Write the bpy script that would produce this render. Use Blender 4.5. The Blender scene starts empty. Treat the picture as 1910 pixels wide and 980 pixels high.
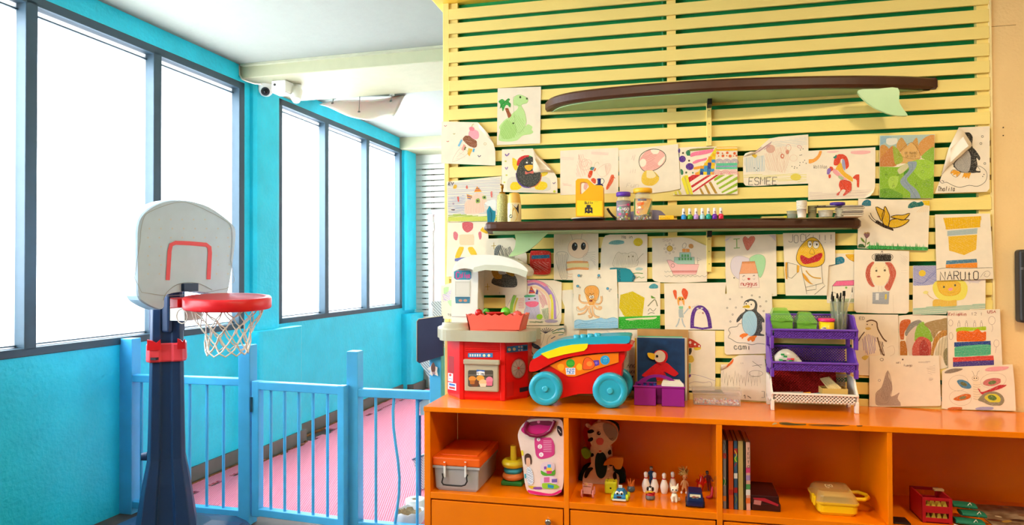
import bpy, bmesh, math, random
from mathutils import Vector, Matrix
random.seed(7)
scene = bpy.context.scene
COL = scene.collection
# ------------------------------------------------------------------ camera
F, CX, CY, EYE = 1273.0, 955.0, 490.0, 1.38
YAW, PITCH, ROLL = [math.radians(v) for v in (13.1, 0.74, -0.22)]
fw = Vector((-math.sin(YAW)*math.cos(PITCH), math.cos(YAW)*math.cos(PITCH), math.sin(PITCH)))
rt = Vector((math.cos(YAW), math.sin(YAW), 0)); up = rt.cross(fw)
rt, up = rt*math.cos(ROLL)+up*math.sin(ROLL), up*math.cos(ROLL)-rt*math.sin(ROLL)
cam = bpy.data.cameras.new('camera'); cam.sensor_width = 36; cam.lens = F/1910*36
cam.clip_start = 0.05; cam.clip_end = 100
co = bpy.data.objects.new('camera', cam); COL.objects.link(co)
co.matrix_world = Matrix(((rt.x, up.x, -fw.x, 0), (rt.y, up.y, -fw.y, 0), (rt.z, up.z, -fw.z, EYE), (0, 0, 0, 1)))
scene.camera = co
# ------------------------------------------------------------------ exposure, world, lights
vs = scene.view_settings; vs.view_transform = 'Standard'; vs.look = 'None'; vs.gamma = 1; vs.use_curve_mapping = False
vs.exposure = -0.13
world = bpy.data.worlds.new('sky'); scene.world = world; world.use_nodes = True
bg = world.node_tree.nodes['Background']; bg.inputs[0].default_value = (0.97, 0.98, 1.0, 1); bg.inputs[1].default_value = 3.8
DEL = math.radians(1.6)                      # the window wall is turned a little against the slatted wall
LROT = Matrix.Rotation(-DEL, 4, 'Z'); LINV = Matrix.Rotation(DEL, 4, 'Z')
def area(name, loc, aim, sx, sy, watts, col=(1, 1, 1)):
    l = bpy.data.lights.new(name, 'AREA'); l.shape = 'RECTANGLE'; l.size = sx; l.size_y = sy; l.energy = watts; l.color = col
    o = bpy.data.objects.new(name, l); COL.objects.link(o); o.location = loc
    o.rotation_euler = (Vector(aim)-Vector(loc)).to_track_quat('-Z', 'Y').to_euler(); return o
for n, (y0, y1) in enumerate(((-1.6, 0.9), (1.0, 4.3), (4.8, 7.15))):
    c = LROT @ Vector((-3.75, (y0+y1)/2, 1.95)); t = LROT @ Vector((0, (y0+y1)/2, -.4))
    area('daylight', c, t, y1-y0, 1.7, (84 if y0 < 4 else 125)*(y1-y0), (0.96, 0.98, 1.0))
# ------------------------------------------------------------------ helpers
def ray(x, y): return fw + rt*((x-CX)/F) - up*((y-CY)/F)
def at(x, y, Y): r = ray(x, y); p = r*(Y/r.y); p.z += EYE; return p          # photo point on the plane y = Y
def onz(x, y, z): r = ray(x, y); p = r*((z-EYE)/r.z); p.z += EYE; return p    # photo point on the plane z
def srgb(c):
    if isinstance(c, str): c = tuple(int(c[i:i+2], 16) for i in (0, 2, 4))
    return tuple(((v/255)/12.92 if v/255 <= .04045 else ((v/255+.055)/1.055)**2.4) for v in c)
MATS = {}
def mat(key, c, rough=.5, metal=0, var=.06, scale=14, bump=0, bscale=60, spec=.5, trans=0, alpha=1, sheen=0, coat=0, stretch=None, ior=1.45, sub=0, c2=None, cmix=.5):
    if key in MATS: return MATS[key]
    m = bpy.data.materials.new(key); MATS[key] = m; m.use_nodes = True
    nt = m.node_tree; b = nt.nodes['Principled BSDF']; N = nt.nodes.new; K = nt.links.new
    lc = srgb(c)
    tc = N('ShaderNodeTexCoord'); nz = N('ShaderNodeTexNoise'); nz.inputs['Scale'].default_value = scale; nz.inputs['Detail'].default_value = 4
    src = tc.outputs['Object']
    if stretch:
        mp = N('ShaderNodeMapping'); mp.inputs['Scale'].default_value = stretch; K(src, mp.inputs[0]); src = mp.outputs[0]
    K(src, nz.inputs['Vector'])
    mx = N('ShaderNodeMix'); mx.data_type = 'RGBA'
    if c2: a_, b_ = lc, srgb(c2)
    else: a_, b_ = tuple(min(1, v*(1+var)) for v in lc), tuple(v*(1-var) for v in lc)
    mx.inputs[6].default_value = (*a_, 1); mx.inputs[7].default_value = (*b_, 1)
    rp = N('ShaderNodeMapRange'); rp.inputs[1].default_value = cmix-.2; rp.inputs[2].default_value = cmix+.2
    K(nz.outputs['Fac'], rp.inputs[0]); K(rp.outputs[0], mx.inputs[0]); K(mx.outputs[2], b.inputs['Base Color'])
    b.inputs['Roughness'].default_value = rough; b.inputs['Metallic'].default_value = metal
    b.inputs['Specular IOR Level'].default_value = spec; b.inputs['IOR'].default_value = ior
    b.inputs['Transmission Weight'].default_value = trans; b.inputs['Alpha'].default_value = alpha
    b.inputs['Sheen Weight'].default_value = sheen; b.inputs['Coat Weight'].default_value = coat
    if sub: b.inputs['Subsurface Weight'].default_value = sub; b.inputs['Subsurface Scale'].default_value = .02
    if bump:
        n2 = N('ShaderNodeTexNoise'); n2.inputs['Scale'].default_value = bscale; n2.inputs['Detail'].default_value = 5; K(src, n2.inputs['Vector'])
        bp = N('ShaderNodeBump'); bp.inputs['Strength'].default_value = bump; bp.inputs['Distance'].default_value = .01
        K(n2.outputs['Fac'], bp.inputs['Height']); K(bp.outputs[0], b.inputs['Normal'])
    return m
def P(c, rough=.38, **k):      # moulded plastic
    return mat('plastic_'+str(c)+str(rough), c, rough, var=.03, **k)
def clear(key, c, alpha=.35, rough=.12):
    return mat(key, c, rough, alpha=alpha, var=.02)
# ink and crayon: colour comes from the mesh, crayon grain from noise
def crayon():
    m = bpy.data.materials.new('crayon'); m.use_nodes = True; nt = m.node_tree; b = nt.nodes['Principled BSDF']; N = nt.nodes.new; K = nt.links.new
    at_ = N('ShaderNodeAttribute'); at_.attribute_name = 'ink'
    tc = N('ShaderNodeTexCoord'); mp = N('ShaderNodeMapping'); mp.inputs['Scale'].default_value = (1, 1, 2.2); mp.inputs['Rotation'].default_value = (0, .6, 0)
    nz = N('ShaderNodeTexNoise'); nz.inputs['Scale'].default_value = 190; nz.inputs['Detail'].default_value = 3
    rp = N('ShaderNodeMapRange'); rp.inputs[1].default_value = .52; rp.inputs[2].default_value = .78; rp.inputs[4].default_value = .36
    mx = N('ShaderNodeMix'); mx.data_type = 'RGBA'; mx.inputs[7].default_value = (*srgb('efdfbf'), 1)
    K(tc.outputs['Object'], mp.inputs[0]); K(mp.outputs[0], nz.inputs['Vector']); K(nz.outputs['Fac'], rp.inputs[0]); K(rp.outputs[0], mx.inputs[0])
    K(at_.outputs['Color'], mx.inputs[6]); K(mx.outputs[2], b.inputs['Base Color']); b.inputs['Roughness'].default_value = .8; b.inputs['Specular IOR Level'].default_value = .2
    return m
CRAYON = crayon()
def printed():
    m = bpy.data.materials.new('print'); m.use_nodes = True; nt = m.node_tree; b = nt.nodes['Principled BSDF']
    a_ = nt.nodes.new('ShaderNodeAttribute'); a_.attribute_name = 'ink'; nt.links.new(a_.outputs['Color'], b.inputs['Base Color']); b.inputs['Roughness'].default_value = .45
    return m
PRINT = printed()
def tag(o, label=None, cat=None, group=None, kind=None):
    if label: o['label'] = label
    if cat: o['category'] = cat
    if group: o['group'] = group
    if kind: o['kind'] = kind
    return o
def thing(name, loc, label, cat, group=None, rz=0):
    o = bpy.data.objects.new(name, None); COL.objects.link(o); o.location = loc; o.rotation_euler.z = rz; o.empty_display_size = .05
    return tag(o, label, cat, group)
def copy_tree(o, parent=None):
    c = o.copy(); COL.objects.link(c); c.parent = parent
    for ch in list(o.children): copy_tree(ch, c)
    return c
def sm(p, closed=True, n=4):                       # Catmull-Rom through the points
    p = [Vector(q) for q in p]; out = []; k = len(p)
    for i in range(k if closed else k-1):
        if closed: a, b, c, d = p[i-1], p[i], p[(i+1) % k], p[(i+2) % k]
        else: a, b, c, d = p[max(i-1, 0)], p[i], p[i+1], p[min(i+2, k-1)]
        for j in range(n):
            t = j/n; out.append(.5*(2*b+(c-a)*t+(2*a-5*b+4*c-d)*t*t+(3*b-a-3*c+d)*t**3))
    if not closed: out.append(p[-1])
    return out
class MB:
    def __init__(s): s.v = []; s.f = []; s.sm = []; s.c = []; s.col = (1, 1, 1)
    def add(s, vs, fs, smooth=False):
        o = len(s.v); s.v += [Vector(v) for v in vs]; s.c += [s.col]*len(vs)
        for f in fs: s.f.append([i+o for i in f]); s.sm.append(smooth)
        return s
    def box(s, a, b):
        (x0, y0, z0), (x1, y1, z1) = a, b
        return s.add([(x0, y0, z0), (x1, y0, z0), (x1, y1, z0), (x0, y1, z0), (x0, y0, z1), (x1, y0, z1), (x1, y1, z1), (x0, y1, z1)],
                     [(0, 3, 2, 1), (4, 5, 6, 7), (0, 1, 5, 4), (1, 2, 6, 5), (2, 3, 7, 6), (3, 0, 4, 7)])
    def cb(s, c, d): return s.box([c[i]-d[i]/2 for i in range(3)], [c[i]+d[i]/2 for i in range(3)])
    def loft(s, rings, smooth=False, caps=True, loop=False):
        n = len(rings[0]); vs = [v for r in rings for v in r]; fs = []; k = len(rings)
        for i in range(k if loop else k-1):
            a, b = i*n, ((i+1) % k)*n
            for j in range(n): fs.append((a+j, a+(j+1) % n, b+(j+1) % n, b+j))
        s.add(vs, fs, smooth)
        if caps and not loop:
            s.add(rings[0], [list(range(n))[::-1]]); s.add(rings[-1], [list(range(n))])
        return s
    def prism(s, pts, d, smooth=False):           # pts: 3-D outline, d: extrusion vector
        d = Vector(d); a = [Vector(p) for p in pts]; return s.loft([a, [p+d for p in a]], smooth)
    def tube(s, pts, r, n=8, closed=False):
        pts = [Vector(p) for p in pts]; rings = []; k = len(pts); prev = None
        for i, p in enumerate(pts):
            t = (pts[(i+1) % k]-pts[i-1]) if closed else (pts[min(i+1, k-1)]-pts[max(i-1, 0)])
            t.normalize()
            if prev is None:
                u = t.cross(Vector((0, 0, 1)));
                if u.length < .1: u = t.cross(Vector((1, 0, 0)))
            else: u = prev-t*prev.dot(t)
            u.normalize(); prev = u; w = t.cross(u); rr = r[i] if isinstance(r, (list, tuple)) else r
            rings.append([p+(u*math.cos(2*math.pi*j/n)+w*math.sin(2*math.pi*j/n))*rr for j in range(n)])
        return s.loft(rings, True, True, closed)
    def cyl(s, a, b, r0, r1=None, n=20): return s._cyl(Vector(a), Vector(b), r0, r0 if r1 is None else r1, n)
    def _cyl(s, a, b, r0, r1, n):
        t = (b-a).normalized(); u = t.orthogonal().normalized(); w = t.cross(u)
        f = lambda p, r: [p+(u*math.cos(2*math.pi*j/n)+w*math.sin(2*math.pi*j/n))*r for j in range(n)]
        R0, R1 = f(a, r0), f(b, r1); s.loft([R0, R1], True, False); s.add(R0, [list(range(n))[::-1]]); s.add(R1, [list(range(n))]); return s
    def lathe(s, c, prof, n=24, axis='z', sx=1, sy=1):   # prof: (r, h)
        c = Vector(c); rings = []
        for r, h in prof:
            q = []
            for j in range(n):
                a = 2*math.pi*j/n; x, y = math.cos(a)*r*sx, math.sin(a)*r*sy
                q.append(c+(Vector((x, y, h)) if axis == 'z' else Vector((x, h, y)) if axis == 'y' else Vector((h, x, y))))
            rings.append(q)
        return s.loft(rings, True)
    def ell(s, c, r, n=14, m=9):
        c = Vector(c); R = r if isinstance(r, (tuple, list)) else (r, r, r); rings = []
        for i in range(1, m):
            t = math.pi*i/m; rings.append([c+Vector((R[0]*math.sin(t)*math.cos(2*math.pi*j/n), R[1]*math.sin(t)*math.sin(2*math.pi*j/n), -R[2]*math.cos(t))) for j in range(n)])
        return s.loft(rings, True)
    def xf(s, M): s.v = [M @ v for v in s.v]; return s
    def build(s, name, m, parent=None, bevel=0, ink=False, rot=None, seg=2, local=False):
        off = Vector((0, 0, 0))
        if parent is not None and not local:
            q = parent
            while q is not None: off += q.location; q = q.parent
        me = bpy.data.meshes.new(name); me.from_pydata([tuple(v-off) if not local else tuple(v) for v in s.v], [], s.f)
        me.polygons.foreach_set('use_smooth', s.sm)
        if ink:
            a = me.color_attributes.new('ink', 'FLOAT_COLOR', 'POINT')
            a.data.foreach_set('color', [x for c in s.c for x in (*c, 1)])
        me.update(); me.materials.append(m)
        bm = bmesh.new(); bm.from_mesh(me)
        if not ink: bmesh.ops.recalc_face_normals(bm, faces=bm.faces)
        bm.to_mesh(me); bm.free()
        o = bpy.data.objects.new(name, me); COL.objects.link(o); o.parent = parent
        if bevel:
            b = o.modifiers.new('bevel', 'BEVEL'); b.width = bevel; b.segments = seg; b.limit_method = 'ANGLE'; b.angle_limit = math.radians(40)
        return o
def B(a, b): return MB().box(a, b)
# ------------------------------------------------------------------ stroke lettering
FONT = {'A': '00 26 40;13 33', 'B': '00 06 36 45 44 33 03;33 42 41 30 00', 'C': '45 36 16 05 01 10 30 41', 'D': '00 06 26 44 42 20 00', 'E': '40 00 06 46;03 33', 'F': '00 06 46;03 33',
 'G': '45 36 16 05 01 10 30 41 43 23', 'H': '00 06;40 46;03 43', 'I': '10 30;20 26;16 36', 'J': '46 41 30 10 01', 'K': '00 06;46 03 40', 'L': '06 00 40', 'M': '00 06 23 46 40', 'N': '00 06 40 46',
 'O': '10 01 05 16 36 45 41 30 10', 'P': '00 06 36 45 44 33 03', 'R': '00 06 36 45 44 33 03;23 40', 'S': '01 10 30 41 42 33 13 04 05 16 36 45', 'T': '06 46;26 20', 'U': '06 01 10 30 41 46',
 'V': '06 20 46', 'W': '06 10 24 30 46', 'X': '00 46;06 40', 'Y': '06 23 46;23 20', 'Z': '06 46 00 40', '!': '26 22;20 20.4', 'a': '34 14 03 01 10 30 41;34 30 40', 'c': '33 24 14 03 01 10 30 41',
 'm': '00 04;03 14 23 20;23 34 43 40', 'i': '20 24;25.5 26', 'h': '00 06;03 14 34 43 40', 'l': '20 26', 't': '25.5 20 30;14 34', 'e': '02 42 33 24 14 03 01 10 30 41', 'f': '10 15 26 36;03 33', 'o': '10 01 03 14 34 43 41 30 10',
 'u': '04 01 10 30 41;44 40', 'y': '04 22;44 10', 'g': '43 34 14 03 02 11 31 43;44 4-1 3-2 1-2', 'n': '00 04;03 14 34 43 40', 's': '00.5 20 31 22 12 03 14 34', 'r': '00 04;03 24 34', ' ': '', '1': '14 26 20', '2': '05 16 36 45 44 00 40', '3': '06 46 23 33 42 41 30 10 01', '*': '00 46;06 40;26 20'}
import re
def strokes(txt, x, y, w, h, slant=0, jit=0):     # x, y: lower left in y-down pixels; returns polylines
    out = []; n = len(txt); cw = w/max(n, 1)
    for i, ch in enumerate(txt):
        dx, dy = random.uniform(-jit, jit)*cw, random.uniform(-jit, jit)*h
        for st in FONT.get(ch, '').split(';'):
            pts = []
            for q in st.split():
                a = re.match(r'(\d)(-?[\d.]+)', q); gx, gy = float(a[1]), float(a[2])
                pts.append((x+dx+i*cw+gx/4*cw*.72+gy/6*slant, y+dy-gy/6*h))
            if len(pts) > 1: out.append(pts)
    return out
# flat marks: shapes given in crop pixels, cr = (ox, oy, scale), laid on the plane y = Y
class Ink:
    def __init__(s, cr, Y, step=4e-5, place=None): s.cr = cr; s.Y = Y; s.mb = MB(); s.k = 0; s.step = step; s.place = place
    def p(s, q):
        if s.place: return s.place(q, s.k*s.step)
        v = at(s.cr[0]+q[0]/s.cr[2], s.cr[1]+q[1]/s.cr[2], s.Y); v.y -= .0003+s.k*s.step; return v
    def poly(s, c, pts):
        s.k += 1; s.mb.col = srgb(c); s.mb.add([s.p(q) for q in pts], [list(range(len(pts)))[::-1]])
    def fill(s, c, pts, smooth=True):
        if smooth:                                  # rounded outline, never past its own control points
            xs, ys = [q[0] for q in pts], [q[1] for q in pts]
            pts = [(min(max(v.x, min(xs)), max(xs)), min(max(v.y, min(ys)), max(ys))) for v in sm([(*q, 0) for q in pts])]
        s.poly(c, pts)
    def line(s, c, w, pts, smooth=True, closed=False):
        pts = sm([(q[0], q[1], 0) for q in pts], closed, 3) if smooth and len(pts) > 2 else [Vector((q[0], q[1], 0)) for q in pts]
        s.k += 1; s.mb.col = srgb(c); n = len(pts); L = []; R = []
        for i, q in enumerate(pts):
            t = (pts[(i+1) % n]-pts[i-1]) if closed else (pts[min(i+1, n-1)]-pts[max(i-1, 0)])
            if t.length < 1e-6: t = Vector((1, 0, 0))
            t.normalize(); nn = Vector((-t.y, t.x, 0))*w/2; L.append(s.p(q+nn)); R.append(s.p(q-nn))
        fs = [(i, (i+1) % n, n+(i+1) % n, n+i) for i in range(n if closed else n-1)]
        s.mb.add(L+R, fs)
    def ell(s, c, x, y, rx, ry=None, rot=0, w=0, n=18):
        ry = ry or rx; a = math.radians(rot); pts = []
        for i in range(n):
            t = 2*math.pi*i/n; u, v = rx*math.cos(t), ry*math.sin(t); pts.append((x+u*math.cos(a)-v*math.sin(a), y+u*math.sin(a)+v*math.cos(a)))
        if w: s.line(c, w, pts, False, True)
        else: s.poly(c, pts)
    def text(s, c, w, txt, x, y, wd, h, slant=0, jit=.04):
        for st in strokes(txt, x, y, wd, h, slant, jit): s.line(c, w, st, False)
    def hatch(s, c, w, pts, gap, ang=20, jit=.3):   # scribble strokes inside an outline
        a = math.radians(ang); ca, sa = math.cos(a), math.sin(a)
        q = [(x*ca+y*sa, -x*sa+y*ca) for x, y in pts]; y0 = min(v[1] for v in q); y1 = max(v[1] for v in q); y = y0+gap/2
        while y < y1:
            xs = []
            for i in range(len(q)):
                (xa, ya), (xb, yb) = q[i-1], q[i]
                if (ya > y) != (yb > y): xs.append(xa+(y-ya)/(yb-ya)*(xb-xa))
            xs.sort()
            for i in range(0, len(xs)-1, 2):
                l = []
                for f in (0, .5, 1):
                    X = xs[i]+(xs[i+1]-xs[i])*f; Yy = y+random.uniform(-jit, jit)*gap; l.append((X*ca-Yy*sa, X*sa+Yy*ca))
                s.line(c, w, l, False); s.k -= 1
            y += gap
        s.k += 1
    def run(s, shapes):
        for q in shapes:
            k = q[0]
            if k == 'F': s.fill(q[1], q[2])
            elif k == 'f': s.fill(q[1], q[2], False)
            elif k == 'L': s.line(q[1], q[2], q[3])
            elif k == 'l': s.line(q[1], q[2], q[3], False)
            elif k == 'C': s.line(q[1], q[2], q[3], True, True)
            elif k == 'e': s.ell(*q[1:])
            elif k == 't': s.text(*q[1:])
            elif k == 'h': s.hatch(*q[1:])
        return s
    def build(s, name, parent=None, m=None): return s.mb.build(name, m or CRAYON, parent, ink=True)
# ------------------------------------------------------------------ the room
XW = -3.175                                   # face of the window wall (in its own turned frame)
def Lp(px, py, X=None, Y=None, Z=None):        # photo point -> window-wall frame
    r = LINV.to_3x3() @ ray(px, py); k = X/r.x if X is not None else Y/r.y if Y is not None else (Z-EYE)/r.z
    p = r*k; p.z += EYE; return p
def LB(a, b): return MB().box(a, b)
def st(name, mb, m, parent=None, bevel=0, left=False):
    if left: mb.xf(LROT)
    o = mb.build(name, m, parent, bevel)
    if parent is None: o['kind'] = 'structure'
    return o
blue = mat('wall_paint_blue', '24d8f6', .42, bump=.5, bscale=38, var=.07, scale=5)
blue2 = mat('fence_paint', '4cb8f0', .35, bump=.12, bscale=30, var=.08, scale=7)
white = mat('ceiling_paint', '989f93', .8, bump=.15, bscale=30, var=.02)
cream = mat('slat_paint', 'f5db7e', .5, bump=.1, bscale=50, var=.03, scale=3, stretch=(1, 4, 4))
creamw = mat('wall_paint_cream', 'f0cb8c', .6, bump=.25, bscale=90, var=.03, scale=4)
green = mat('green_panel', '0f9a50', .7, var=.12, scale=9)
alu = mat('grey_aluminium', '3a5260', .45, metal=.1, var=.06)
whites = mat('white_gloss', 'eeeee6', .35, var=.02)
floor_m = mat('floor_concrete', '5b4a40', .55, bump=.2, bscale=20, var=.25, scale=6)
st('floor', B((-4.2, -4, -.12), (4.6, 8.6, 0)), floor_m)
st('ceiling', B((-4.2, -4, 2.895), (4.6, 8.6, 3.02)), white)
# window wall: lower wall, head band, piers
wl = MB()
wl.box((XW-.2, -4, 0), (XW, 7.55, .968)); wl.box((XW-.2, -4, 2.772), (XW, 7.55, 2.895))
wl.box((XW-.2, 4.345, .968), (XW, 4.775, 2.772)); wl.box((XW-.2, 7.17, .968), (XW, 7.55, 2.772)); wl.box((XW-.2, -4, .968), (XW, -1.6, 2.772))
wl.box((XW-.2, .93, .968), (XW, .99, 2.772))
W = st('wall_left', wl, blue, left=True)
def pier(y0, y1, d, z0, z1, r=.03):
    pts = [(XW-.02, y0-.03), (XW+d*.5, y0-.022), (XW+d*.9, y0), (XW+d, y0+.03), (XW+d, y1-.03), (XW+d*.9, y1), (XW+d*.5, y1+.022), (XW-.02, y1+.03)]
    return MB().loft([[(x, y, z) for x, y in pts] for z in (z0, z1)])
for a in ((4.44, 4.72, .05, .94, 2.80), (7.22, 7.48, .05, .94, 2.80)): st('pier', pier(*a), blue, W, left=True, bevel=.008)
for a in ((4.36, 4.93, .13, 0, .945), (7.19, 7.55, .12, 0, .90)): st('pier_base', pier(*a), blue, W, left=True, bevel=.012)
# windows
frost = bpy.data.materials.new('frosted_glass'); frost.use_nodes = True; nt = frost.node_tree; nt.nodes.clear()
o_ = nt.nodes.new('ShaderNodeOutputMaterial'); t1 = nt.nodes.new('ShaderNodeBsdfTransparent'); t2 = nt.nodes.new('ShaderNodeBsdfTranslucent'); mx = nt.nodes.new('ShaderNodeMixShader')
t1.inputs[0].default_value = (.96, .98, 1, 1); t2.inputs[0].default_value = (.9, .92, .95, 1)
g1 = nt.nodes.new('ShaderNodeTexNoise'); g1.inputs['Scale'].default_value = 3; gr = nt.nodes.new('ShaderNodeMapRange'); gr.inputs[3].default_value = .45; gr.inputs[4].default_value = .55
nt.links.new(g1.outputs['Fac'], gr.inputs[0]); nt.links.new(gr.outputs[0], mx.inputs[0]); nt.links.new(t1.outputs[0], mx.inputs[1]); nt.links.new(t2.outputs[0], mx.inputs[2]); nt.links.new(mx.outputs[0], o_.inputs[0])
def window(n, y0, y1, bars):
    z0, z1 = .968, 2.772; f = MB()
    f.box((XW-.09, y0, z0), (XW+.006, y1, z0+.042)); f.box((XW-.09, y0, z1-.05), (XW+.006, y1, z1))
    f.box((XW-.09, y0, z0), (XW+.006, y0+.05, z1)); f.box((XW-.09, y1-.06, z0), (XW+.006, y1, z1))
    w = st('window_%d' % n, f, alu, left=True, bevel=.003)
    for b in bars: st('mullion', LB((XW-.09, b-.032, z0+.03), (XW+.006, b+.032, z1-.03)), alu, w, left=True, bevel=.003)
    e = [y0+.02]+list(bars)+[y1-.02]
    for a, b in zip(e, e[1:]):
        st('pane', LB((XW-.062, a, z0+.02), (XW-.056, b, z1-.02)), frost, w, left=True)
        g = MB(); q0, q1 = a+.03, b-.03
        g.box((XW-.075, q0, z1-.085), (XW-.045, q1, z1-.078)); g.box((XW-.075, q0, z0+.05), (XW-.045, q1, z0+.056)); g.box((XW-.075, q0, z0+.04), (XW-.045, q0+.012, z1-.06))
        st('gasket', g, alu, w, left=True)
window(1, -1.6, .93, (-.75, .1)); window(2, .99, 4.345, (1.83, 2.67, 3.50)); window(3, 4.775, 7.17, (5.52, 6.33))
# skirting and dirt joint
skirt = mat('skirting_grey', '6b6a64', .6, var=.12, scale=8)
bs = MB()
for y0, y1, d in ((3.42, 4.34, .02), (4.34, 4.95, .15), (4.95, 7.17, .02), (7.17, 7.55, .14)): bs.box((XW, y0, 0), (XW+d, y1, .105))
st('baseboard_left', bs, skirt, left=True)
dirt = mat('joint_dirt', '7a4a22', .9, bump=.5, bscale=40, var=.4, scale=25)
dj = MB(); pts = []
for i in range(60):
    y = 3.45+i*(7.2-3.45)/59; pts.append((XW+(.155 if 4.3 < y < 4.97 else .025)+.022+random.uniform(-.008, .008), y, .004))
dj.tube(pts, .017, 5); dj.xf(LROT); tag(dj.build('dirt_strip', dirt), 'brown dirt and crumbs along the edge of the pink mats', 'dirt', kind='stuff')
# beams
bm_ = MB(); bm_.box((XW-.05, 4.30, 2.795), (1.6, 5.0, 2.90)); st('trim_1', bm_, mat('beam_paint', 'b4b492', .7, var=.03, bump=.2, bscale=18), left=True, bevel=.006)
st('trim_2', LB((XW+.02, 4.272, 2.878), (1.6, 4.30, 2.894)), mat('beam_lip', 'b4b59a', .7), left=True)
st('trim_3', LB((XW-.05, 7.12, 2.765), (1.6, 7.6, 2.90)), MATS['beam_paint'], left=True, bevel=.006)
# far end wall: white slats and a door
we = st('wall_end', LB((XW-.1, 7.62, 0), (1.6, 7.7, 2.9)), mat('end_wall', 'd7d5c8', .7), left=True)
wslat = mat('white_slat_paint', 'eceade', .45, var=.03)
z = 2.62
st('slat', LB((XW, 7.55, 2.66), (-2.55, 7.61, 2.765)), wslat, we, left=True)
while z > .75:
    st('slat', LB((XW+.02, 7.55, z-.021), (-2.55 if z > 2.12 else -2.97, 7.575, z+.033)), wslat, we, left=True, bevel=.002); z -= .0665
for x in (-3.09, -2.98): st('batten', LB((x, 7.575, .7), (x+.03, 7.62, 2.66)), mat('batten_brown', '8a7a68', .7), we, left=True)
d1 = st('door_1', LB((-2.94, 7.53, 0), (-2.1, 7.58, 2.05)), whites, left=True)
st('door_frame', MB().box((-2.985, 7.50, 0), (-2.93, 7.6, 2.11)).box((-2.985, 7.50, 2.05), (-2.1, 7.6, 2.11)), whites, d1, left=True, bevel=.004)
st('door_glass', LB((-2.83, 7.52, .95), (-2.2, 7.535, 1.95)), mat('door_glass_white', 'f6f8fa', .2), d1, left=True)
st('hinge', LB((-2.945, 7.495, 1.86), (-2.92, 7.53, 1.96)), whites, d1, left=True)
st('wall_right', B((3.4, -2.7, 0), (3.5, 3.4, 2.9)), creamw)
st('wall_rear', B((-3.3, -2.8, 0), (3.5, -2.7, 2.9)), mat('rear_wall_brown', '6e5237', .7))
# unseen warm ceiling lamps, added to tint and brighten the slatted wall
for lx, ly, LAMP_W in ((1.4, 1.45, 46), (-.3, 1.25, 37)):
    lt = thing('added_warm_lamp', (lx, ly, 2.895), 'round warm white ceiling lamp '+('near the cream wall at the right' if lx > 0 else 'in the middle of the room'), 'ceiling lamp', 'ceiling lamps of the play room')
    MB().lathe((lx, ly, 2.87), [(.2, .025), (.21, .01), (.2, 0), (.17, 0)], 32).build('ring', whites, lt)
    em = MATS.get('added_lamp_glow') or mat('added_lamp_glow', 'fff0d0', .5); b_ = em.node_tree.nodes['Principled BSDF']; b_.inputs['Emission Color'].default_value = (1, .75, .45, 1); b_.inputs['Emission Strength'].default_value = 3
    MB().lathe((lx, ly, 2.862), [(.03, -.012), (.13, -.006), (.175, .006), (.175, .012)], 32).build('diffuser', em, lt)
    la = bpy.data.lights.new('added_lamp_light', 'AREA'); la.shape = 'DISK'; la.size = .36; la.energy = LAMP_W; la.color = (1, .83, .58)
    lo = bpy.data.objects.new('added_lamp_light', la); COL.objects.link(lo); lo.parent = lt; lo.location = (0, 0, -.055)
# slatted partition: green panel, posts, slats
D = 3.28
wb = st('wall_back', B((-1.09, 3.32, 0), (1.335, 3.40, 2.895)), green)
st('side_post', B((-1.113, 3.278, 0), (-1.088, 3.40, 2.08)), cream, wb, bevel=.003)
st('side_post', B((-1.121, 3.284, 2.08), (-1.088, 3.40, 2.76)), cream, wb, bevel=.003)
st('cap_board', B((-1.16, 3.22, 2.742), (1.335, 3.40, 2.80)), mat('cap_yellow', 'f0c23c', .5), wb, bevel=.004)
for x0, x1 in ((-1.088, -1.045), (-.012, .03), (1.285, 1.334)):
    st('post', B((x0, 3.294, .1), (x1, 3.322, 2.76)), cream, wb)
st('rod', MB().cyl((-.03, 3.31, 1.2), (-.03, 3.31, 2.75), .005), P('2f9a63'), wb)
for i in range(29):
    zb = 2.657-.0730*i+.073
    if zb < .6 or zb > 2.70: continue
    j = lambda: random.uniform(-.0012, .0012)
    for x0, x1 in ((-1.088, 1.328),):
        st('slat', B((x0, D+j(), zb+j()), (x1, 3.294, zb+.0532+j())), cream, wb, bevel=.002)
wr = st('wall_front_right', B((1.336, 3.286, 0), (3.4, 3.40, 2.895)), creamw)
st('corner_strip', B((1.3285, 3.279, .8), (1.336, 3.30, 2.895)), mat('corner_cream', 'f4dc9a', .5), wr)
p = at(1906, 46, 3.286); st('crack', B((1.336, 3.2855, p.z), (1.43, 3.2862, p.z+.002)), mat('crack_brown', '8a5a28', .8), wr)
for q in ((1871, 238), (1871, 253)):
    p = at(*q, 3.286); st('screw', MB().cyl((p.x, 3.287, p.z), (p.x, 3.283, p.z), .0024, n=8), P('3a2a1a'), wr)
# wall device at the right border
a, b = at(1898, 466, 3.25), at(1898, 602, 3.25)
o = B((a.x, 3.232, b.z), (a.x+.16, 3.286, a.z)).build('wall_speaker', P('2b2b2b', .5), None, .012, seg=3)
tag(o, 'black box mounted on the cream wall at the right edge', 'wall box')
p = at(1903, 505, 3.232); t_ = Ink((0, 0, 1), 3.2318); t_.run([('l', 'b8b8b8', .6, [(1904, 500), (1909, 500)]), ('l', 'b8b8b8', .6, [(1904, 502.5), (1909, 502.5)])]); t_.build('mark', o, PRINT)
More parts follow.
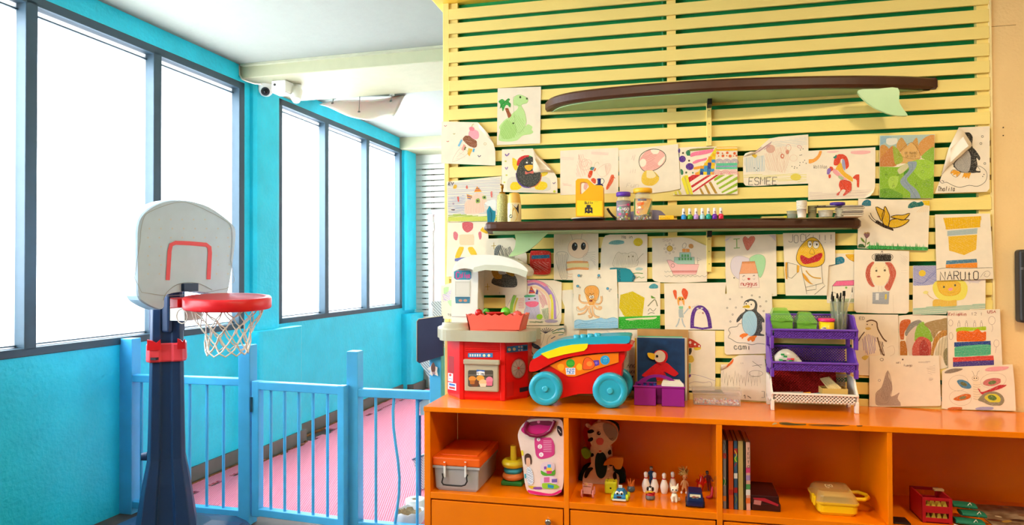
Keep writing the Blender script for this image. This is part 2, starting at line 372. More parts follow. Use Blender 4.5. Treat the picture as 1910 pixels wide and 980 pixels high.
# pink foam mats with toothed edges
pinkm = bpy.data.materials.new('pink_foam'); pinkm.use_nodes = True; nt = pinkm.node_tree; b = nt.nodes['Principled BSDF']
tc = nt.nodes.new('ShaderNodeTexCoord'); wv = nt.nodes.new('ShaderNodeTexWave'); wv.inputs['Scale'].default_value = 34; wv.bands_direction = 'DIAGONAL'
mp = nt.nodes.new('ShaderNodeMapping'); mp.inputs['Rotation'].default_value = (0, 0, .5); cr_ = nt.nodes.new('ShaderNodeMix'); cr_.data_type = 'RGBA'
cr_.inputs[6].default_value = (*srgb('e0627c'), 1); cr_.inputs[7].default_value = (*srgb('f59aae'), 1)
bp = nt.nodes.new('ShaderNodeBump'); bp.inputs['Strength'].default_value = .5; bp.inputs['Distance'].default_value = .004
nt.links.new(tc.outputs['Object'], mp.inputs[0]); nt.links.new(mp.outputs[0], wv.inputs['Vector']); nt.links.new(wv.outputs['Fac'], cr_.inputs[0]); nt.links.new(cr_.outputs[2], b.inputs['Base Color'])
nt.links.new(wv.outputs['Fac'], bp.inputs['Height']); nt.links.new(bp.outputs[0], b.inputs['Normal']); b.inputs['Roughness'].default_value = .6
def tooth(n, s):                               # jigsaw edge from (0,0) to (1,0)
    o = []; k = 9
    for i in range(k):
        x0 = i/k; h = 0 if i in (0, k-1) else .022*s*(1 if i % 2 else -1)
        o += [(x0+.001, h), (x0+1/k-.001, h)]
    return o
def foam(x, y, w, h, name):
    e = .0006; pts = []
    for (ax, ay), (dx, dy), L_ in (((x, y), (1, 0), w), ((x+w, y), (0, 1), h), ((x+w, y+h), (-1, 0), w), ((x, y+h), (0, -1), h)):
        s = 1 if (dx+dy) > 0 else -1
        nx, ny = (dy, -dx)
        for u, v in tooth(9, 1):
            pts.append((ax+dx*(u*L_)+nx*(v*s-e*1), ay+dy*(u*L_)+ny*(v*s-e*1)))
    m = MB().loft([[(a, b, z) for a, b in pts] for z in (.001, .014)]); m.xf(LROT); o = m.build('foam_mat', pinkm)
    return tag(o, 'pink ridged foam floor mat with jigsaw edges behind the blue fence', 'floor mat', 'pink foam floor mats')
x0 = XW+.185
for i in range(2):
    for j in range(5): foam(x0+i*.98, 3.42+j*.98, .98, .98, '')
for j in range(5):
    y = 3.42+j*.98; m = MB()
    if j == 0 or j > 1:
        m.box((XW+.055, y if j else 3.42, .001), (XW+.162, min(y+.97, 7.1), .013)); m.xf(LROT); o = m.build('foam_mat', pinkm); tag(o, 'narrow pink foam edge strip along the blue window wall', 'floor mat', 'pink foam edge strips')
# ------------------------------------------------------------------ fence and gate
FY = 3.31
def fence_post(par, xa, ya, xb, d=.06):
    a, b = at(xa, ya, FY), at(xb, ya, FY); B((a.x, FY, 0), (b.x, FY+d, a.z)).build('post', blue2, par, .004)
def rail(par, x0, x1, z0, z1, y=FY+.005, d=.045, name='rail'): B((x0, y, z0), (x1, y+d, z1)).build(name, blue2, par, .004)
def bars(par, xs, z0, z1, y=FY+.027, bend=None):
    for x in xs:
        q = at(x, 800, y).x; pts = [(q+(bend(x, t) if bend else 0), y, z0+(z1-z0)*t) for t in [i/8 for i in range(9)]]
        MB().tube(pts, .008, 8).build('bar', blue2, par)
a = at(234, 960, FY)
fl = thing('fence', (a.x, FY, 0), 'blue fence section between the window wall and the gate, behind the hoop stand', 'fence')
fence_post(fl, 222, 632, 246, .07); fence_post(fl, 444, 644, 466, .07)
xa, xb = at(232, 700, FY).x, at(446, 700, FY).x
rail(fl, xa, xb, .755, .797); rail(fl, xa, xb, .035, .075)
bars(fl, (264, 294, 324, 354, 386, 417), .06, .77)
a = at(656, 960, FY)
fr = thing('fence', (a.x, FY, 0), 'blue fence section right of the gate, ending at the slatted wall', 'fence')
fence_post(fr, 646, 656, 667, .07); fence_post(fr, 801, 650, 823, .06)
xa, xb = at(660, 735, FY).x, at(806, 735, FY).x
rail(fr, xa, xb, .722, .765); rail(fr, xa, xb, .03, .07)
bars(fr, (701, 739, 778), .05, .74, bend=lambda x, t: .018*math.sin(t*6.3-.6)*(1 if x == 739 else 0))
# gate, standing slightly open
h0 = at(469, 712, FY); e0 = at(642, 725, FY-.05)
gx0, gx1 = h0.x, e0.x; L_ = gx1-gx0
g = thing('fence_gate', (gx0, FY, 0), 'blue barred gate standing slightly open in the middle of the fence', 'gate', rz=-math.atan2(.05, L_))
def gp(name, a, b): B(a, b).build(name, blue2, g, .004, local=True)
gp('stile', (0, 0, .05), (.045, .045, .787)); gp('stile', (L_-.04, 0, .05), (L_, .045, .787))
gp('rail', (.04, 0, .74), (L_-.03, .045, .785)); gp('rail', (.04, 0, .055), (L_-.03, .045, .095))
for i in range(5):
    x = .045+(L_-.085)*(i+.75)/5.55; MB().tube([(x, .02, .08), (x, .02, .4), (x, .02, .75)], .008, 8).build('bar', blue2, g, local=True)
MB().cyl((.0, -.002, .62), (.0, -.002, .70), .008, n=8).build('hinge', P('20506a'), g, local=True)
# ------------------------------------------------------------------ ceiling fittings
def lcyl(a, b, r0, r1=None, n=20): m = MB().cyl(a, b, r0, r1, n); return m
p = LROT @ Lp(495, 148, Y=4.5); 
cm = thing('dome_camera', p, 'white dome security camera with black lens under the beam', 'security camera')
MB().lathe(p+Vector((0, 0, -.085)), [(.0, -.045), (.03, -.04), (.05, -.02), (.056, .0), (.056, .03), (.06, .034), (.06, .06), (.03, .075)], 24).build('housing', whites, cm)
dv = (Vector((0, 0, EYE))-p).normalized(); q = p+Vector((0, 0, -.09))
MB().cyl(q+dv*.03, q+dv*.054, .034, .03).build('lens_ring', P('2c2f33'), cm); MB().ell(q+dv*.046, .02).build('lens', P('0a0a0c', .08), cm)
p = LROT @ Lp(527, 163, Z=2.755); p.z = 2.752
jb = thing('junction_box', p, 'white square junction box fixed to the beam beside the dome camera', 'junction box')
MB().cb(p+Vector((0, 0, 0)), (.115, .11, .085)).build('box', whites, jb, .006); MB().cb(p+Vector((0, 0, -.046)), (.105, .10, .01)).build('cover', whites, jb, .004)
MB().cyl(p+Vector((-.03, -.055, .01)), p+Vector((-.03, -.058, .01)), .009, n=10).build('plug', P('262626'), jb)
p = LROT @ Lp(555, 176, Z=2.72)
pc = thing('bullet_camera', p, 'small white cone shaped camera behind the junction box', 'security camera')
MB().cyl(p+Vector((0, 0, .07)), p+Vector((0, 0, .02)), .03, .03).build('mount', whites, pc); MB().cyl(p+Vector((-.02, 0, .02)), p+Vector((.02, -.05, -.06)), .055, .03).build('housing', whites, pc)
wt = MB().tube([LROT @ Lp(x, y, Y=4.29) for x, y in ((446, 122), (447, 140), (452, 148), (462, 152), (475, 156), (488, 157))], .006, 6); tag(wt.build('cable', P('d8c9b4')), 'thin pale cable running from the ceiling corner to the dome camera', 'cable')
# wavy white panel hung on wires
def hang(px, py, Y): return LROT @ Lp(px, py, Y=Y)
A_, B_, C_, D_ = hang(595, 196, 5.3), hang(668, 222, 4.98), hang(757, 179, 5.45), hang(734, 216, 5.02)
pn = thing('hanging_panel', (A_+C_)/2, 'wavy white translucent panel hanging from the ceiling on wires', 'ceiling panel')
vs_ = []; nu, nv = 20, 8
for i in range(nu):
    for j in range(nv):
        u, v = i/(nu-1), j/(nv-1); q = (A_*(1-u)+C_*u)*(1-v)+(B_*(1-u)+D_*u)*v
        q = q+Vector((0, 0, .012*math.sin(u*7+v*2)+.012*math.sin(v*5+1))); vs_.append(q)
m = MB().add(vs_, [(i*nv+j, (i+1)*nv+j, (i+1)*nv+j+1, i*nv+j+1) for i in range(nu-1) for j in range(nv-1)], True)
o = m.build('wavy_sheet', mat('acrylic_white', 'f8f8f2', .35, var=.01, sub=.3), pn); s_ = o.modifiers.new('solid', 'SOLIDIFY'); s_.thickness = .008
for q in (vs_[2*nv+1], vs_[6*nv+4], vs_[16*nv+2]):
    w_ = MB().tube([q, (q.x+.01, q.y, 2.895)], .0035, 5).build('wire', P('8a8a80'), pn); MB().cyl((q.x+.01, q.y, 2.87), (q.x+.01, q.y, 2.895), .02, n=12).build('mount', whites, w_); MB().ell(q, .012, 8, 6).build('clip', P('777770'), w_)
# ------------------------------------------------------------------ cabinet
ZT, CY0, CYB = .782, 2.865, 3.268
orange = mat('orange_gloss_paint', 'f07a00', .22, var=.05, scale=4, bump=.05, bscale=20, coat=.25)
def fx(px, py=800): return at(px, py, CY0).x
cx0, cx1 = fx(790), 1.95
cb = thing('toy_cabinet', (cx0, CY0, 0), 'long glossy orange cabinet with open shelves and doors under the drawing wall', 'cabinet')
B((cx0, CY0, ZT-.022), (cx1, 3.276, ZT)).build('top_board', orange, cb, .002)
ZS = at(1051, 937, CY0).z
B((cx0+.002, CY0+.003, 0), (cx0+.03, CYB, ZT-.022)).build('side_panel', orange, cb, .002)
B((cx1-.03, CY0+.003, 0), (cx1, CYB, ZT-.022)).build('side_panel', orange, cb, .002)
B((cx0+.03, CYB, .02), (cx1-.03, CYB+.006, ZT-.022)).build('back_panel', orange, cb)
B((cx0+.03, CY0+.004, ZS-.028), (cx1-.03, CYB, ZS)).build('shelf', orange, cb, .002)
B((cx0+.03, CY0+.02, .04), (cx1-.03, CYB, .062)).build('bottom_board', orange, cb)
dv_ = [(fx(1051), fx(1060.5)), (fx(1336), fx(1347)), (fx(1655), fx(1664.5))]
for a, b in dv_: B((a, CY0+.002, .06), (b, CYB, ZT-.022)).build('divider', orange, cb, .002)
ed = [cx0+.03]+[v for d in dv_ for v in d]+[cx1-.03]
dark = mat('door_gap', '2a0d02', .8)
knob_m = mat('steel_knob', 'b9b4ac', .25, metal=.9)
for i in range(4):
    a, b = ed[2*i], ed[2*i+1]
    dr = B((a+.004, CY0+.006, .07), (b-.005, CY0+.026, ZS-.035)).build('door', orange, cb, .002)
    kx = b-.065; kz = ZS-.085; MB().lathe((kx, CY0+.006, kz), [(.006, 0), (.006, -.012), (.013, -.016), (.014, -.022), (.009, -.026)], 16, 'y').build('knob', knob_m, dr)
    B((a, CY0+.03, ZS-.04), (b, CY0+.034, ZS-.028)).build('gap', dark, cb)
ch = Ink((1330, 770, 4.666), CY0-.0004)
ch.run([('F', '7a5a20', [(575, 88), (640, 84), (720, 96), (810, 98), (800, 110), (700, 112), (600, 106)]), ('F', '4e3a14', [(600, 92), (700, 98), (780, 102), (700, 108), (610, 102)]), ('F', 'c9a468', [(512, 108), (535, 86), (560, 96), (540, 102)]),
        ('F', '8a5016', [(830, 104), (980, 102), (1120, 108), (1190, 112), (1100, 122), (960, 120), (860, 114)]), ('F', '5a3410', [(960, 106), (1100, 110), (1150, 116), (1060, 118)]), ('F', '7a4a18', [(1250, 112), (1300, 112), (1290, 122), (1255, 120)])])
ch.build('chipped_paint', cb, PRINT)
# ------------------------------------------------------------------ play kitchen
def pl(p0, p1):                                   # vertical plane through two floor points -> placer for photo pixels
    n = Vector((p1[1]-p0[1], -(p1[0]-p0[0]), 0)).normalized()
    if n.y > 0: n = -n
    def f(q, k, cr=None):
        r = ray(q[0], q[1]); t = (Vector((p0[0], p0[1], EYE))-Vector((0, 0, EYE))).dot(n)/r.dot(n); p = r*t; p.z += EYE; return p+n*(.0006+k)
    return f
KF = 3.06; red = P('d8140e', .3); kx = lambda px, Y: at(px, 700, Y).x
pA, pB, pC, pD = (kx(834, 3.165), 3.165), (kx(861, KF), KF), (kx(938, KF), KF), (kx(985, 3.165), 3.165)
zc0, zc1 = at(900, 637, KF).z, at(900, 618, KF-.03).z
kt = thing('play_kitchen', ((pB[0]+pC[0])/2, KF+.1, ZT), 'red toy play kitchen with grey counter, small oven and white coffee tower', 'play kitchen')
pl_ = [pA, pB, pC, pD, (pD[0], 3.262), (pA[0], 3.262)]
c_ = Vector((sum(p[0] for p in pl_)/6, sum(p[1] for p in pl_)/6))
def ring(z, k): return [(c_[0]+(x-c_[0])*k, c_[1]+(y-c_[1])*k, z) for x, y in pl_]
MB().loft([ring(ZT, .97), ring(ZT+.012, 1), ring(zc0, 1.0)]).build('body', red, kt, .006)
for q in (((pB[0]-.012, KF-.004, ZT), (pB[0]+.012, KF+.02, zc0)), ((pC[0]-.012, KF-.004, ZT), (pC[0]+.012, KF+.02, zc0))): B(*q).build('corner_rib', red, kt, .004)
grey = P('b3ab90', .3)
co_ = sm([(*q, 0) for q in ((kx(812, 3.1), 3.16), (kx(826, 3.05), 3.05), (kx(870, 3.03), 3.035), (kx(930, 3.0), 3.02), (kx(975, 3.03), 3.04), (kx(999, 3.1), 3.1), (kx(1001, 3.2), 3.18), (kx(1000, 3.26), 3.262), (kx(880, 3.26), 3.262), (kx(822, 3.26), 3.255))], True, 5)
MB().loft([[(v.x, v.y, z) for v in co_] for z in (zc0, zc0+.006, zc1)]).build('counter', grey, kt, .005)
p = at(853, 611, 3.13); MB().lathe((p.x, 3.115, zc1), [(.088, 0), (.086, .014), (.07, .017), (.068, .03), (.05, .032), (.045, .024)], 32, sy=.72).build('burner', grey, kt)
# tower
Yt = 3.14; whp = P('e9e6da', .3)
tw = sm([(at(x, y, Yt)) for x, y in ((842, 612), (842, 560), (842, 520), (845, 500), (856, 486), (876, 479), (889, 484), (892, 510), (891, 560), (891, 612))], False, 4)
MB().prism(tw, (0, .11, 0)).build('tower', whp, kt, .008, seg=3)
cn = [at(x, y, 3.085) for x, y in ((848, 500), (856, 487), (878, 478), (905, 475.5), (935, 478), (962, 487), (979, 498), (985, 507), (980, 516), (965, 510), (935, 504), (905, 503), (886, 505), (880, 503), (864, 501), (850, 504))]
MB().prism(sm(cn, True, 3), (0, .14, 0)).build('canopy', whp, kt, .006)
lp = [at(x, y, 3.075) for x, y in ((881, 508), (884, 499), (905, 494), (935, 495), (962, 500), (984, 507), (981, 518), (962, 511), (935, 506), (905, 504), (886, 508))]
lip = MB().prism(lp, (0, .012, 0)).build('canopy_lip', P('c9cbb6', .35), kt, .002)
t_ = Ink((0, 0, 1), Yt-.001)
t_.run([('f', '1f8fa6', [(847, 507), (851, 505), (876, 505), (879, 508), (879, 519), (876, 522), (851, 522), (847, 519)]), ('t', 'e2408a', 2.0, 'C', 851, 520, 8, 12), ('t', 'e2408a', 1.5, 'offee', 858, 519, 20, 10),
        ('f', 'cfcab9', [(849, 525), (877, 525), (877, 552), (849, 552)]), ('f', 'd9d5c6', [(851, 528), (875, 528), (875, 552), (851, 552)]), ('f', '3d7f96', [(849, 554), (877, 554), (876, 566), (850, 566)]), ('e', 'c98a6a', 859, 561, 3.5, 2.5), ('e', 'c98a6a', 868, 561, 3.5, 2.5), ('f', '2c5b72', [(852, 554.5), (875, 554.5), (875, 557), (852, 557)])])
t_.build('coffee_sign', kt, PRINT)
for y in (590, 601):
    a, b = at(843, y, Yt), at(890, y, Yt); MB().tube([(a.x, Yt-.001, a.z), ((a.x+b.x)/2, Yt-.004, a.z), (b.x, Yt-.001, b.z)], .0022, 6).build('tower_ring', whp, kt)
# oven
def bx(px0, py0, px1, py1, Y, d, name, m, par, bev=.003):
    a, b = at(px0, py1, Y), at(px1, py0, Y); return B((a.x, Y, a.z), (b.x, Y+d, b.z)).build(name, m, par, bev)
ov = bx(866, 676, 929, 730, KF-.018, .03, 'oven_door', grey, kt, .006)
bx(864, 672.5, 931, 680, KF-.03, .02, 'handle', grey, ov, .004)
t_ = Ink((0, 0, 1), KF-.0185)
t_.run([('f', '4a4438', [(873, 693), (875, 691), (918, 691), (920, 693), (920, 720), (917, 722), (876, 722), (873, 720)]), ('l', '8a8577', 1, [(874, 700), (919, 700)]), ('l', '8a8577', 1, [(874, 706), (919, 706)]),
        ('e', 'd98a2a', 881, 707, 7, 5), ('e', 'e0a23a', 896, 706, 7.5, 5.5), ('e', '6a3a1a', 886, 716, 8, 6), ('e', 'e7c08a', 901, 714, 8, 6), ('e', 'ee7f96', 913, 709, 6.5, 6), ('f', 'b56a1f', [(876, 710), (886, 710), (885, 717), (877, 717)]), ('f', 'e8d2b0', [(894, 716), (908, 716), (906, 722), (896, 722)]), ('f', 'd96c84', [(907, 712), (919, 712), (918, 720), (908, 720)]),
        ('f', 'f3f1ea', [(889, 690), (904, 691), (904, 700.5), (889, 700)]), ('f', '2a62b8', [(889, 690), (904, 691), (904, 694), (896, 692.5), (889, 694)]), ('t', '203040', .7, 'Prima', 890, 699.5, 14, 4.5)])
t_.build('oven_window', ov, PRINT)
t_ = Ink((0, 0, 1), KF-.0015)
t_.run([('f', '2f7fb5', [(873, 659), (919, 659), (919, 667), (873, 667)])]+[('f', 'e9e2cc', [(876+i*4.5, 661), (878.5+i*4.5, 661), (878.5+i*4.5, 665.5), (876+i*4.5, 665.5)]) for i in range(5)]+[('e', 'f0e0b0', 903+i*9, 663.5, 2.6) for i in range(2)])
t_.build('control_strip', kt, PRINT)
for y in (647, 651, 655): a, b = at(868, y, KF), at(931, y, KF); MB().tube([(a.x, KF-.001, a.z), (b.x, KF-.001, b.z)], .0025, 6).build('vent', red, kt)
fR = pl(pC, pD); t_ = Ink((0, 0, 1), 0, place=fR)
t_.run([('f', '2f7fb5', [(945, 647), (984, 643), (984, 654.5), (945, 658.5)]), ('e', 'e9d9b0', 950, 652.5, 3), ('e', 'e9d9b0', 959, 651.7, 3), ('e', 'd9d0b8', 968, 647.5, 1.8), ('e', 'd9d0b8', 973, 647.3, 1.8), ('e', 'd9d0b8', 968, 653.5, 1.8), ('e', 'd9d0b8', 973, 653, 1.8), ('f', '1a3a4a', [(976, 646), (983, 645.3), (983, 652), (976, 652.7)]),
        ('e', 'b30c08', 967, 688, 15.5, 21, 6), ('e', '8f8577', 967, 688, 13.2, 18, 6), ('e', 'a79c8c', 967, 688, 11.5, 16, 6)]+[('l', '6f665a', .8, [(967, 688), (967+11*math.cos(t), 688+15*math.sin(t))]) for t in [i*.7 for i in range(9)]]+[('e', 'c03028', 967, 687, 2.5), ('f', '1d2733', [(969, 724), (985, 721), (985, 729), (969, 732.5)]), ('f', 'c0100a', [(945, 714), (958, 712), (958, 738), (945, 741)])])
t_.build('washer_print', kt, PRINT)
fL = pl(pA, pB); t_ = Ink((0, 0, 1), 0, place=fL)
t_.run([('f', 'a00c08', [(837, 664), (847, 666), (847, 697), (837, 694)]), ('f', 'efe9df', [(836, 696), (845, 697.5), (845, 713), (836, 711)]), ('e', 'd03020', 840, 700, 2.5), ('l', '3355aa', 1, [(837, 706), (844, 707.5)]), ('f', 'dfe3ea', [(836, 713), (851, 716), (851, 729), (836, 726)]), ('f', '3a63a8', [(838, 715), (849, 717.5), (849, 721), (838, 719)]), ('f', 'c0392b', [(838, 721), (849, 723), (849, 727), (838, 725)])])
t_.build('side_stickers', kt, PRINT)
# coral basket with toy food on the counter
bk = thing('toy_food_basket', (at(928, 618, 3.08).x, 3.12, zc1), 'coral plastic basket with scalloped rim on the play kitchen counter', 'basket')
coral = P('f0604a', .4)
fr_ = [(876, 619.5), (869, 587)]+[(869+i*(978-869)/16, 587+(2.6 if i % 2 else -1.2)) for i in range(17)]+[(978, 587), (968, 619.5)]
MB().prism([at(x, y, 3.06) for x, y in fr_[:1]+fr_[2:]], (0, .006, 0)).build('front_side', coral, bk)
ga, gb, gc, gd = at(968, 619.5, 3.06), at(978, 587, 3.06), at(988, 584, 3.16), at(981, 613, 3.16)
sr = [ga, gb]+[gb.lerp(gc, i/6)+Vector((0, 0, .006*math.sin(i*2.6))) for i in range(1, 6)]+[gc, gd]
MB().prism(sr, (-.006, 0, 0)).build('right_side', coral, bk)
ha, hb = at(876, 619.5, 3.06), at(869, 587, 3.06)
MB().prism([ha, hb, hb+Vector((.0, .1, 0)), ha+Vector((0, .1, 0))], (.006, 0, 0)).build('left_side', coral, bk)
MB().box((ha.x, 3.06, zc1+.001), (ga.x, 3.165, zc1+.005)).build('base', coral, bk)
MB().box((ha.x-.01, 3.158, zc1+.002), (ga.x+.012, 3.164, hb.z)).build('back_side', coral, bk)
for px, py, r, c, Y, lab, sz in ((893, 584, 7.5, 'c4120f', 3.09, 'small red toy fruit at the left of the coral basket', 1), (907, 582, 6.5, '4fae2a', 3.12, 'small green toy fruit beside the red one in the coral basket', 1), (943, 583, 10, '66c22c', 3.13, 'big green toy fruit in the middle of the coral basket', 1), (965, 587, 9, 'e05a50', 3.12, 'pinkish red toy fruit at the right of the coral basket', .8)):
    q = at(px, py, Y); k = r*.00245; o = MB().ell(q, (k, k, k*sz)).build('toy_fruit', P(c, .3)); tag(o, lab, 'toy food', 'toy food in the coral basket')
    MB().cyl(q+Vector((0, 0, k*sz*.85)), q+Vector((.003, 0, k*sz*1.1)), .002, n=6).build('stalk', P('3f7a20'), o)
q = at(922, 585, 3.09); o = MB().lathe((q.x, 3.1, q.z-.012), [(.02, 0), (.042, .012), (.046, .018), (.042, .017), (.02, .006)], 24, sy=.7).build('toy_plate', P('c81a14', .3)); tag(o, 'red toy bowl tipped among the fruit in the coral basket', 'toy dish', 'toy food in the coral basket')
# ------------------------------------------------------------------ toy wagon
cw = (970, 600, 5.443)
def C(cr, pts, Y): return [at(cr[0]+x/cr[2], cr[1]+y/cr[2], Y) for x, y in pts]
WY = 3.02; teal = P('2aa5bf', .3)
wg = thing('toy_wagon', (at(1078, 757, WY).x, 3.1, ZT), 'red toy wagon with teal lid and four teal wheels beside the play kitchen', 'toy wagon')
MB().prism(C(cw, [(200, 495), (300, 430), (560, 350), (1065, 310), (1060, 390), (1035, 430), (1025, 590), (900, 640), (735, 735), (600, 735), (420, 780), (330, 770), (240, 620)], WY+.015), (0, .15, 0)).build('body', red, wg, .006, seg=3)
MB().prism(sm(C(cw, [(92, 505), (105, 410), (160, 372), (300, 300), (450, 258), (700, 235), (1115, 228), (1128, 265), (1105, 298), (1000, 308), (760, 322), (560, 350), (420, 382), (300, 437), (200, 490), (150, 508)], WY), True, 2), (0, .18, 0)).build('rim', red, wg, .008, seg=3)
op = MB().prism(C(cw, [(300, 447), (420, 397), (560, 359), (800, 331), (1000, 318), (1000, 415), (760, 490), (560, 560), (490, 560)], WY+.010), (0, .006, 0)).build('sticker_panel', P('f07a10', .3), wg)
ld = MB().prism(sm(C(cw, [(130, 375), (145, 330), (200, 280), (330, 215), (460, 182), (620, 172), (830, 152), (1080, 146), (1118, 163), (1112, 190), (1060, 235), (700, 234), (460, 258), (300, 302), (165, 370)], WY+.004), True, 2), (0, .172, 0)).build('lid', teal, wg, .008, seg=3)
MB().prism(C(cw, [(210, 330), (400, 262), (530, 237), (690, 226), (680, 270), (650, 298), (450, 335), (285, 378)], WY-.004), (0, .012, 0)).build('lid_panel', P('f4dc14', .3), wg, .003)
for x in (572, 640, 710, 785):
    q = C(cw, [(x, 176-(x-460)*.085)], WY+.03)[0]; MB().lathe((q.x, WY+.045, q.z), [(.0155, -.004), (.0155, .009), (.012, .012), (.004, .0125)], 18).build('stud', teal, ld)
for x, y, r, Y in ((253, 690, 172, 2.985), (912, 713, 176, 2.985), (253, 690, 170, 3.17), (940, 700, 176, 3.17)):
    q = C(cw, [(x, y)], 2.985)[0]; R = r/5.443*.00236; z = ZT+R+.0005; w = MB().lathe((q.x, Y, z), [(R*.62, .004), (R*.70, 0), (R*.95, 0), (R, .008), (R, .042), (R*.9, .046), (R*.3, .046)], 36, 'y').build('wheel', teal, wg)
    MB().lathe((q.x, Y, z), [(R*.1, -.001), (R*.17, -.002), (R*.19, .022), (R*.3, .028), (R*.55, .03), (R*.66, .004), (R*.7, .004), (R*.68, .034), (R*.1, .034)], 30, 'y').build('hub', P('3cb6cf', .25), w)
    for k in range(3):
        a = .5+k*2.094; d = Vector((math.cos(a), 0, math.sin(a))); MB().cyl(Vector((q.x, Y+.018, z))+d*R*.15, Vector((q.x, Y+.018, z))+d*R*.64, .007, .014, 10).build('spoke', teal, w)
t_ = Ink(cw, WY+.0098); s_ = []
s_ += [('F', 'f9a410', [(380, 450), (410, 430), (445, 440), (450, 470), (430, 500), (395, 490)]), ('e', '3fae2a', 512, 425, 44), ('C', '1f6a1a', 4, [(480, 410), (510, 398), (545, 410), (548, 440), (515, 452), (480, 440)]), ('F', 'f7b51a', [(570, 460), (600, 425), (630, 450), (625, 490), (590, 495)]),
       ('F', 'ee5a16', [(635, 480), (650, 390), (690, 365), (740, 400), (760, 440), (735, 480), (680, 490)]), ('C', '8a2a0a', 5, [(635, 480), (650, 390), (690, 365), (740, 400), (760, 440), (735, 480), (680, 490)]), ('e', 'f28a2a', 705, 430, 30, 26), ('f', '5a3aa0', [(745, 395), (800, 392), (806, 440), (765, 455)]), ('e', '8a6ad0', 775, 422, 14),
       ('e', '2a9fd0', 863, 393, 48), ('C', '1a5f90', 4, [(835, 395), (863, 365), (893, 390), (885, 420), (845, 422)]), ('L', '9fdcf0', 5, [(845, 380), (865, 368), (885, 378)]),
       ('f', 'f3f3f3', [(462, 472), (560, 472), (560, 540), (470, 540)]), ('f', '2a6fc0', [(470, 479), (553, 479), (553, 533), (477, 533)]), ('t', 'f6f6f6', 5, 'MEGA', 478, 504, 78, 20), ('t', 'f6f6f6', 4, 'BLOKS', 480, 528, 76, 17)]
t_.run(s_).build('stickers', wg, PRINT)
# ------------------------------------------------------------------ purple caddy
cq = (1170, 600, 5.443); KY = 3.085; purp = P('8c1e86', .4)
cd = thing('craft_caddy', (at(1230, 758, KY).x, KY+.07, ZT), 'purple plastic craft caddy holding white cards in front of the blue bird board', 'caddy')
def boxshell(x0, x1, y0, y1, z0, z1, t, m, par, name):
    q = MB().box((x0, y0, z0), (x1, y0+t, z1)).box((x0, y1-t, z0), (x1, y1, z1)).box((x0, y0, z0), (x0+t, y1, z1)).box((x1-t, y0, z0), (x1, y1, z1)).box((x0, y0, z0), (x1, y1, z0+t))
    return q.build(name, m, par, .002)
xs = [at(1170+v/5.443, 700, KY).x for v in (68, 290, 347, 580)]; zr = at(1230, 722, KY).z
boxshell(xs[0], xs[1], KY, KY+.13, ZT+.001, zr, .003, purp, cd, 'compartment'); boxshell(xs[2], xs[3], KY, KY+.13, ZT+.001, zr, .003, purp, cd, 'compartment')
boxshell(xs[1], xs[2], KY+.05, KY+.13, ZT+.001, zr, .003, purp, cd, 'middle_slot')
B((xs[0]-.004, KY-.004, zr-.004), (xs[3]+.004, KY+.003, zr+.003)).build('rim', purp, cd, .001)
hp = [at(1170+x/5.443, 600+y/5.443, KY+.065) for x, y in ((95, 665), (110, 615), (160, 575), (230, 548), (300, 540), (370, 548), (440, 575), (500, 620), (520, 665))]
hq = [at(1170+x/5.443, 600+y/5.443, KY+.065) for x, y in ((490, 665), (440, 610), (370, 578), (300, 568), (235, 578), (190, 610), (160, 665))]
MB().prism(sm(hp, False, 3)+sm(hq, False, 3), (0, .006, 0)).build('handle', purp, cd, .001)
for i, (x, y, c) in enumerate(((110, 650, '1a2f9a'), (170, 640, '23389f'), (230, 645, '1a2a80'), (270, 640, '2a40b0'))):
    q = at(1170+x/5.443, 600+y/5.443, KY+.04); o = MB().tube([(q.x, q.y, zr-.05), (q.x+.004, q.y+.01, q.z)], .007, 8).build('marker', P(c)); tag(o, 'dark blue marker standing in the left half of the purple caddy', 'marker', 'blue markers in the caddy')
    MB().tube([(q.x+.004, q.y+.01, q.z), (q.x+.0045, q.y+.011, q.z+.006)], .008, 8).build('cap', P('101c60'), o)
for i in range(7):
    a, b = at(1170+(348+i*3)/5.443, 722, KY+.02+i*.01), at(1170+(575-i*7)/5.443, 600+(640-i*8)/5.443, KY+.02+i*.01)
    o = B((a.x, a.y, zr-.06), (b.x, a.y+.004, b.z)).build('white_card', mat('card_white', 'f0e6d2', .7)); o.rotation_euler.x = 0
    tag(o, 'white cut card standing in the right half of the purple caddy', 'card', 'white cards in the caddy')
a = at(1232, 713, KY+.1); o = MB().cb((a.x, KY+.1, a.z-.03), (.035, .012, .07)).build('orange_block', P('f28a1a'), None, .002); tag(o, 'small orange block sticking up behind the white cards', 'block')
# ------------------------------------------------------------------ boards leaning on the wall behind the caddy
def lean(name, label, cat, x0, y0, x1, Y, m, t=.004, tilt=.0, grp='craft boards leaning behind the caddy'):
    a, b = at(x0, y0, Y), at(x1, y0, Y); pts = [(a.x, Y, ZT+.001), (b.x, Y, ZT+.001), (b.x, Y+tilt, a.z), (a.x, Y+tilt, a.z)]
    o = MB().prism(pts, (0, t, 0)).build(name, m, None, .0008); return tag(o, label, cat, grp)
lean('kraft_paper', 'brown kraft paper sheet leaning at the very back behind the blue board', 'paper', 1189, 614, 1284, 3.258, mat('kraft', 'b98a4e', .8, var=.1))
lean('yellow_card', 'yellow card edge showing left of the blue bird board', 'card', 1184, 631, 1276, 3.249, mat('card_yellow', 'e8b62a', .7))
lean('teal_card', 'teal card edge showing above the blue bird board', 'card', 1190, 627, 1273, 3.243, mat('card_teal', '4fb08c', .7))
lean('pale_card', 'pale cream card showing at both sides of the blue bird board', 'card', 1187, 629, 1281, 3.237, mat('card_cream', 'e8dcc0', .7))
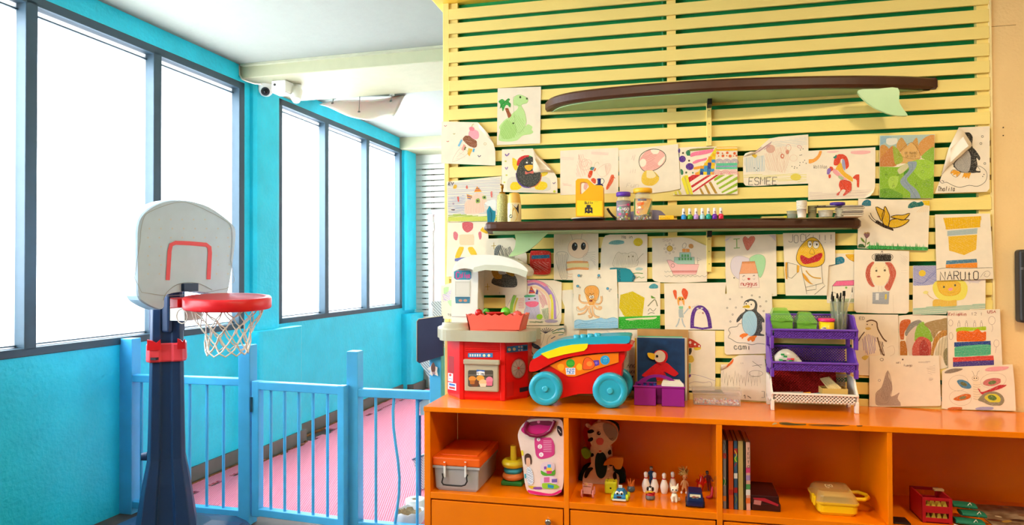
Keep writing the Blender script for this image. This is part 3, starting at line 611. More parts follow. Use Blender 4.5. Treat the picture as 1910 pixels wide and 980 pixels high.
bb = lean('bird_board', 'dark blue board with a red and white paper bird with yellow beak', 'artwork', 1188.5, 630, 1277, 3.228, mat('card_blue', '123a66', .55, var=.25, scale=30))
def cut(name, pts, c, Y, par, smooth=True, t=.0015):
    q = C(cq, pts, Y); MB().prism(sm(q, True, 3) if smooth else q, (0, t, 0)).build(name, mat('felt_'+c, c, .85, bump=.2, bscale=200), par)
cut('tail', [(300, 520), (380, 520), (395, 600), (350, 625), (300, 600)], 'cc1018', 3.2262, bb)
cut('wing', [(150, 545), (200, 500), (290, 430), (340, 425), (370, 470), (360, 540), (260, 560), (175, 562)], 'd9121c', 3.2245, bb)
cut('wing', [(355, 430), (400, 420), (470, 480), (518, 525), (505, 545), (470, 558), (400, 520), (360, 500)], 'd9121c', 3.2232, bb)
cut('hood', [(290, 300), (350, 290), (400, 315), (412, 360), (395, 405), (350, 440), (300, 420), (280, 390), (265, 350)], 'd0141c', 3.2215, bb)
cut('face', [(275, 330), (310, 298), (350, 300), (382, 330), (385, 370), (365, 405), (320, 415), (285, 395), (272, 360)], 'e8d6bc', 3.2198, bb)
cut('beak', [(205, 322), (240, 320), (278, 332), (280, 360), (272, 388), (235, 378), (212, 355)], 'f0c020', 3.2182, bb)
cut('eye', [(292, 345), (302, 341), (313, 346), (314, 360), (304, 366), (293, 361)], '101010', 3.2165, bb)
# ------------------------------------------------------------------ clear case with beads
cc = (1240, 600, 6.125); BY = 3.15
xa, xb = at(1291, 745, BY).x, at(1384, 745, BY).x; zt_ = at(1335, 727, BY).z
bc = thing('bead_case', ((xa+xb)/2, BY+.04, ZT), 'clear flat plastic case with pink and white beads on the cabinet', 'case')
cl = clear('clear_plastic', 'd8c9bb', .22, .08)
boxshell(xa+.006, xb-.006, BY, BY+.09, ZT+.001, zt_-.025, .002, cl, bc, 'tray')
boxshell(xa, xb, BY-.004, BY+.094, zt_-.003, zt_-.022, .002, cl, bc, 'lid')
bd = MB()
for i in range(260):
    q = (random.uniform(xa+.014, xb-.014), random.uniform(BY+.008, BY+.08), ZT+.007+random.random()**2*.012); bd.col = srgb(random.choice(['f2a8a0', 'f6e6da', 'e8909a', 'c9a6d8', 'f4c8b0', '9cc8d8', 'e86a50', 'ffffff'])); bd.ell(q, .0045, 6, 4)
o = bd.build('beads', PRINT, bc, ink=True); o['kind'] = 'stuff'
# ------------------------------------------------------------------ three tier rack
cr_k = (1400, 540, 3.92); RY = 3.09; RB = 3.255
rk = thing('basket_rack', (at(1516, 770, RY).x, (RY+RB)/2, ZT), 'three tier plastic basket rack, two purple tiers over a white one', 'basket rack')
pp = P('6a3aa8', .38); pw = P('eadfce', .4)
def rx(v, Y=RY): return at(1400+v/3.92, 690, Y).x
def rz_(v, Y=RY): return at(1515, 540+v/3.92, Y).z
def lattice(x0, x1, z0, z1, y0, y1, r=.0016, gap=.0135):
    m = MB(); hgt = math.hypot(z1-z0, y1-y0); w = x1-x0; n = int((w+hgt)/gap)
    for s in (1, -1):
        for i in range(n+1):
            u0 = -hgt+i*gap; a, b = max(u0, 0), min(u0+hgt, w)
            if b-a < .004: continue
            pts = []
            for u in (a, b):
                t = (u-u0)/hgt; uu = u if s > 0 else w-u; pts.append(Vector((x0+uu, y0+(y1-y0)*t, z0+(z1-z0)*t)))
            m.tube(pts, r, 4)
    return m
def tier(vt, vb, vback, vleg, m, nm):
    # vt/vb: front lip top and bottom rows, vback: top row of the side wings, vleg: foot row
    zt1, zb1, zk = rz_(vt), rz_(vb), rz_(vback); zf = max(rz_(vleg), ZT+.0005) if vleg < 880 else ZT+.0005; xl, xr = rx(150), rx(790); xi, xo = rx(175), rx(765)
    root = MB()
    for s, x in ((1, xl), (-1, xr)):              # scooped side wings
        pr = [(RY-.004, zt1), (RY+.012, zt1+.006), (RY+.03, zt1+(zk-zt1)*.35), (RY+.05, zt1+(zk-zt1)*.85), (RY+.07, zk), (RB, zk), (RB, zb1), (RY+.01, zb1)]
        MB().prism([(x, y, z) for y, z in pr], (s*.008, 0, 0)).build('side_wing', m, rk, .002)
        for y in (RY+.002, RB-.03): MB().prism([(x, y, zf), (x, y+.028, zf), (x, y+.03, zb1+.01), (x, y-.004, zb1+.01)], (s*.012, 0, 0)).build('leg', m, rk, .002)
    B((xl, RY-.006, zt1-.006), (xr, RY+.012, zt1+.002)).build('front_lip', m, rk, .002)
    B((xi, RY+.008, zb1), (xo, RB-.006, zb1+.004)).build('floor_panel', m, rk)
    fp = lattice(xi, xo, zb1, zt1-.006, RY+.006, RY, .0022 if m is pp else .0026, .011 if m is pp else .014).build('front_lattice', m, rk); fp['kind'] = 'stuff'
    B((xi, RY+.0065, zb1), (xo, RY+.009, zt1-.006)).build('front_panel', m, rk) if m is pp else B((xi, RY+.012, zb1), (xo, RY+.013, zt1-.006)).build('front_panel', P('4a2a1a'), rk)
    bl = lattice(xi, xo, zb1, zk-.004, RB-.006, RB, .0018, .0115).build('back_lattice', m, rk); bl['kind'] = 'stuff'
    B((xl, RB-.004, zk-.008), (xr, RB+.003, zk)).build('back_rail', m, rk, .002)
tier(295, 362, 195, 440, pp, 't1'); tier(537, 602, 440, 650, pp, 't2'); tier(767, 835, 655, 990, pw, 't3')
# rack contents
zfl = [rz_(v)+.0045 for v in (362, 602, 835)]
gclear = clear('green_clear', '86c840', .5, .12)
for x0, x1, y0, lab, c in ((130, 322, 140, 'larger green clear box with peaked lid on the top rack tier', '1f8a5a'), (322, 498, 170, 'smaller dark green clear box with rounded lid on the top rack tier', '3f6a2a')):
    a, b = rx(x0+18, RY+.02), rx(x1, RY+.02); zt1 = rz_(y0, RY+.03); zb_ = zfl[0]+.002; bxo = thing('green_box', ((a+b)/2, RY+.06, zb_), lab, 'box', 'green boxes on the rack'); zm = zb_+(zt1-zb_)*.55
    boxshell(a+.004, b-.004, RY+.03, RY+.11, zb_, zm, .002, gclear, bxo, 'tub')
    MB().loft([[(a, RY+.025, zm), (b, RY+.025, zm), (b, RY+.115, zm), (a, RY+.115, zm)], [(a+.004, RY+.03, zm+.012), (b-.004, RY+.03, zm+.012), (b-.004, RY+.11, zm+.012), (a+.004, RY+.11, zm+.012)], [(a+.018, RY+.045, zt1), (b-.025, RY+.045, zt1), (b-.025, RY+.095, zt1), (a+.018, RY+.095, zt1)]]).build('lid', gclear, bxo, .002)
    B(((a+b)/2-.01, RY+.021, zm-.004), ((a+b)/2+.01, RY+.026, zm+.01)).build('clasp', gclear, bxo)
    f = MB()
    for i in range(26): f.ell((random.uniform(a+.012, b-.012), random.uniform(RY+.04, RY+.1), zb_+.008+random.random()*.022), .008, 7, 5)
    o = f.build('pompoms', P(c, .7), bxo); o['kind'] = 'stuff'
q = at(1400+560/3.92, 615, RY+.035); ty = thing('dough_tub', (q.x, RY+.045, zfl[0]), 'small yellow tub with pink lid on the top rack tier', 'tub'); zt1 = rz_(212, RY+.04)
MB().lathe((q.x, RY+.05, zfl[0]), [(.026, .0), (.029, .003), (.031, zt1-zfl[0]-.012), (.031, zt1-zfl[0]-.012)], 24).build('tub', P('f2c812', .35), ty); MB().lathe((q.x, RY+.05, zt1-.013), [(.033, 0), (.034, .002), (.034, .011), (.030, .013)], 24).build('lid', P('d8206a', .35), ty)
t_ = Ink(cr_k, RY+.018); t_.run([('F', 'f6efe0', [(515, 290), (525, 278), (545, 276), (555, 288), (550, 296), (520, 297)]), ('F', '3a2a20', [(520, 284), (545, 280), (553, 288), (540, 288)])]); t_.build('label', ty, PRINT)
gx = at(1400+650/3.92, 600, RY+.1).x; zt1 = rz_(90, RY+.1)
gl = thing('brush_glass', (gx, RY+.11, zfl[0]), 'clear glass full of black tipped paint brushes on the rack', 'glass')
MB().lathe((gx, RY+.11, zfl[0]+.001), [(.028, 0), (.03, .004), (.036, zt1-zfl[0]), (.034, zt1-zfl[0]), (.028, .008)], 24).build('glass', clear('glass_green', 'a9b79a', .28, .05), gl)
for i in range(14):
    a = i*2.4; r = .006+.018*((i*7 % 10)/10); bx_, by_ = gx+r*math.cos(a)*.7, RY+.11+r*math.sin(a)*.7; tx, tz = gx+r*1.5*math.cos(a)+random.uniform(-.012, .012), zt1+.02+random.uniform(0, .028)
    if i == 3: tx, tz = gx+.055, zt1+.062
    br = MB().tube([(bx_, by_, zfl[0]+.012), (tx, by_, tz-.022)], .0024, 6).build('paint_brush', P(random.choice(['e9e2d0', 'd8cdb4', '2a2622', '3a3a30']))); tag(br, 'thin paint brush standing in the glass on the rack', 'paint brush', 'paint brushes in the glass')
    MB().tube([(tx, by_, tz-.022), (tx+.001, by_, tz)], [.0038, .0028] if i != 3 else [.0024, .001], 6).build('bristles', P('15130f', .8), br)
# bag of scraps, middle tier
q = at(1400+270/3.92, 540+500/3.92, RY+.05)
m = MB(); rg = []
for i in range(7):
    t = i/6; xx = rx(172, RY+.05)+t*(rx(372, RY+.05)-rx(172, RY+.05)); hh = .012+.03*math.sin(math.pi*(t*.8+.15)); rg.append([(xx, RY+.05+math.cos(a)*.03*(1-.3*t), zfl[1]+.002+hh+math.sin(a)*hh) for a in [j*math.pi/5 for j in range(10)]])
o = m.loft(rg, True).build('scrap_bag', clear('bag_clear', 'e4dccb', .75, .2)); tag(o, 'clear bag of colourful scraps in the middle rack tier', 'bag')
t_ = Ink(cr_k, RY+.012); f = MB()
for i in range(60):
    t = random.random(); xx = rx(190, RY+.05)+t*(rx(350, RY+.05)-rx(190, RY+.05)); hh = .012+.028*math.sin(math.pi*(t*.8+.15)); a = random.uniform(3.3, 5.9); f.col = srgb(random.choice(['f0efe8', 'e03a30', '2a9a4a', 'f0c020', '3a6ac0', 'e8e0d0', 'd04a90', '101010']))
    p0 = Vector((xx, RY+.05-.031*abs(math.cos(a*.5))*.9, zfl[1]+.004+hh*1.7*random.random())); f.cb(p0, (.014, .004, .007))
f.build('scraps', PRINT, o, ink=True)['kind'] = 'stuff'
# white tier contents: red mesh liner, sticks, scraps
o = lattice(rx(168), rx(680), zfl[2]+.004, rz_(630), RB-.05, RB-.022, .0026, .012).build('mesh_liner', P('b8160e', .5)); B((rx(168), RB-.016, zfl[2]+.004), (rx(680), RB-.014, rz_(635))).build('liner_sheet', P('8a120c', .6), o); tag(o, 'red plastic mesh liner inside the white rack tier', 'mesh liner')
for i in range(7):
    a, b = at(1400+(515+i*9)/3.92, 540+(655-i*2)/3.92, RY+.12-i*.004), at(1400+(590+i*12)/3.92, 540+(748-i*3)/3.92, RY+.03+i*.002)
    o = MB().tube([a, b], .0045, 6).build('craft_stick', mat('stick_wood', 'd8b878', .7)); tag(o, 'pale wooden craft stick leaning in the white rack tier', 'craft stick', 'craft sticks in the white tier')
a, b = rx(520, RY+.02), rx(712, RY+.02); o = boxshell(a, b, RY+.02, RY+.09, zfl[2]+.002, rz_(728), .003, mat('card_tan', 'c9a050', .7), None, 'stick_box'); tag(o, 'small tan card box at the right of the white rack tier', 'box')
for x0, x1, y, c, lab in ((165, 380, 728, '9a8f80', 'grey paper scrap at the left of the white rack tier'), (370, 435, 738, 'f0a020', 'orange paper scrap in the white rack tier'), (455, 525, 728, '5a8a90', 'blue grey scrap beside the tan card box')):
    a, b = at(1400+x0/3.92, 540+(y+22)/3.92, RY+.03), at(1400+x1/3.92, 540+y/3.92, RY+.05); z = zfl[2]
    o = MB().add([(a.x, RY+.025, z+.004), (b.x, RY+.022, z+.012), (b.x+.004, RY+.06, z+.032), (a.x+.01, RY+.07, z+.026)], [(0, 1, 2, 3)]).build('paper_scrap', mat('scrap_'+c, c, .6)); o.modifiers.new('s', 'SOLIDIFY').thickness = .002; tag(o, lab, 'paper scrap')
# ------------------------------------------------------------------ basketball hoop stand
hn, ht = Vector((.989, -.144, 0)), Vector((.144, .989, 0))
ra, rb = ray(258, 470), ray(440, 470)
Wd = .60
# solve tb*rb - ta*ra = Wd*ht in the ground plane
dd = rb.x*(-ra.y)-(-ra.x)*rb.y
tb = (Wd*ht.x*(-ra.y)-(-ra.x)*Wd*ht.y)/dd; ta = (rb.x*Wd*ht.y-Wd*ht.x*rb.y)/dd
pL, pR = ra*ta, rb*tb; cen = (pL+pR)/2
navy = P('17365c', .42); hred = P('e01f26', .35); hg = P('bcd6ea', .5)
hs = thing('basketball_hoop', (cen.x-.11, cen.y+.02, 0), 'toy basketball hoop on a navy stand with grey backboard and white net', 'basketball hoop')
fB = pl((pL.x, pL.y), (pR.x, pR.y)); ch5 = (200, 340, 2.722)
def onb(x, y, k=0): return fB((200+x/2.722, 340+y/2.722), k)
ol = [(157, 580), (151, 480), (149, 300), (152, 230), (168, 178), (205, 138), (270, 103), (340, 90), (430, 97), (520, 125), (595, 175), (637, 212), (653, 245), (653, 290), (640, 400), (622, 520), (604, 588), (570, 600), (545, 572), (420, 556), (300, 575), (285, 636), (262, 648), (200, 622)]
bo = [onb(*q) for q in ol]; bcen = sum(bo, Vector())/len(bo)
bo_s = sm(bo, True, 3)
MB().loft([[p-hn*.075 for p in bo_s], [p-hn*.008 for p in bo_s], [bcen+(p-bcen)*.985 for p in bo_s]], False).build('backboard', hg, hs, .004)
def sh(q, k): return fB((ch5[0]+q[0]/2.722, ch5[1]+q[1]/2.722), k+.0012)
t_ = Ink(ch5, 0, place=sh)
dots = [('e', 'c6cdcf', x+8*(j % 2), y, 4.5, 4.5, 0, 0, 8) for j, y in enumerate(range(190, 500, 46)) for x in range(205, 620, 58) if not (300 < x < 520 and y > 300) and (y > 225 or 260 < x < 520)]
t_.run(dots+[('l', 'e2434a', 21, [(305, 498), (314, 350), (322, 318), (345, 308), (420, 311), (500, 318), (517, 332), (519, 360), (512, 494)]), ('L', '8d979d', 3, [(282, 600), (300, 560), (350, 522), (410, 510), (470, 518), (530, 548)]), ('C', '98a2a6', 2.5, [(172, 560), (165, 300), (180, 190), (215, 150), (340, 105), (430, 112), (580, 185), (630, 240), (625, 400), (605, 540)])])
t_.build('target_marks', hs, PRINT)
q0, q1 = onb(375, 556), onb(447, 513); m = MB(); tv = (q1-q0); a = Vector((tv.x, tv.y, 0))
MB().prism([q0, q0+a, q0+a+Vector((0, 0, tv.z)), q0+Vector((0, 0, tv.z))], hn*.02).build('bracket_plate', navy, hs, .006)
bc_ = onb(415, 600); rc = Vector((cen.x, cen.y, 0))+hn*.235
# rim height from the photo: its far right end sits at row 566
def depth(p): return Vector((p.x, p.y, 0)).dot(Vector((fw.x, fw.y, 0)))
zrim = EYE-(566-505)/F*depth(rc)+.012
R0, R1 = .168, .2
TILT = Matrix.Translation((rc.x, rc.y, zrim)) @ Matrix.Rotation(math.radians(3.5), 4, Vector((.8, .6, 0))) @ Matrix.Translation((-rc.x, -rc.y, -zrim))
MB().lathe((rc.x, rc.y, zrim), [(R0, .03), (R1-.006, .03), (R1, .022), (R1, -.02), (R1-.004, -.026), (R0+.012, -.026), (R0+.006, .016), (R0, .02), (R0, .03)], 48).xf(TILT).build('rim', hred, hs)
for s in (-.09, .0, .09):
    a = Vector((cen.x, cen.y, zrim+.004))+ht*s; b = rc-hn*math.sqrt(max(R1**2-s*s, .01))*.96+ht*s; b.z = zrim; MB().loft([[a+ht*.035+Vector((0, 0, .022)), a-ht*.035+Vector((0, 0, .022)), a-ht*.035-Vector((0, 0, .03)), a+ht*.035-Vector((0, 0, .03))], [b+ht*.05+Vector((0, 0, .02)), b-ht*.05+Vector((0, 0, .02)), b-ht*.05-Vector((0, 0, .02)), b+ht*.05-Vector((0, 0, .02))]]).build('rim_arm', hred, hs, .004)
nt_ = MB(); NN = 12
def npt(i, r, j=0): 
    rad = [.17, .15, .125, .105, .098, .1][r]; z = zrim-.015-[0, .045, .09, .135, .18, .215][r]; a = 2*math.pi*(i+.5*(r % 2))/NN; w = .006*math.sin(i*5.1+r*2.3)
    return Vector((rc.x+(rad+w)*math.cos(a), rc.y+(rad+w)*math.sin(a), z+.006*math.sin(i*3.3+r)))
for i in range(NN):
    for r in range(5):
        for di in ((0, -1) if r % 2 == 0 else (0, 1)):
            a, b = npt(i, r), npt(i+di, r+1); md = (a+b)/2+Vector((0, 0, -.006)); nt_.tube([a, md, b], .0038 if r > 2 else .003, 5)
for i in range(NN):
    a, b = npt(i, 5), npt(i+1, 5); nt_.tube([a, (a+b)/2-Vector((0, 0, .018)), b], .004, 5)
    a = 2*math.pi*i/NN; c = Vector((math.cos(a), math.sin(a), 0)); p0 = npt(i, 0); nt_.tube([p0, Vector((rc.x, rc.y, zrim))+c*(R0-.004), Vector((rc.x, rc.y, zrim+.026))+c*(R0+.012)], .003, 5)
lp0 = rc-Vector((.14, .12, 0)); nt_.tube([Vector((lp0.x+.03*math.cos(t)-.02, lp0.y, zrim-.06+.035*math.sin(t))) for t in [i*.52 for i in range(13)]], .003, 5)
nt_.xf(TILT).build('net', mat('net_cord', 'ece4d6', .7), hs)
# pole
pc0 = Vector((cen.x, cen.y, 0))-hn*.145+ht*-.012
def prof(w, d): 
    return [(-w, -d*.6), (-w*.82, -d), (-w*.35, -d), (-w*.28, -d*.86), (w*.28, -d*.86), (w*.35, -d), (w*.82, -d), (w, -d*.6), (w, d*.6), (w*.8, d), (-w*.8, d), (-w, d*.6)]
axv = Vector((.8, .6, 0)); dpv = Vector((-.6, .8, 0))      # pole turned towards the camera
def pring(z, w, d): return [pc0+axv*u+dpv*v+Vector((0, 0, z)) for u, v in prof(w, d)]
MB().loft([pring(.0, .15, .15), pring(.1, .14, .13), pring(.34, .105, .10), pring(.46, .084, .08), pring(.62, .08, .075), pring(1.02, .074, .068), pring(1.4, .07, .06)], False).build('pole', navy, hs, .004)
zcol0, zcol1 = EYE-(668-505)/F*depth(pc0), EYE-(634-505)/F*depth(pc0)
MB().loft([pring(zcol0, .086, .08), pring(zcol0+.006, .09, .086), pring(zcol1-.006, .088, .084), pring(zcol1, .084, .078)]).build('collar', P('ee4a55', .35), hs, .004)
for u, w in ((-.052, .03), (.068, .018)):
    c = pc0+axv*u-dpv*.092; MB().prism([c-axv*w+Vector((0, 0, zcol1-.03)), c+axv*w+Vector((0, 0, zcol1-.03)), c+axv*w*.9+Vector((0, 0, zcol1+.02)), c+axv*w*.3+Vector((0, 0, zcol1+.004)), c-axv*w*.3+Vector((0, 0, zcol1+.016)), c-axv*w+Vector((0, 0, zcol1+.022))], dpv*.025).build('latch', hred, hs, .002)
c = pc0-axv*.05-dpv*.089; MB().cb((c.x, c.y, zcol0+.02), (.03, .02, .012)).build('slot', P('20121a'), hs)
zb_ = zrim-.03; c = Vector((cen.x, cen.y, zb_-.02))-hn*.02; MB().loft([[c+ht*s*.055+hn*d+Vector((0, 0, z)) for s, d in ((-1, .04), (1, .04), (1, -.08), (-1, -.08))] for z in (-.04, .03)]).build('head_block', P('d8d8cf', .5), hs, .006)
MB().cb((pc0.x, pc0.y, zb_), (.12, .12, .24)).build('neck', navy, hs, .01)
MB().loft([[pc0+Vector((x*.36*k, y*.3*k, z)) for x, y in ((-1, -.7), (-.7, -1), (.7, -1), (1, -.7), (1, .7), (.7, 1), (-.7, 1), (-1, .7))] for z, k in ((.0, 1), (.05, 1), (.09, .85), (.12, .5))]).build('base', navy, hs, .008)
c = pc0-axv*.088+Vector((0, 0, .47)); MB().cyl(c, c-axv*.025, .022, .018, 14).build('knob', navy, hs)
# ------------------------------------------------------------------ surfboard shelves
brown = mat('board_rim_brown', '4b2a18', .45, var=.12, scale=12, bump=.05); under = mat('board_green', 'a3c489', .45, var=.04); fing = mat('fin_green', 'b9d79a', .3, var=.03)
def surf(name, label, zb, th, front, fin, Yf, back=3.274):
    pf = [onz(x, y, zb) for x, y in front]; pf = [(at(x, y, min(p.y, back-.004)).x, min(p.y, back-.004)) for p, (x, y) in zip(pf, front)]; x0, x1 = pf[0][0], pf[-1][0]
    root = thing(name, ((x0+x1)/2, 3.2, zb), label, 'shelf', 'surfboard shelves')
    o = [Vector((x, y, 0)) for x, y in pf]; o = sm(o, False, 4)+[Vector((x1, back, 0)), Vector((x0, back, 0))]
    c = sum(o, Vector())/len(o)
    f = lambda z, k: [(v.x+(.008*k if v.x < c.x else -.008*k), v.y+(.012*k if v.y < back-.001 else 0), z) for v in o]
    MB().loft([f(zb, .8), f(zb+.01, 0), f(zb+th-.01, 0), f(zb+th, .8)], False).build('rim', brown, root, .003)
    MB().loft([[(v.x+(.03 if v.x < c.x else -.03), min(v.y+.022, back), z) for v in o] for z in (zb-.004, zb+.004)]).build('underside', under, root)
    fp = [at(x, y, Yf) for x, y in fin]; MB().prism(sm(fp, True, 3), (0, .014, 0)).build('fin', fing, root, .004)
    return root
cf = lambda pts: [(1300+x/2.97, y/2.97) for x, y in pts]
s1 = surf('surfboard_shelf', 'long upper surfboard shelf with brown rim and pale green fin near its right end', 2.16, .05, [(1017, 208), (1024, 202), (1040, 196), (1070, 190), (1120, 184), (1200, 177), (1320, 169), (1450, 164), (1600, 161.5), (1700, 163), (1744, 166), (1749, 172)], cf([(893, 500), (1000, 492), (1113, 488), (1120, 560), (1140, 600), (1166, 634), (1155, 642), (1080, 636), (990, 600), (925, 552)]), 3.16)
s2 = surf('surfboard_shelf', 'lower surfboard shelf with brown rim crowded with bottles and jars, pale fin at its left', 1.5635, .041, [(907, 436), (906, 432.5), (915, 431), (1000, 430), (1320, 426.2), (1500, 424.8), (1595, 424.5), (1604, 425.5), (1606, 429)], [(820+x/4.083, 320+y/4.083) for x, y in ((578, 455), (700, 455), (822, 452), (790, 500), (720, 568), (640, 622), (530, 650), (548, 618), (572, 580), (580, 520))], 3.14)
ZH = 1.6047
for s, y0, y1 in ((s1, 190, 273), (s2, 431, 508)):
    a, b = at(1318, y1, 3.272), at(1327, y0, 3.272); br = B((a.x, 3.266, a.z), (b.x, 3.279, b.z)).build('bracket_rail', cream, s, .002)
    for k in range(3): MB().cyl(((a.x+b.x)/2, 3.267, a.z+(b.z-a.z)*(.2+.3*k)), ((a.x+b.x)/2, 3.264, a.z+(b.z-a.z)*(.2+.3*k)), .002, n=8).build('screw_hole', P('3a2a10'), br)
    B((a.x+.002, 3.19, b.z-.03), (b.x-.002, 3.27, b.z-.004)).build('bracket_arm', P('15140f', .5), s)
# ------------------------------------------------------------------ things on the lower surfboard
def px(p, Y): return p*(at(1000, 400, Y)-at(1001, 400, Y)).length
def bottle(name, label, cat, x, ytop, Y, parts, grp=None):     # parts: (name, mat, [(r_px, row_px)...])
    c = at(x, 400, Y); k = px(1, Y)*(1 if x < 1300 else .93); zt0 = at(x, ytop, Y).z; sc = (zt0-ZH)/(414-ytop)
    t = thing(name, (c.x, Y, ZH), label, cat, grp); last = t
    for nm, m, pr in parts:
        MB().lathe((c.x, Y, ZH), [(r*k, max(0.0003, (414-y)*sc)) for r, y in pr], 24).build(nm, m, t)
    return t
glit = mat('gold_glitter', 'b5ae6e', .3, metal=.4, bump=.6, bscale=300, var=.25, scale=180)
brass = mat('brass', '9a6a1a', .3, metal=.8)
t = bottle('soap_dispenser', 'glittery gold green soap dispenser with brass pump at the left of the shelf', 'soap dispenser', 937, 345, 3.16, [('bottle', glit, [(9, 414), (10, 413), (10, 370), (9.4, 364), (6, 361)]), ('collar', brass, [(5.5, 361), (5.5, 358), (2, 357.5)]), ('pump', brass, [(1.6, 358), (1.6, 352), (2.6, 351), (2.6, 345), (1.5, 344.5)])])
q = at(937, 346, 3.16); MB().tube([q, q+Vector((.0, -.03, 0))], .004, 8).build('spout', brass, t)
t = bottle('spray_can', 'cream and gold air freshener can with printed label on the shelf', 'spray can', 959.5, 360, 3.135, [('can', mat('can_cream', 'e8d49a', .35), [(12.2, 414), (12.8, 412), (12.8, 380), (12.2, 378)]), ('cap', mat('can_gold', 'dfae4a', .35), [(12.3, 378.5), (12, 376), (10.2, 364), (9, 361), (5, 360)])])
cc2 = (880, 320, 5.026); ky = 3.135
def wrap(x, Y, rad):                              # lay a label round a cylinder
    c = at(x, 400, Y)
    def f(q, k):
        gx, gy = cc2[0]+q[0]/5.026, cc2[1]+q[1]/5.026; p = at(gx, gy, Y-rad*.7); dx = max(-rad*.97, min(rad*.97, p.x-c.x)); return Vector((c.x+dx*(1+.0008/rad), Y-math.sqrt(rad*rad-dx*dx)-.0006-k, p.z))
    return f
t_ = Ink(cc2, 0, place=wrap(959.5, 3.135, 12.8*px(1, 3.135)))
t_.run([('f', 'efe3c0', [(336, 302), (380, 302), (380, 440), (336, 440)]), ('f', '201a24', [(375, 305), (410, 303), (438, 305), (438, 400), (420, 360), (400, 330)]), ('F', 'd9a83a', [(395, 340), (420, 370), (430, 420), (410, 470), (370, 475), (380, 420)]), ('F', '3a4a2a', [(350, 425), (365, 405), (385, 415), (375, 440)]), ('l', '6a4a30', 3, [(342, 360), (375, 355)]), ('f', 'd8d2c8', [(400, 310), (425, 310), (425, 328), (400, 328)])])
t_.build('label', t, PRINT)
# perched paper bird at the shelf end
bY = 3.035; brd = thing('paper_bird', tuple(at(912, 430, bY)), 'teal and white paper parrot perched on the left end of the lower surfboard shelf', 'paper bird')
def bp_(name, pts, c, Y, sm_=True):
    q = [at(880+x/5.026, 320+y/5.026, Y) for x, y in pts]; MB().prism(sm(q, True, 3) if sm_ else q, (0, .002, 0)).build(name, mat('paper_'+c, c, .75), brd)
bp_('head', [(122, 295), (160, 275), (215, 262), (230, 300), (222, 380), (200, 400), (170, 330), (140, 315)], 'dfe0d8', bY)
bp_('wing', [(165, 322), (195, 365), (222, 372), (222, 430), (205, 480), (170, 525), (148, 515), (145, 440), (140, 370)], '168296', bY-.003, False)
bp_('wing', [(170, 345), (185, 400), (180, 470), (160, 510), (152, 450), (155, 380)], '0f6f86', bY-.005, False)
bp_('tail', [(120, 520), (150, 500), (210, 520), (220, 550), (180, 560), (125, 560)], '9a96a0', bY+.002)
bp_('foot', [(160, 500), (178, 505), (212, 555), (195, 566), (175, 545)], 'e8b818', bY-.007); bp_('foot', [(105, 520), (112, 540), (150, 570), (140, 585), (95, 565), (80, 550)], 'e8b818', bY-.004)
# flat black tray and plate
a, b = at(1000, 410, 3.1), at(1062, 410, 3.1); o = MB().box((a.x, 3.09, ZH), (b.x, 3.2, ZH+.008)).build('black_tray', P('161614', .5), None, .002); tag(o, 'thin flat black tray lying on the lower surfboard shelf', 'tray')
c = at(1098, 410, 3.14); pt = thing('black_plate', (c.x, 3.14, ZH), 'black plate with pale rim under the yellow glue jug', 'plate')
MB().lathe((c.x, 3.14, ZH), [(.05, 0), (.078, .012), (.08, .016), (.076, .018), (.05, .008)], 36, sy=.75).build('plate', P('1c1b18', .4), pt); MB().lathe((c.x-.005, 3.14, ZH+.015), [(.075, 0), (.078, .003), (.07, .006), (.05, .006)], 36, sy=.72).build('pale_lid', P('d8c8a8', .5), pt)
# glue jug
jy = 3.11; zj = ZH+.0215
jg = thing('glue_jug', (at(1100, 400, jy).x, jy+.03, zj), 'yellow glue jug with blue nozzle cap on the lower surfboard shelf', 'jug')
jo = [(975, 425), (973, 90), (985, 72), (1020, 70), (1035, 40), (1055, 35), (1070, 70), (1105, 78), (1150, 128), (1215, 130), (1228, 150), (1232, 425)]
yel = mat('jug_yellow', 'f4ac08', .4, var=.03)
def jp(x, y): 
    p = at(880+x/5.026, 320+y/5.026, jy); p.z = max(p.z, zj); return p
outer = [jp(x, y) for x, y in ((975, 420), (973, 90), (990, 72), (1030, 68), (1085, 72), (1150, 128), (1218, 130), (1230, 145), (1232, 420))]
hole = [jp(x, y) for x, y in ((1015, 110), (1015, 205), (1030, 212), (1085, 165), (1095, 145), (1080, 108), (1060, 100), (1030, 100))]
# body below the handle, then the handle loop as a bent bar
MB().prism([jp(x, y) for x, y in ((975, 424), (973, 215), (1016, 208), (1030, 214), (1095, 150), (1112, 92), (1150, 128), (1218, 130), (1230, 145), (1232, 424))], (0, .06, 0)).build('body', yel, jg, .006, seg=3)
MB().prism([jp(x, y) for x, y in ((973, 220), (973, 90), (990, 70), (1030, 66), (1085, 70), (1114, 94), (1096, 152), (1098, 140), (1082, 106), (1060, 99), (1030, 99), (1016, 108), (1015, 212))], (0, .04, 0)).build('handle', yel, jg, .004)
q = jp(1188, 130); MB().lathe((q.x, jy+.03, q.z-.002), [(.018, 0), (.018, .008), (.008, .012), (.0075, .03), (.009, .031), (.009, .036), (.005, .037)], 20).build('nozzle', P('1c2c7a', .4), jg)
MB().tube([(q.x+.004+.013*math.sin(t)+.006, jy+.03, q.z+.022-.013*math.cos(t)) for t in [i*.4 for i in range(9)]], .0013, 5).build('cap_strap', P('1c2c5a'), jg)
t_ = Ink(cc2, jy-.0005)
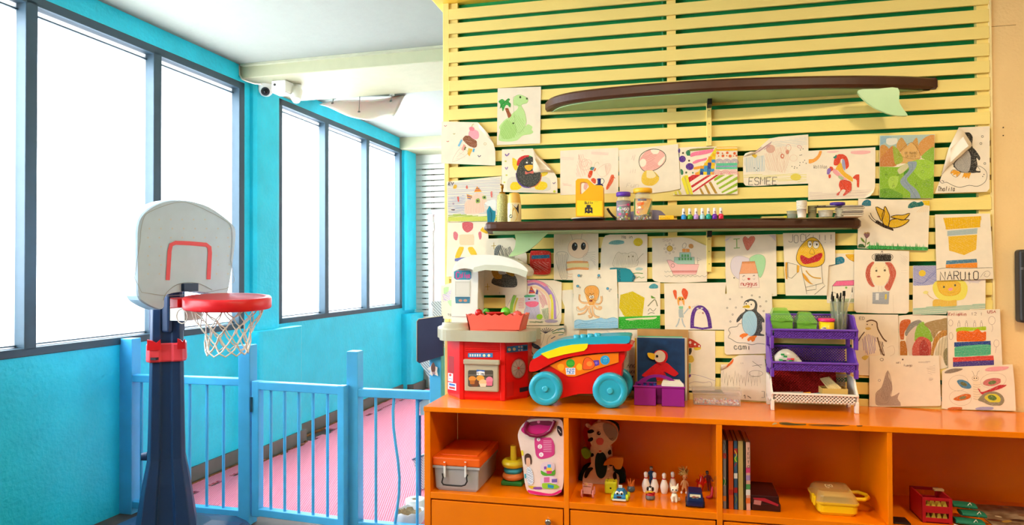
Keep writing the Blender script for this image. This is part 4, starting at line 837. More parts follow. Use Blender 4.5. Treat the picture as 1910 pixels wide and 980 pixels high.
t_.run([('f', 'f2cf0a', [(985, 272), (1222, 278), (1222, 415), (985, 415)]), ('t', '1c1a20', 5, 'Bully', 1060, 306, 78, 24), ('e', '1d1b2a', 1095, 325, 22, 12), ('F', '1d1b2a', [(1060, 345), (1080, 335), (1110, 335), (1132, 345), (1132, 395), (1115, 385), (1095, 395), (1075, 385), (1060, 395)]), ('e', 'f2cf0a', 1083, 362, 8, 10), ('e', 'f2cf0a', 1110, 362, 8, 10), ('l', '1d1b2a', 4, [(1068, 372), (1125, 355)]), ('l', '1d1b2a', 4, [(1068, 355), (1125, 372)]), ('l', 'b89a10', 2, [(1050, 405), (1140, 405)]), ('l', '8a7a10', 2, [(1150, 285), (1185, 285)])])
t_.build('label', jg, PRINT)
# two jars of beads
for x, top, r, cap, capc, nm, lab, cols, lb in ((1163, 359, 12.8, (359, 367), '5a2aa0', 'bead_jar', 'clear jar with purple lid and purple label between glue jug and yellow lidded jar', ['d8d83a', 'e8e8e0', '3a9a4a', 'c0402a'], 0), (1199, 352, 16.6, (352, 361), 'f2b01a', 'bead_jar', 'larger clear jar with yellow lid and yellow green label on the shelf', ['c02a3a', '2a8a3a', 'e8c020', '5a3a2a', 'e8e0d0'], 1)):
    k = px(1, 3.12); c = at(x, 400, 3.12); zt0 = at(x, top, 3.12).z; sc = (zt0-ZH)/(414-top); h = lambda y: (414-y)*sc
    j = thing(nm, (c.x, 3.12, ZH), lab, 'jar', 'bead jars on the shelf')
    MB().lathe((c.x, 3.12, ZH), [(r*.85*k, .0005), (r*k, h(411)), (r*k, h(376)), (r*.8*k, h(370)), (r*.8*k, h(cap[1]))], 28).build('jar', clear('jar_clear', 'd9d3bb', .3, .06), j)
    MB().lathe((c.x, 3.12, ZH), [(r*.92*k, h(cap[1])), (r*k, h(cap[1]-1)), (r*k, h(cap[0]+1)), (r*.9*k, h(cap[0]))], 28).build('lid', P(capc, .4), j)
    f = MB()
    for i in range(70):
        a = random.uniform(0, 6.28); rr = r*.86*k*random.random()**.4; f.col = srgb(random.choice(cols)); f.ell((c.x+rr*math.cos(a), 3.12+rr*math.sin(a), ZH+.006+random.random()*h(395)), (.0045, .0045, .006), 6, 4)
    f.build('beads', PRINT, j, ink=True)['kind'] = 'stuff'
    t_ = Ink(cc2, 0, place=wrap(x, 3.12, r*k))
    if lb == 0: t_.run([('f', '4a1a6a', [(1358, 275), (1420, 270), (1487, 272), (1487, 425), (1420, 430), (1358, 420)]), ('f', 'f0c020', [(1358, 285), (1487, 270), (1487, 295), (1358, 310)]), ('t', 'f6e8f0', 5, 'BINGO', 1368, 365, 108, 22), ('e', 'd83a7a', 1466, 312, 12), ('e', '3aa84a', 1392, 345, 10), ('l', 'e86a9a', 6, [(1375, 322), (1450, 316)]), ('e', 'e0307a', 1390, 402, 14, 10), ('e', 'e84a2a', 1452, 400, 10), ('t', '8ae0f0', 4, 'kids', 1400, 392, 60, 18)])
    else: t_.run([('f', 'f0b012', [(1524, 255), (1600, 250), (1690, 254), (1640, 400), (1560, 415), (1524, 400)]), ('f', '2a7a2a', [(1690, 254), (1692, 300), (1660, 400), (1640, 400)]), ('f', '1f7a2a', [(1524, 255), (1532, 255), (1532, 400), (1524, 400)]), ('t', '1a5a8a', 4, 'BEADS', 1560, 276, 80, 14), ('F', 'e86a1a', [(1550, 300), (1610, 290), (1615, 312), (1555, 322)]), ('e', 'f6e0c0', 1575, 340, 14, 10), ('e', 'e89a3a', 1600, 335, 12), ('e', 'e0401a', 1560, 384, 13), ('t', 'fff6e0', 3, '10', 1562, 390, 18, 14), ('l', 'd8401a', 5, [(1545, 360), (1610, 352)])])
    t_.build('label', j, PRINT)
# cloth and strap behind the jars
q = [at(x, y, 3.2) for x, y in ((1168, 413), (1172, 398), (1190, 393), (1222, 392), (1236, 396), (1241, 413))]; o = MB().prism(sm(q, True, 3), (0, .04, 0)).build('grey_cloth', mat('cloth_mauve', '8d86a0', .9, bump=.4, bscale=25), None, .004); tag(o, 'folded mauve grey cloth lying behind the two bead jars', 'cloth')
o = MB().tube([at(x, y, 3.19) for x, y in ((1133, 389), (1137, 396), (1142, 402), (1150, 409), (1158, 412))], .006, 6).build('black_strap', P('2a1f18', .6)); tag(o, 'dark curved strap standing behind the purple lidded jar', 'strap')
a, b = at(1229, 412, 3.1), at(1257, 402, 3.1); o = MB().box((a.x, 3.09, ZH), (b.x, 3.13, b.z)).build('yellow_box', P('f2b818', .4), None, .002); tag(o, 'small flat yellow box left of the nail polish bottles', 'box')
t_ = Ink(cc2, 3.0895); t_.run([('e', '7a5a10', 1770+i*16, 438+3*(i % 2), 3) for i in range(6)]+[('l', 'e8e0a0', 4, [(1760, 428), (1810, 424)])]); t_.build('label', o, PRINT)
# nail polish bottles
for i, (c, w) in enumerate((('1d86cc', 'bright blue'), ('4f9a1f', 'grass green'), ('b48ac6', 'lilac'), ('9cc6c8', 'pale aqua'), ('17a08c', 'teal green'), ('6a1f9c', 'violet'), ('d81f45', 'crimson'))):
    x = 1275.3+i*11.55; Y = 3.1; p = at(x, 400, Y); k = px(1, Y)*.93
    t = thing('nail_polish', (p.x, Y, ZH), w+' nail polish bottle with pale cap in the row of seven', 'nail polish', 'nail polish bottles on the shelf')
    MB().lathe((p.x, Y, ZH), [(4.3*k, .0004), (4.8*k, .003), (4.8*k, 7.2*k), (3.4*k, 9.2*k), (2*k, 9.8*k)], 16).build('bottle', P(c, .15), t)
    MB().lathe((p.x, Y, ZH), [(3*k, 9.6*k), (3.1*k, 10*k), (2.6*k, 20.5*k), (2.1*k, 21*k)], 16).build('cap', P('dcd6d2', .35), t)
    MB().cb((p.x+.001, Y-2.7*k, ZH+12.5*k), (2.6*k, .001, 4*k)).build('dot', P(('2a2a30', '3a3a3a', '5a2a4a', '4a4a50', '2a3a3a', '8a3a5a', '3a1a20')[i]), t)
# right end: tray, cups, containers, lid, papers
a, b = at(1420, 408, 3.12), at(1467, 404, 3.12); o = MB().box((a.x, 3.11, ZH), (b.x, 3.16, b.z+.001)).build('thin_case', clear('case_amber', 'd9c477', .7), None, .001); tag(o, 'thin amber plastic case right of the nail polish', 'case'); MB().box((b.x-.012, 3.108, ZH), (b.x, 3.112, b.z+.002)).build('clip', P('c9c030'), o)
def cup(name, lab, cat, x, r0, r1, y0, Y, m, n=1, grp=None):
    p = at(x, 400, Y); k = px(1, Y)*.92; z1 = at(x, y0, Y).z; t = thing(name, (p.x, Y, ZH), lab, cat, grp); h = z1-ZH
    if n == 1: MB().lathe((p.x, Y, ZH), [(r0*k, .0004), (r1*k, h), (r1*k*.93, h), (r0*k*.9, .003)], 22).build('wall', m, t); MB().lathe((p.x, Y, z1), [(r1*k, -.003), (r1*k*1.06, -.002), (r1*k*1.06, .0), (r1*k*.95, .0)], 22).build('rim', m, t)
    else:
        for i in range(n):
            zb = ZH+i*h*.52/n; hh = h*.5; MB().lathe((p.x, Y, zb), [(r0*k, .0004), (r1*k, hh-.003), (r1*k*1.06, hh-.003), (r1*k*1.06, hh), (r1*k*.9, hh), (r0*k*.85, .004)], 22).build('cup', m, t)
    return t
wc = P('ede3cf', .5)
cup('glass_pot', 'small clear glass pot left of the white cup stack', 'pot', 1477, 8, 9, 394, 3.17, clear('glass_pale', 'b9bda8', .35))
cup('cup_stack', 'tall stack of white paper cups on the lower surfboard shelf', 'cups', 1495.5, 7, 8.6, 373, 3.12, wc, 7)
cup('cup_stack', 'shorter stack of translucent greenish cups beside the white stack', 'cups', 1515, 6.5, 7.4, 382, 3.14, clear('cup_green', 'a8a474', .75), 5)
cup('plastic_tub', 'low clear plastic tub with brushes lying across it', 'tub', 1540, 11.5, 13, 393, 3.13, clear('tub_clear', 'cfc4ac', .5))
cup('plastic_cup', 'clear plastic cup under the purple lid', 'cup', 1568, 6.5, 7.5, 389, 3.12, clear('cup_clear', 'c8bfa2', .5))
p = at(1562, 382, 3.15); o = MB().lathe((p.x, 3.15, p.z-.006), [(.028, 0), (.030, .001), (.030, .014), (.027, .015)], 28).build('purple_lid', P('3d1a7c', .4)); tag(o, 'round purple lid lying on top of the clear containers', 'lid')
MB().lathe((p.x, 3.15, p.z-.010), [(.024, 0), (.026, .004), (.02, .0045)], 28).build('inner_ring', P('2c1260', .5), o)
zz = at(1545, 389, 3.13).z
for i, (x0, x1, c) in enumerate(((1524, 1568, '2a2622'), (1530, 1580, '4a3a30'), (1540, 1592, 'd8cdb4'), (1526, 1556, '8a7a60'))):
    a, b = at(x0, 388, 3.1+i*.012), at(x1, 388, 3.11+i*.012); o = MB().tube([(a.x, a.y, zz+.003+i*.003), (b.x, b.y, zz+.004+i*.003)], .0028, 6).build('paint_brush', P(c)); tag(o, ('black', 'dark brown', 'cream', 'tan')[i]+' paint brush lying across the clear tubs on the shelf', 'paint brush', 'brushes lying on the tubs'); MB().tube([(a.x, a.y, zz+.003+i*.003), (a.x-.012, a.y, zz+.003+i*.003)], [.0035, .001], 6).build('bristles', P('1c1814', .8), o)
a, b = at(1577, 400, 3.15), at(1606, 400, 3.15)
for i in range(6):
    o = MB().box((a.x-.02+random.uniform(-.006, .004), 3.1, ZH+i*.008), (b.x+random.uniform(-.004, .004), 3.24, ZH+i*.008+.006)).build('paper_pad', mat('pad_'+str(i % 3), ('cfc0a4', 'b9a88c', '8f8272')[i % 3], .8)); tag(o, 'paper pad in the low stack at the right end of the shelf', 'paper pad', 'paper pads at the shelf end')
# ------------------------------------------------------------------ things inside the cabinet
ZL = ZS+.0006
def bz(x, y): return onz(x, y, ZL)
c18, c19, c20, c21 = (780, 750, 4.262), (1050, 770, 4.667), (1330, 770, 4.666), (1640, 770, 4.667)
def K(cr, x, y, Y): return at(cr[0]+x/cr[2], cr[1]+y/cr[2], Y)
# storage bin
bY0 = 2.9; x0, x1 = K(c18, 140, 700, bY0).x, K(c18, 478, 700, bY0).x; zl0 = K(c18, 300, 525, bY0-.008).z; zl1 = K(c18, 300, 448, bY0-.012).z; bY1 = 3.2
sb = thing('storage_bin', ((x0+x1)/2, 3.05, ZL), 'clear plastic storage bin with orange lid and black wire handle', 'storage bin')
binm = clear('bin_clear', 'c9c2bd', .62, .25)
MB().loft([[(x0+.012, bY0+.006, ZL), (x1-.012, bY0+.006, ZL), (x1-.006, bY1, ZL), (x0+.006, bY1, ZL)], [(x0, bY0, ZL+.012), (x1, bY0, ZL+.012), (x1, bY1+.01, ZL+.012), (x0, bY1+.01, ZL+.012)], [(x0-.006, bY0-.004, zl0), (x1+.004, bY0-.004, zl0), (x1+.004, bY1+.01, zl0), (x0-.006, bY1+.01, zl0)]]).build('tub', binm, sb, .004)
B((x0-.012, bY0-.01, zl0-.006), (x1+.01, bY1+.016, zl0+.006)).build('rim', binm, sb, .002)
ol_ = P('ee5f10', .35); B((x0-.012, bY0-.012, zl0+.006), (x1+.012, bY1+.018, zl1)).build('lid', ol_, sb, .006)
B((x0+.012, bY0+.03, zl1), (x1-.012, bY1-.01, zl1+.004)).build('lid_panel', ol_, sb, .002)
for v in (210, 375): a = K(c18, v, 495, bY0-.013); MB().box((a.x-.004, bY0-.016, a.z-.058), (a.x+.004, bY0-.010, a.z+.01)).build('clip', P('e8e2da', .4), sb); MB().cb((a.x, bY0-.014, a.z), (.012, .006, .014)).build('hinge', ol_, sb)
MB().tube([K(c18, x, y, bY0-.02) for x, y in ((192, 570), (198, 600), (188, 640), (200, 658), (225, 662), (300, 668), (345, 670), (372, 662), (388, 635), (384, 600), (392, 580))], .0034, 7).build('handle', P('15120f', .5), sb)
f = MB()
for i in range(40): f.col = srgb(random.choice(['c9b040', 'b06a70', '90a060', 'd8b090', 'a08078'])); f.ell((random.uniform(x0+.03, x1-.03), random.uniform(bY0+.02, bY1-.03), ZL+.025+random.random()*.04), (.018, .018, .012), 7, 5)
f.build('contents', PRINT, sb, ink=True)['kind'] = 'stuff'
# ring stacker
p = bz(958, 902); rs = thing('ring_stacker', (p.x, p.y, ZL), 'toy ring stacker with green base, coloured rings and yellow post', 'ring stacker'); s = .00236
B((p.x-.05, p.y-.045, ZL), (p.x+.05, p.y+.045, ZL+.02)).build('base', P('1f7a28', .4), rs, .006)
MB().cyl((p.x, p.y, ZL+.02), (p.x, p.y, ZL+.172), .0145, .0135).build('post', P('e8be14', .4), rs)
for z, R, r, c in ((.036, .034, .016, 'e0803a'), (.062, .03, .0135, '2a9aa8'), (.094, .034, .019, 'd8c018')):
    MB().lathe((p.x-.002, p.y, ZL+z), [(R+r*math.cos(a), r*math.sin(a)) for a in [i*math.pi/6 for i in range(13)]], 28).build('ring', P(c, .35), rs)
# pink toy bag
gY = 2.915; bagm = mat('bag_vinyl', 'efd3c4', .22, var=.08, scale=10, bump=.5, bscale=14, coat=.4); pinkp = P('c4156c', .25)
go = [K(c18, x, y, gY) for x, y in ((792, 262), (812, 205), (850, 160), (900, 138), (1000, 134), (1110, 136), (1146, 160), (1156, 260), (1156, 500), (1154, 640), (1132, 722), (1070, 748), (985, 746), (885, 728), (852, 670), (838, 560), (822, 420), (800, 320))]
for q in go: q.z = max(q.z, ZL)
bg_ = thing('toy_brick_bag', (K(c18, 1000, 748, gY).x, gY+.07, ZL), 'white and pink vinyl bag of toy bricks with pink handle at the shelf divider', 'bag')
MB().prism(sm(go, True, 2), (0, .15, 0)).build('bag', bagm, bg_, .022, seg=4)
MB().tube([K(c18, x, y, gY-.006) for x, y in ((868, 158), (850, 200), (858, 240), (890, 265), (940, 272), (1000, 262), (1050, 230), (1075, 180), (1085, 150))], .008, 8).build('handle', P('7c0f3a', .3), bg_)
t_ = Ink(c18, gY-.0008)
t_.run([('F', 'c9186e', [(818, 225), (850, 185), (905, 160), (1010, 158), (1080, 180), (1060, 230), (1000, 268), (930, 278), (860, 262)]), ('F', '7a1038', [(880, 165), (940, 152), (1040, 150), (1075, 170), (1040, 190), (960, 182), (900, 190)]), ('e', 'e07a98', 957, 160, 12), ('F', 'd23a7e', [(925, 290), (1000, 284), (1055, 286), (1085, 350), (1085, 410), (1050, 440), (975, 455), (940, 430), (930, 380)]), ('e', 'f4e6e6', 957, 300, 14), ('e', 'f4e6e6', 968, 356, 18), ('e', 'f4e6e6', 978, 420, 18), ('t', 'c9186e', 3, '3', 952, 306, 12, 12), ('t', 'c9186e', 3, '2', 963, 366, 12, 18), ('t', 'c9186e', 3, '1', 973, 430, 12, 18)]
       +[('l', 'f0c8d8', 3, [(995, 310+i*14), (1060, 312+i*14)]) for i in range(7)]+[('F', '4a2a22', [(848, 425), (870, 410), (895, 425), (904, 470), (898, 500), (880, 470), (855, 500), (845, 460)]), ('F', 'e8b090', [(860, 450), (885, 445), (892, 490), (875, 515), (858, 495)]), ('F', 'e6e8ee', [(862, 530), (890, 520), (912, 570), (918, 640), (880, 660), (862, 600)]), ('h', '5a6a8a', 3, [(862, 530), (890, 520), (912, 570), (918, 640), (880, 660), (862, 600)], 12, 30),
          ('e', 'e8c8cc', 1030, 520, 58, 45), ('F', '5aa82a', [(975, 545), (1030, 570), (1090, 540), (1085, 580), (1030, 590), (985, 580)]), ('f', '3aa0d8', [(1028, 498), (1056, 498), (1056, 524), (1028, 524)]), ('f', 'f0c83a', [(1015, 524), (1062, 524), (1062, 548), (1015, 548)]), ('f', '8a4ab0', [(1000, 515), (1020, 512), (1022, 535), (1002, 538)]), ('f', 'd8407a', [(1020, 548), (1065, 548), (1060, 572), (1024, 574)]),
          ('e', 'eccad8', 1040, 630, 70, 42), ('f', 'd86aa0', [(1000, 600), (1045, 598), (1045, 640), (1000, 642)]), ('f', '7a5aa8', [(1062, 615), (1105, 612), (1105, 640), (1062, 642)]), ('F', '9ac82a', [(985, 650), (1050, 645), (1120, 672), (1090, 692), (1000, 690)]), ('f', '2a90b8', [(1030, 655), (1080, 665), (1075, 690), (1030, 682)]), ('F', 'd8b82a', [(875, 668), (930, 672), (980, 690), (900, 690)]), ('F', '8a4aa0', [(915, 680), (975, 676), (985, 694), (930, 696)]), ('F', 'd8207a', [(870, 700), (960, 716), (1060, 730), (1130, 700), (1140, 715), (1070, 745), (985, 744), (890, 726)]), ('f', '2aa8b8', [(845, 570), (858, 575), (860, 610), (848, 605)]), ('F', 'e8d02a', [(818, 390), (832, 385), (838, 420), (826, 430)]),
          ('F', '2a1a20', [(1108, 190), (1140, 210), (1146, 260), (1130, 272), (1105, 230)]), ('l', 'e8e0d8', 4, [(1115, 215), (1135, 245)])])
t_.build('bag_print', bg_, PRINT)
# stuffed zebra
zy = 3.14; fur = mat('plush_cream', 'e6d3bc', .95, bump=.4, bscale=120, sheen=.3); fdk = mat('plush_black', '16150f', .95, bump=.4, bscale=120); frd = mat('plush_red', 'c02a1c', .95); ftl = mat('plush_teal', '12363a', .95); fgr = mat('plush_grey', '9c958a', .95)
zb2 = thing('plush_zebra', (K(c19, 330, 645, zy).x, zy+.03, ZL), 'cream striped plush zebra toy with grey eye patch standing at the back', 'plush toy')
def fz(name, pts, m, Y, t=.04, bev=.01):
    q = [K(c19, x, y, Y) for x, y in pts]
    for v in q: v.z = max(v.z, ZL)
    MB().prism(sm(q, True, 3), (0, t, 0)).build(name, m, zb2, bev, seg=3)
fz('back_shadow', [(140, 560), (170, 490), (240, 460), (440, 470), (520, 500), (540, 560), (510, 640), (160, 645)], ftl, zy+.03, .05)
fz('mane', [(180, 140), (215, 110), (260, 80), (300, 95), (260, 200), (240, 350), (220, 340), (195, 260), (178, 200)], frd, zy+.02, .03)
fz('cap', [(330, 90), (400, 75), (470, 100), (490, 150), (470, 180), (400, 120)], ftl, zy+.03, .03)
fz('body', [(240, 300), (320, 285), (410, 290), (425, 400), (435, 520), (480, 560), (485, 630), (440, 648), (200, 648), (172, 610), (180, 540), (215, 490), (245, 440)], fur, zy)
fz('head', [(240, 130), (290, 95), (360, 88), (430, 110), (472, 160), (470, 230), (420, 280), (370, 320), (320, 355), (265, 320), (235, 250), (215, 190)], fur, zy-.02, .05)
fz('ear', [(196, 105), (215, 98), (248, 125), (240, 140), (210, 130)], fur, zy-.01, .02, .003); fz('ear', [(298, 92), (305, 68), (325, 70), (328, 92)], fur, zy-.01, .02, .003)
fz('eye_patch', [(350, 100), (400, 95), (450, 125), (473, 170), (465, 220), (430, 248), (390, 215), (355, 160)], fgr, zy-.024, .006, .002)
fz('cheek', [(288, 250), (305, 225), (340, 225), (354, 250), (340, 280), (305, 280)], mat('plush_pink', 'd86a6a', .9), zy-.024, .006, .002)
fz('belly', [(290, 365), (330, 345), (368, 370), (384, 450), (372, 540), (335, 575), (295, 545), (278, 450)], ftl, zy-.004, .008, .003)
for pts in ([(215, 160), (250, 150), (272, 165), (250, 180), (220, 180)], [(218, 235), (250, 218), (262, 235), (245, 252), (220, 252)], [(240, 362), (262, 358), (268, 378), (245, 388)], [(390, 345), (412, 325), (420, 360), (400, 368)], [(185, 560), (200, 500), (240, 480), (262, 490), (235, 520), (205, 570)], [(400, 445), (425, 432), (430, 462), (408, 466)], [(435, 540), (455, 520), (468, 560), (460, 590), (440, 575)]): fz('stripe', pts, fdk, zy-.025 if pts[0][1] < 300 else zy-.005, .008, .002)
fz('green_hand', [(158, 330), (185, 312), (215, 330), (240, 360), (235, 390), (205, 405), (175, 385)], mat('plush_green', '7ab018', .95), zy-.02, .03, .008)
fz('orange_hand', [(352, 460), (395, 405), (450, 395), (515, 400), (522, 440), (505, 490), (460, 492), (430, 455)], mat('plush_orange', 'd8801f', .95), zy-.03, .03, .008)
for x, y, r, c in ((312, 182, 17, '14120f'), (317, 178, 5, 'f0e8d8')): q = K(c19, x, y, zy-.026-(.003 if r < 10 else 0)); MB().ell(q, (r*s/4.667, .003, r*s/4.667)).build('eye', P(c, .2), zb2)
t_ = Ink(c19, zy-.0246); t_.run([('L', '2a2018', 4, [(403, 222), (418, 232), (436, 222)]), ('e', 'c03a30', 325, 336, 13, 6)]); t_.build('stitching', zb2, PRINT)
# toy pram
p = bz(1095, 929); pr = thing('toy_pram', (p.x, p.y, ZL), 'small pink toy pram with a tiny yellow doll in the left of the middle shelf', 'toy pram'); pk = P('d99a8c', .4)
k = .00225/4.667
MB().loft([[(p.x-.016, p.y, ZL+.018), (p.x+.018, p.y, ZL+.018), (p.x+.018, p.y+.05, ZL+.018), (p.x-.016, p.y+.05, ZL+.018)], [(p.x-.019, p.y-.002, ZL+.045), (p.x+.02, p.y-.002, ZL+.045), (p.x+.02, p.y+.055, ZL+.045), (p.x-.019, p.y+.055, ZL+.045)]]).build('seat', pk, pr, .002)
for sx in (-.022, .026): 
    for sy in (.0, .05): w = MB().lathe((p.x+sx, p.y+sy, ZL+.0175), [(.0175*math.cos(a)*0+(.0145+.003*math.cos(a)), .003*math.sin(a)) for a in [i*math.pi/4 for i in range(9)]], 20, 'x').build('wheel', P('e89a98', .4), pr); MB().tube([(p.x+sx, p.y+sy, ZL+.004), (p.x+sx, p.y+sy, ZL+.031)], .0015, 5).build('spoke', pk, w)
MB().tube([(p.x-.022, p.y, ZL+.0175), (p.x+.026, p.y, ZL+.0175)], .0018, 6).build('axle', pk, pr)
for x in (-.018, .019): MB().tube([(p.x+x, p.y, ZL+.045), (p.x+x, p.y+.002, ZL+.062)], .0015, 5).build('frame_bar', pk, pr)
for z in (.052, .062): MB().tube([(p.x-.018, p.y, ZL+z), (p.x+.019, p.y, ZL+z)], .0013, 5).build('frame_bar', pk, pr)
MB().ell((p.x-.006, p.y+.012, ZL+.052), .0085).build('doll_head', P('e0b070', .5), pr)
# yellow die
p = bz(1139, 923); a = .054; o = MB().cb((p.x, p.y+a/2, ZL+a/2), (a, a, a)).build('yellow_die', P('c9c41a', .35), None, .008, seg=3); tag(o, 'big yellow plastic die with black dots beside the blue toy car', 'die')
MB().ell((p.x, p.y, ZL+a/2), (.0042, .0015, .0042), 10, 6).build('pip', P('14140a'), o)
for dx, dy in ((-.014, .012), (.014, .012), (-.014, .04), (.014, .04)): MB().ell((p.x+dx, p.y+dy, ZL+a), (.0042, .0042, .0015), 10, 6).build('pip', P('14140a'), o)
# blue toy car
p = bz(1156, 936); cr2 = thing('toy_car', (p.x, p.y+.03, ZL), 'blue toy car with white eyes and lime wheels facing forward', 'toy car'); cb_ = P('1f78a8', .3); lim = P('b8c81a', .4)
MB().loft([[(p.x-.026, p.y, ZL+.006), (p.x+.024, p.y, ZL+.006), (p.x+.028, p.y+.06, ZL+.006), (p.x-.022, p.y+.06, ZL+.006)], [(p.x-.028, p.y-.002, ZL+.018), (p.x+.026, p.y-.002, ZL+.018), (p.x+.03, p.y+.062, ZL+.018), (p.x-.024, p.y+.062, ZL+.018)], [(p.x-.022, p.y+.01, ZL+.03), (p.x+.02, p.y+.01, ZL+.03), (p.x+.024, p.y+.058, ZL+.032), (p.x-.018, p.y+.058, ZL+.032)], [(p.x-.014, p.y+.022, ZL+.041), (p.x+.014, p.y+.022, ZL+.041), (p.x+.016, p.y+.05, ZL+.043), (p.x-.012, p.y+.05, ZL+.043)]]).build('body', cb_, cr2, .004, seg=3)
B((p.x-.031, p.y-.006, ZL+.003), (p.x+.027, p.y+.002, ZL+.010)).build('bumper', P('d8d4c8', .35), cr2, .002)
for sx in (-.012, .006): e = MB().ell((p.x+sx, p.y+.012, ZL+.031), (.0088, .007, .0088)).build('eye', P('efece0', .2), cr2); MB().ell((p.x+sx+.001, p.y+.006, ZL+.03), (.004, .002, .005)).build('pupil', P('101010', .2), e)
MB().ell((p.x-.003, p.y+.001, ZL+.017), (.013, .004, .005)).build('mouth', P('3a1014', .4), cr2)
for sx, sy in ((-.031, .012), (.03, .012), (.034, .05), (-.027, .05)): w = MB().lathe((p.x+sx, p.y+sy, ZL+.0135), [(.004, -.006), (.012, -.006), (.0135, -.003), (.0135, .003), (.012, .006), (.004, .006)], 20, 'x').build('wheel', lim, cr2)
B((p.x-.009, p.y+.04, ZL+.043), (p.x+.008, p.y+.046, ZL+.056)).build('roof_sign', P('d8d8d0', .4), cr2, .002)
# glass figure
p = bz(1177, 918); o2 = thing('glass_ornament', (p.x, p.y, ZL), 'small blue glass ball ornament with amber top', 'ornament'); MB().lathe((p.x, p.y, ZL), [(.010, 0), (.017, .006), (.018, .014), (.014, .026), (.009, .03)], 20).build('bowl', clear('glass_blue', '4a6a78', .7, .1), o2)
for i in range(7): a = i*.9; MB().cyl((p.x+.008*math.cos(a), p.y+.008*math.sin(a), ZL+.028), (p.x+.015*math.cos(a), p.y+.015*math.sin(a), ZL+.056-.01*(i % 2)), .006, .001, 8).build('flame', clear('glass_amber', 'd8702a', .8, .2), o2)
# bowling pins
pin = None
for i, (x, y, top) in enumerate(((1205, 918, 880), (1221, 919, 881), (1239, 920.5, 881), (1255, 918, 883))):
    p = bz(x, y); h = .088; pf = [(.012, 0), (.0135, .004), (.0175, .025), (.017, .034), (.012, .05), (.0075, .06), (.0072, .066), (.0092, .076), (.0085, .084), (.004, .088)]
    lab = ('white toy bowling pin leftmost in the row of four', 'white toy bowling pin right behind the dog figure', 'white toy bowling pin standing clear, third from the left', 'white toy bowling pin behind the white cat figure')[i]
    if pin is None:
        pin = thing('bowling_pin', (p.x, p.y, ZL), lab, 'bowling pin', 'toy bowling pins'); MB().lathe((0, 0, 0), pf, 24).build('body', P('e9dfcf', .3), pin, local=True); MB().lathe((0, 0, .060), [(.0076, 0), (.0080, .001), (.0080, .004), (.0076, .005)], 24).build('red_band', P('c01822', .35), pin, local=True)
    else: q = copy_tree(pin); q.location = (p.x, p.y, ZL); q['label'] = lab
# figures: bodies as skinned chains in one mesh
def figure(name, label, cat, base, verts, edges, radii, m, lev=2, parent=None):
    me = bpy.data.meshes.new(name); me.from_pydata([tuple(Vector(v)*1.0) for v in verts], edges, []); o = bpy.data.objects.new(name, me); COL.objects.link(o); o.location = base
    s = o.modifiers.new('skin', 'SKIN'); s.use_smooth_shade = True
    for i, r in enumerate(radii): me.skin_vertices[0].data[i].radius = (r, r) if not isinstance(r, tuple) else r
    me.skin_vertices[0].data[0].use_root = True
    d = o.modifiers.new('sub', 'SUBSURF'); d.levels = lev; d.render_levels = lev; me.materials.append(m)
    if parent: o.parent = parent; o.location = (0, 0, 0)
    else: tag(o, label, cat)
    return o
skin = P('c98a50', .5)
# doll
p = bz(1277, 921)
dl = thing('toy_doll', (p.x, p.y, ZL), 'small bare doll with wild blond hair and white shoes', 'doll')
figure('body', '', '', (0, 0, 0), [(0, 0, .034), (0, 0, .044), (0, 0, .054), (0, 0, .060), (-.009, 0, .053), (-.013, -.002, .044), (-.016, -.004, .034), (.009, 0, .053), (.014, -.002, .044), (.015, -.004, .033), (-.006, 0, .027), (-.009, -.002, .016), (-.013, -.004, .006), (.006, 0, .027), (.007, -.002, .016), (.007, -.004, .006), (0, 0, .07)], [(0, 1), (1, 2), (2, 3), (2, 4), (4, 5), (5, 6), (2, 7), (7, 8), (8, 9), (0, 10), (10, 11), (11, 12), (0, 13), (13, 14), (14, 15), (3, 16)], [.0085, .008, .0075, .0035, .004, .0032, .0025, .004, .0032, .0025, .0052, .0042, .003, .0052, .0042, .003, .009], skin, 2, dl)
L0 = Vector((p.x, p.y, ZL))
hd = MB().ell(L0+Vector((.002, -.001, .072)), (.011, .0105, .0125)).build('head', skin, dl)
for sx in (-.004, .005): MB().ell(L0+Vector((.002+sx, -.0108, .073)), (.0016, .001, .0018), 8, 6).build('eye', P('1c1a24', .3), hd)
MB().ell(L0+Vector((.003, -.012, .0695)), (.0014, .0016, .0014), 8, 6).build('nose', skin, hd); MB().ell(L0+Vector((.003, -.0108, .066)), (.003, .0008, .0009), 8, 6).build('mouth', P('a03a38', .4), hd)
hr = MB()
for i in range(46):
    a = random.uniform(0, 6.28); t = Vector((math.cos(a)*.012, math.sin(a)*.008+.004, .080)); e = L0+Vector((-.012+random.uniform(-.016, .03), random.uniform(0, .02), .085+random.uniform(-.012, .034))); hr.tube([L0+t, (L0+t+e)/2+Vector((random.uniform(-.006, .006), 0, .006)), e], [.003, .0028, .001], 5)
hr.build('hair', mat('doll_hair', 'b5883a', .7), dl)
for sx in (-.013, .007): MB().ell(L0+Vector((sx, -.007, .0055)), (.0048, .008, .0055)).build('shoe', P('e8e0d4', .4), dl)
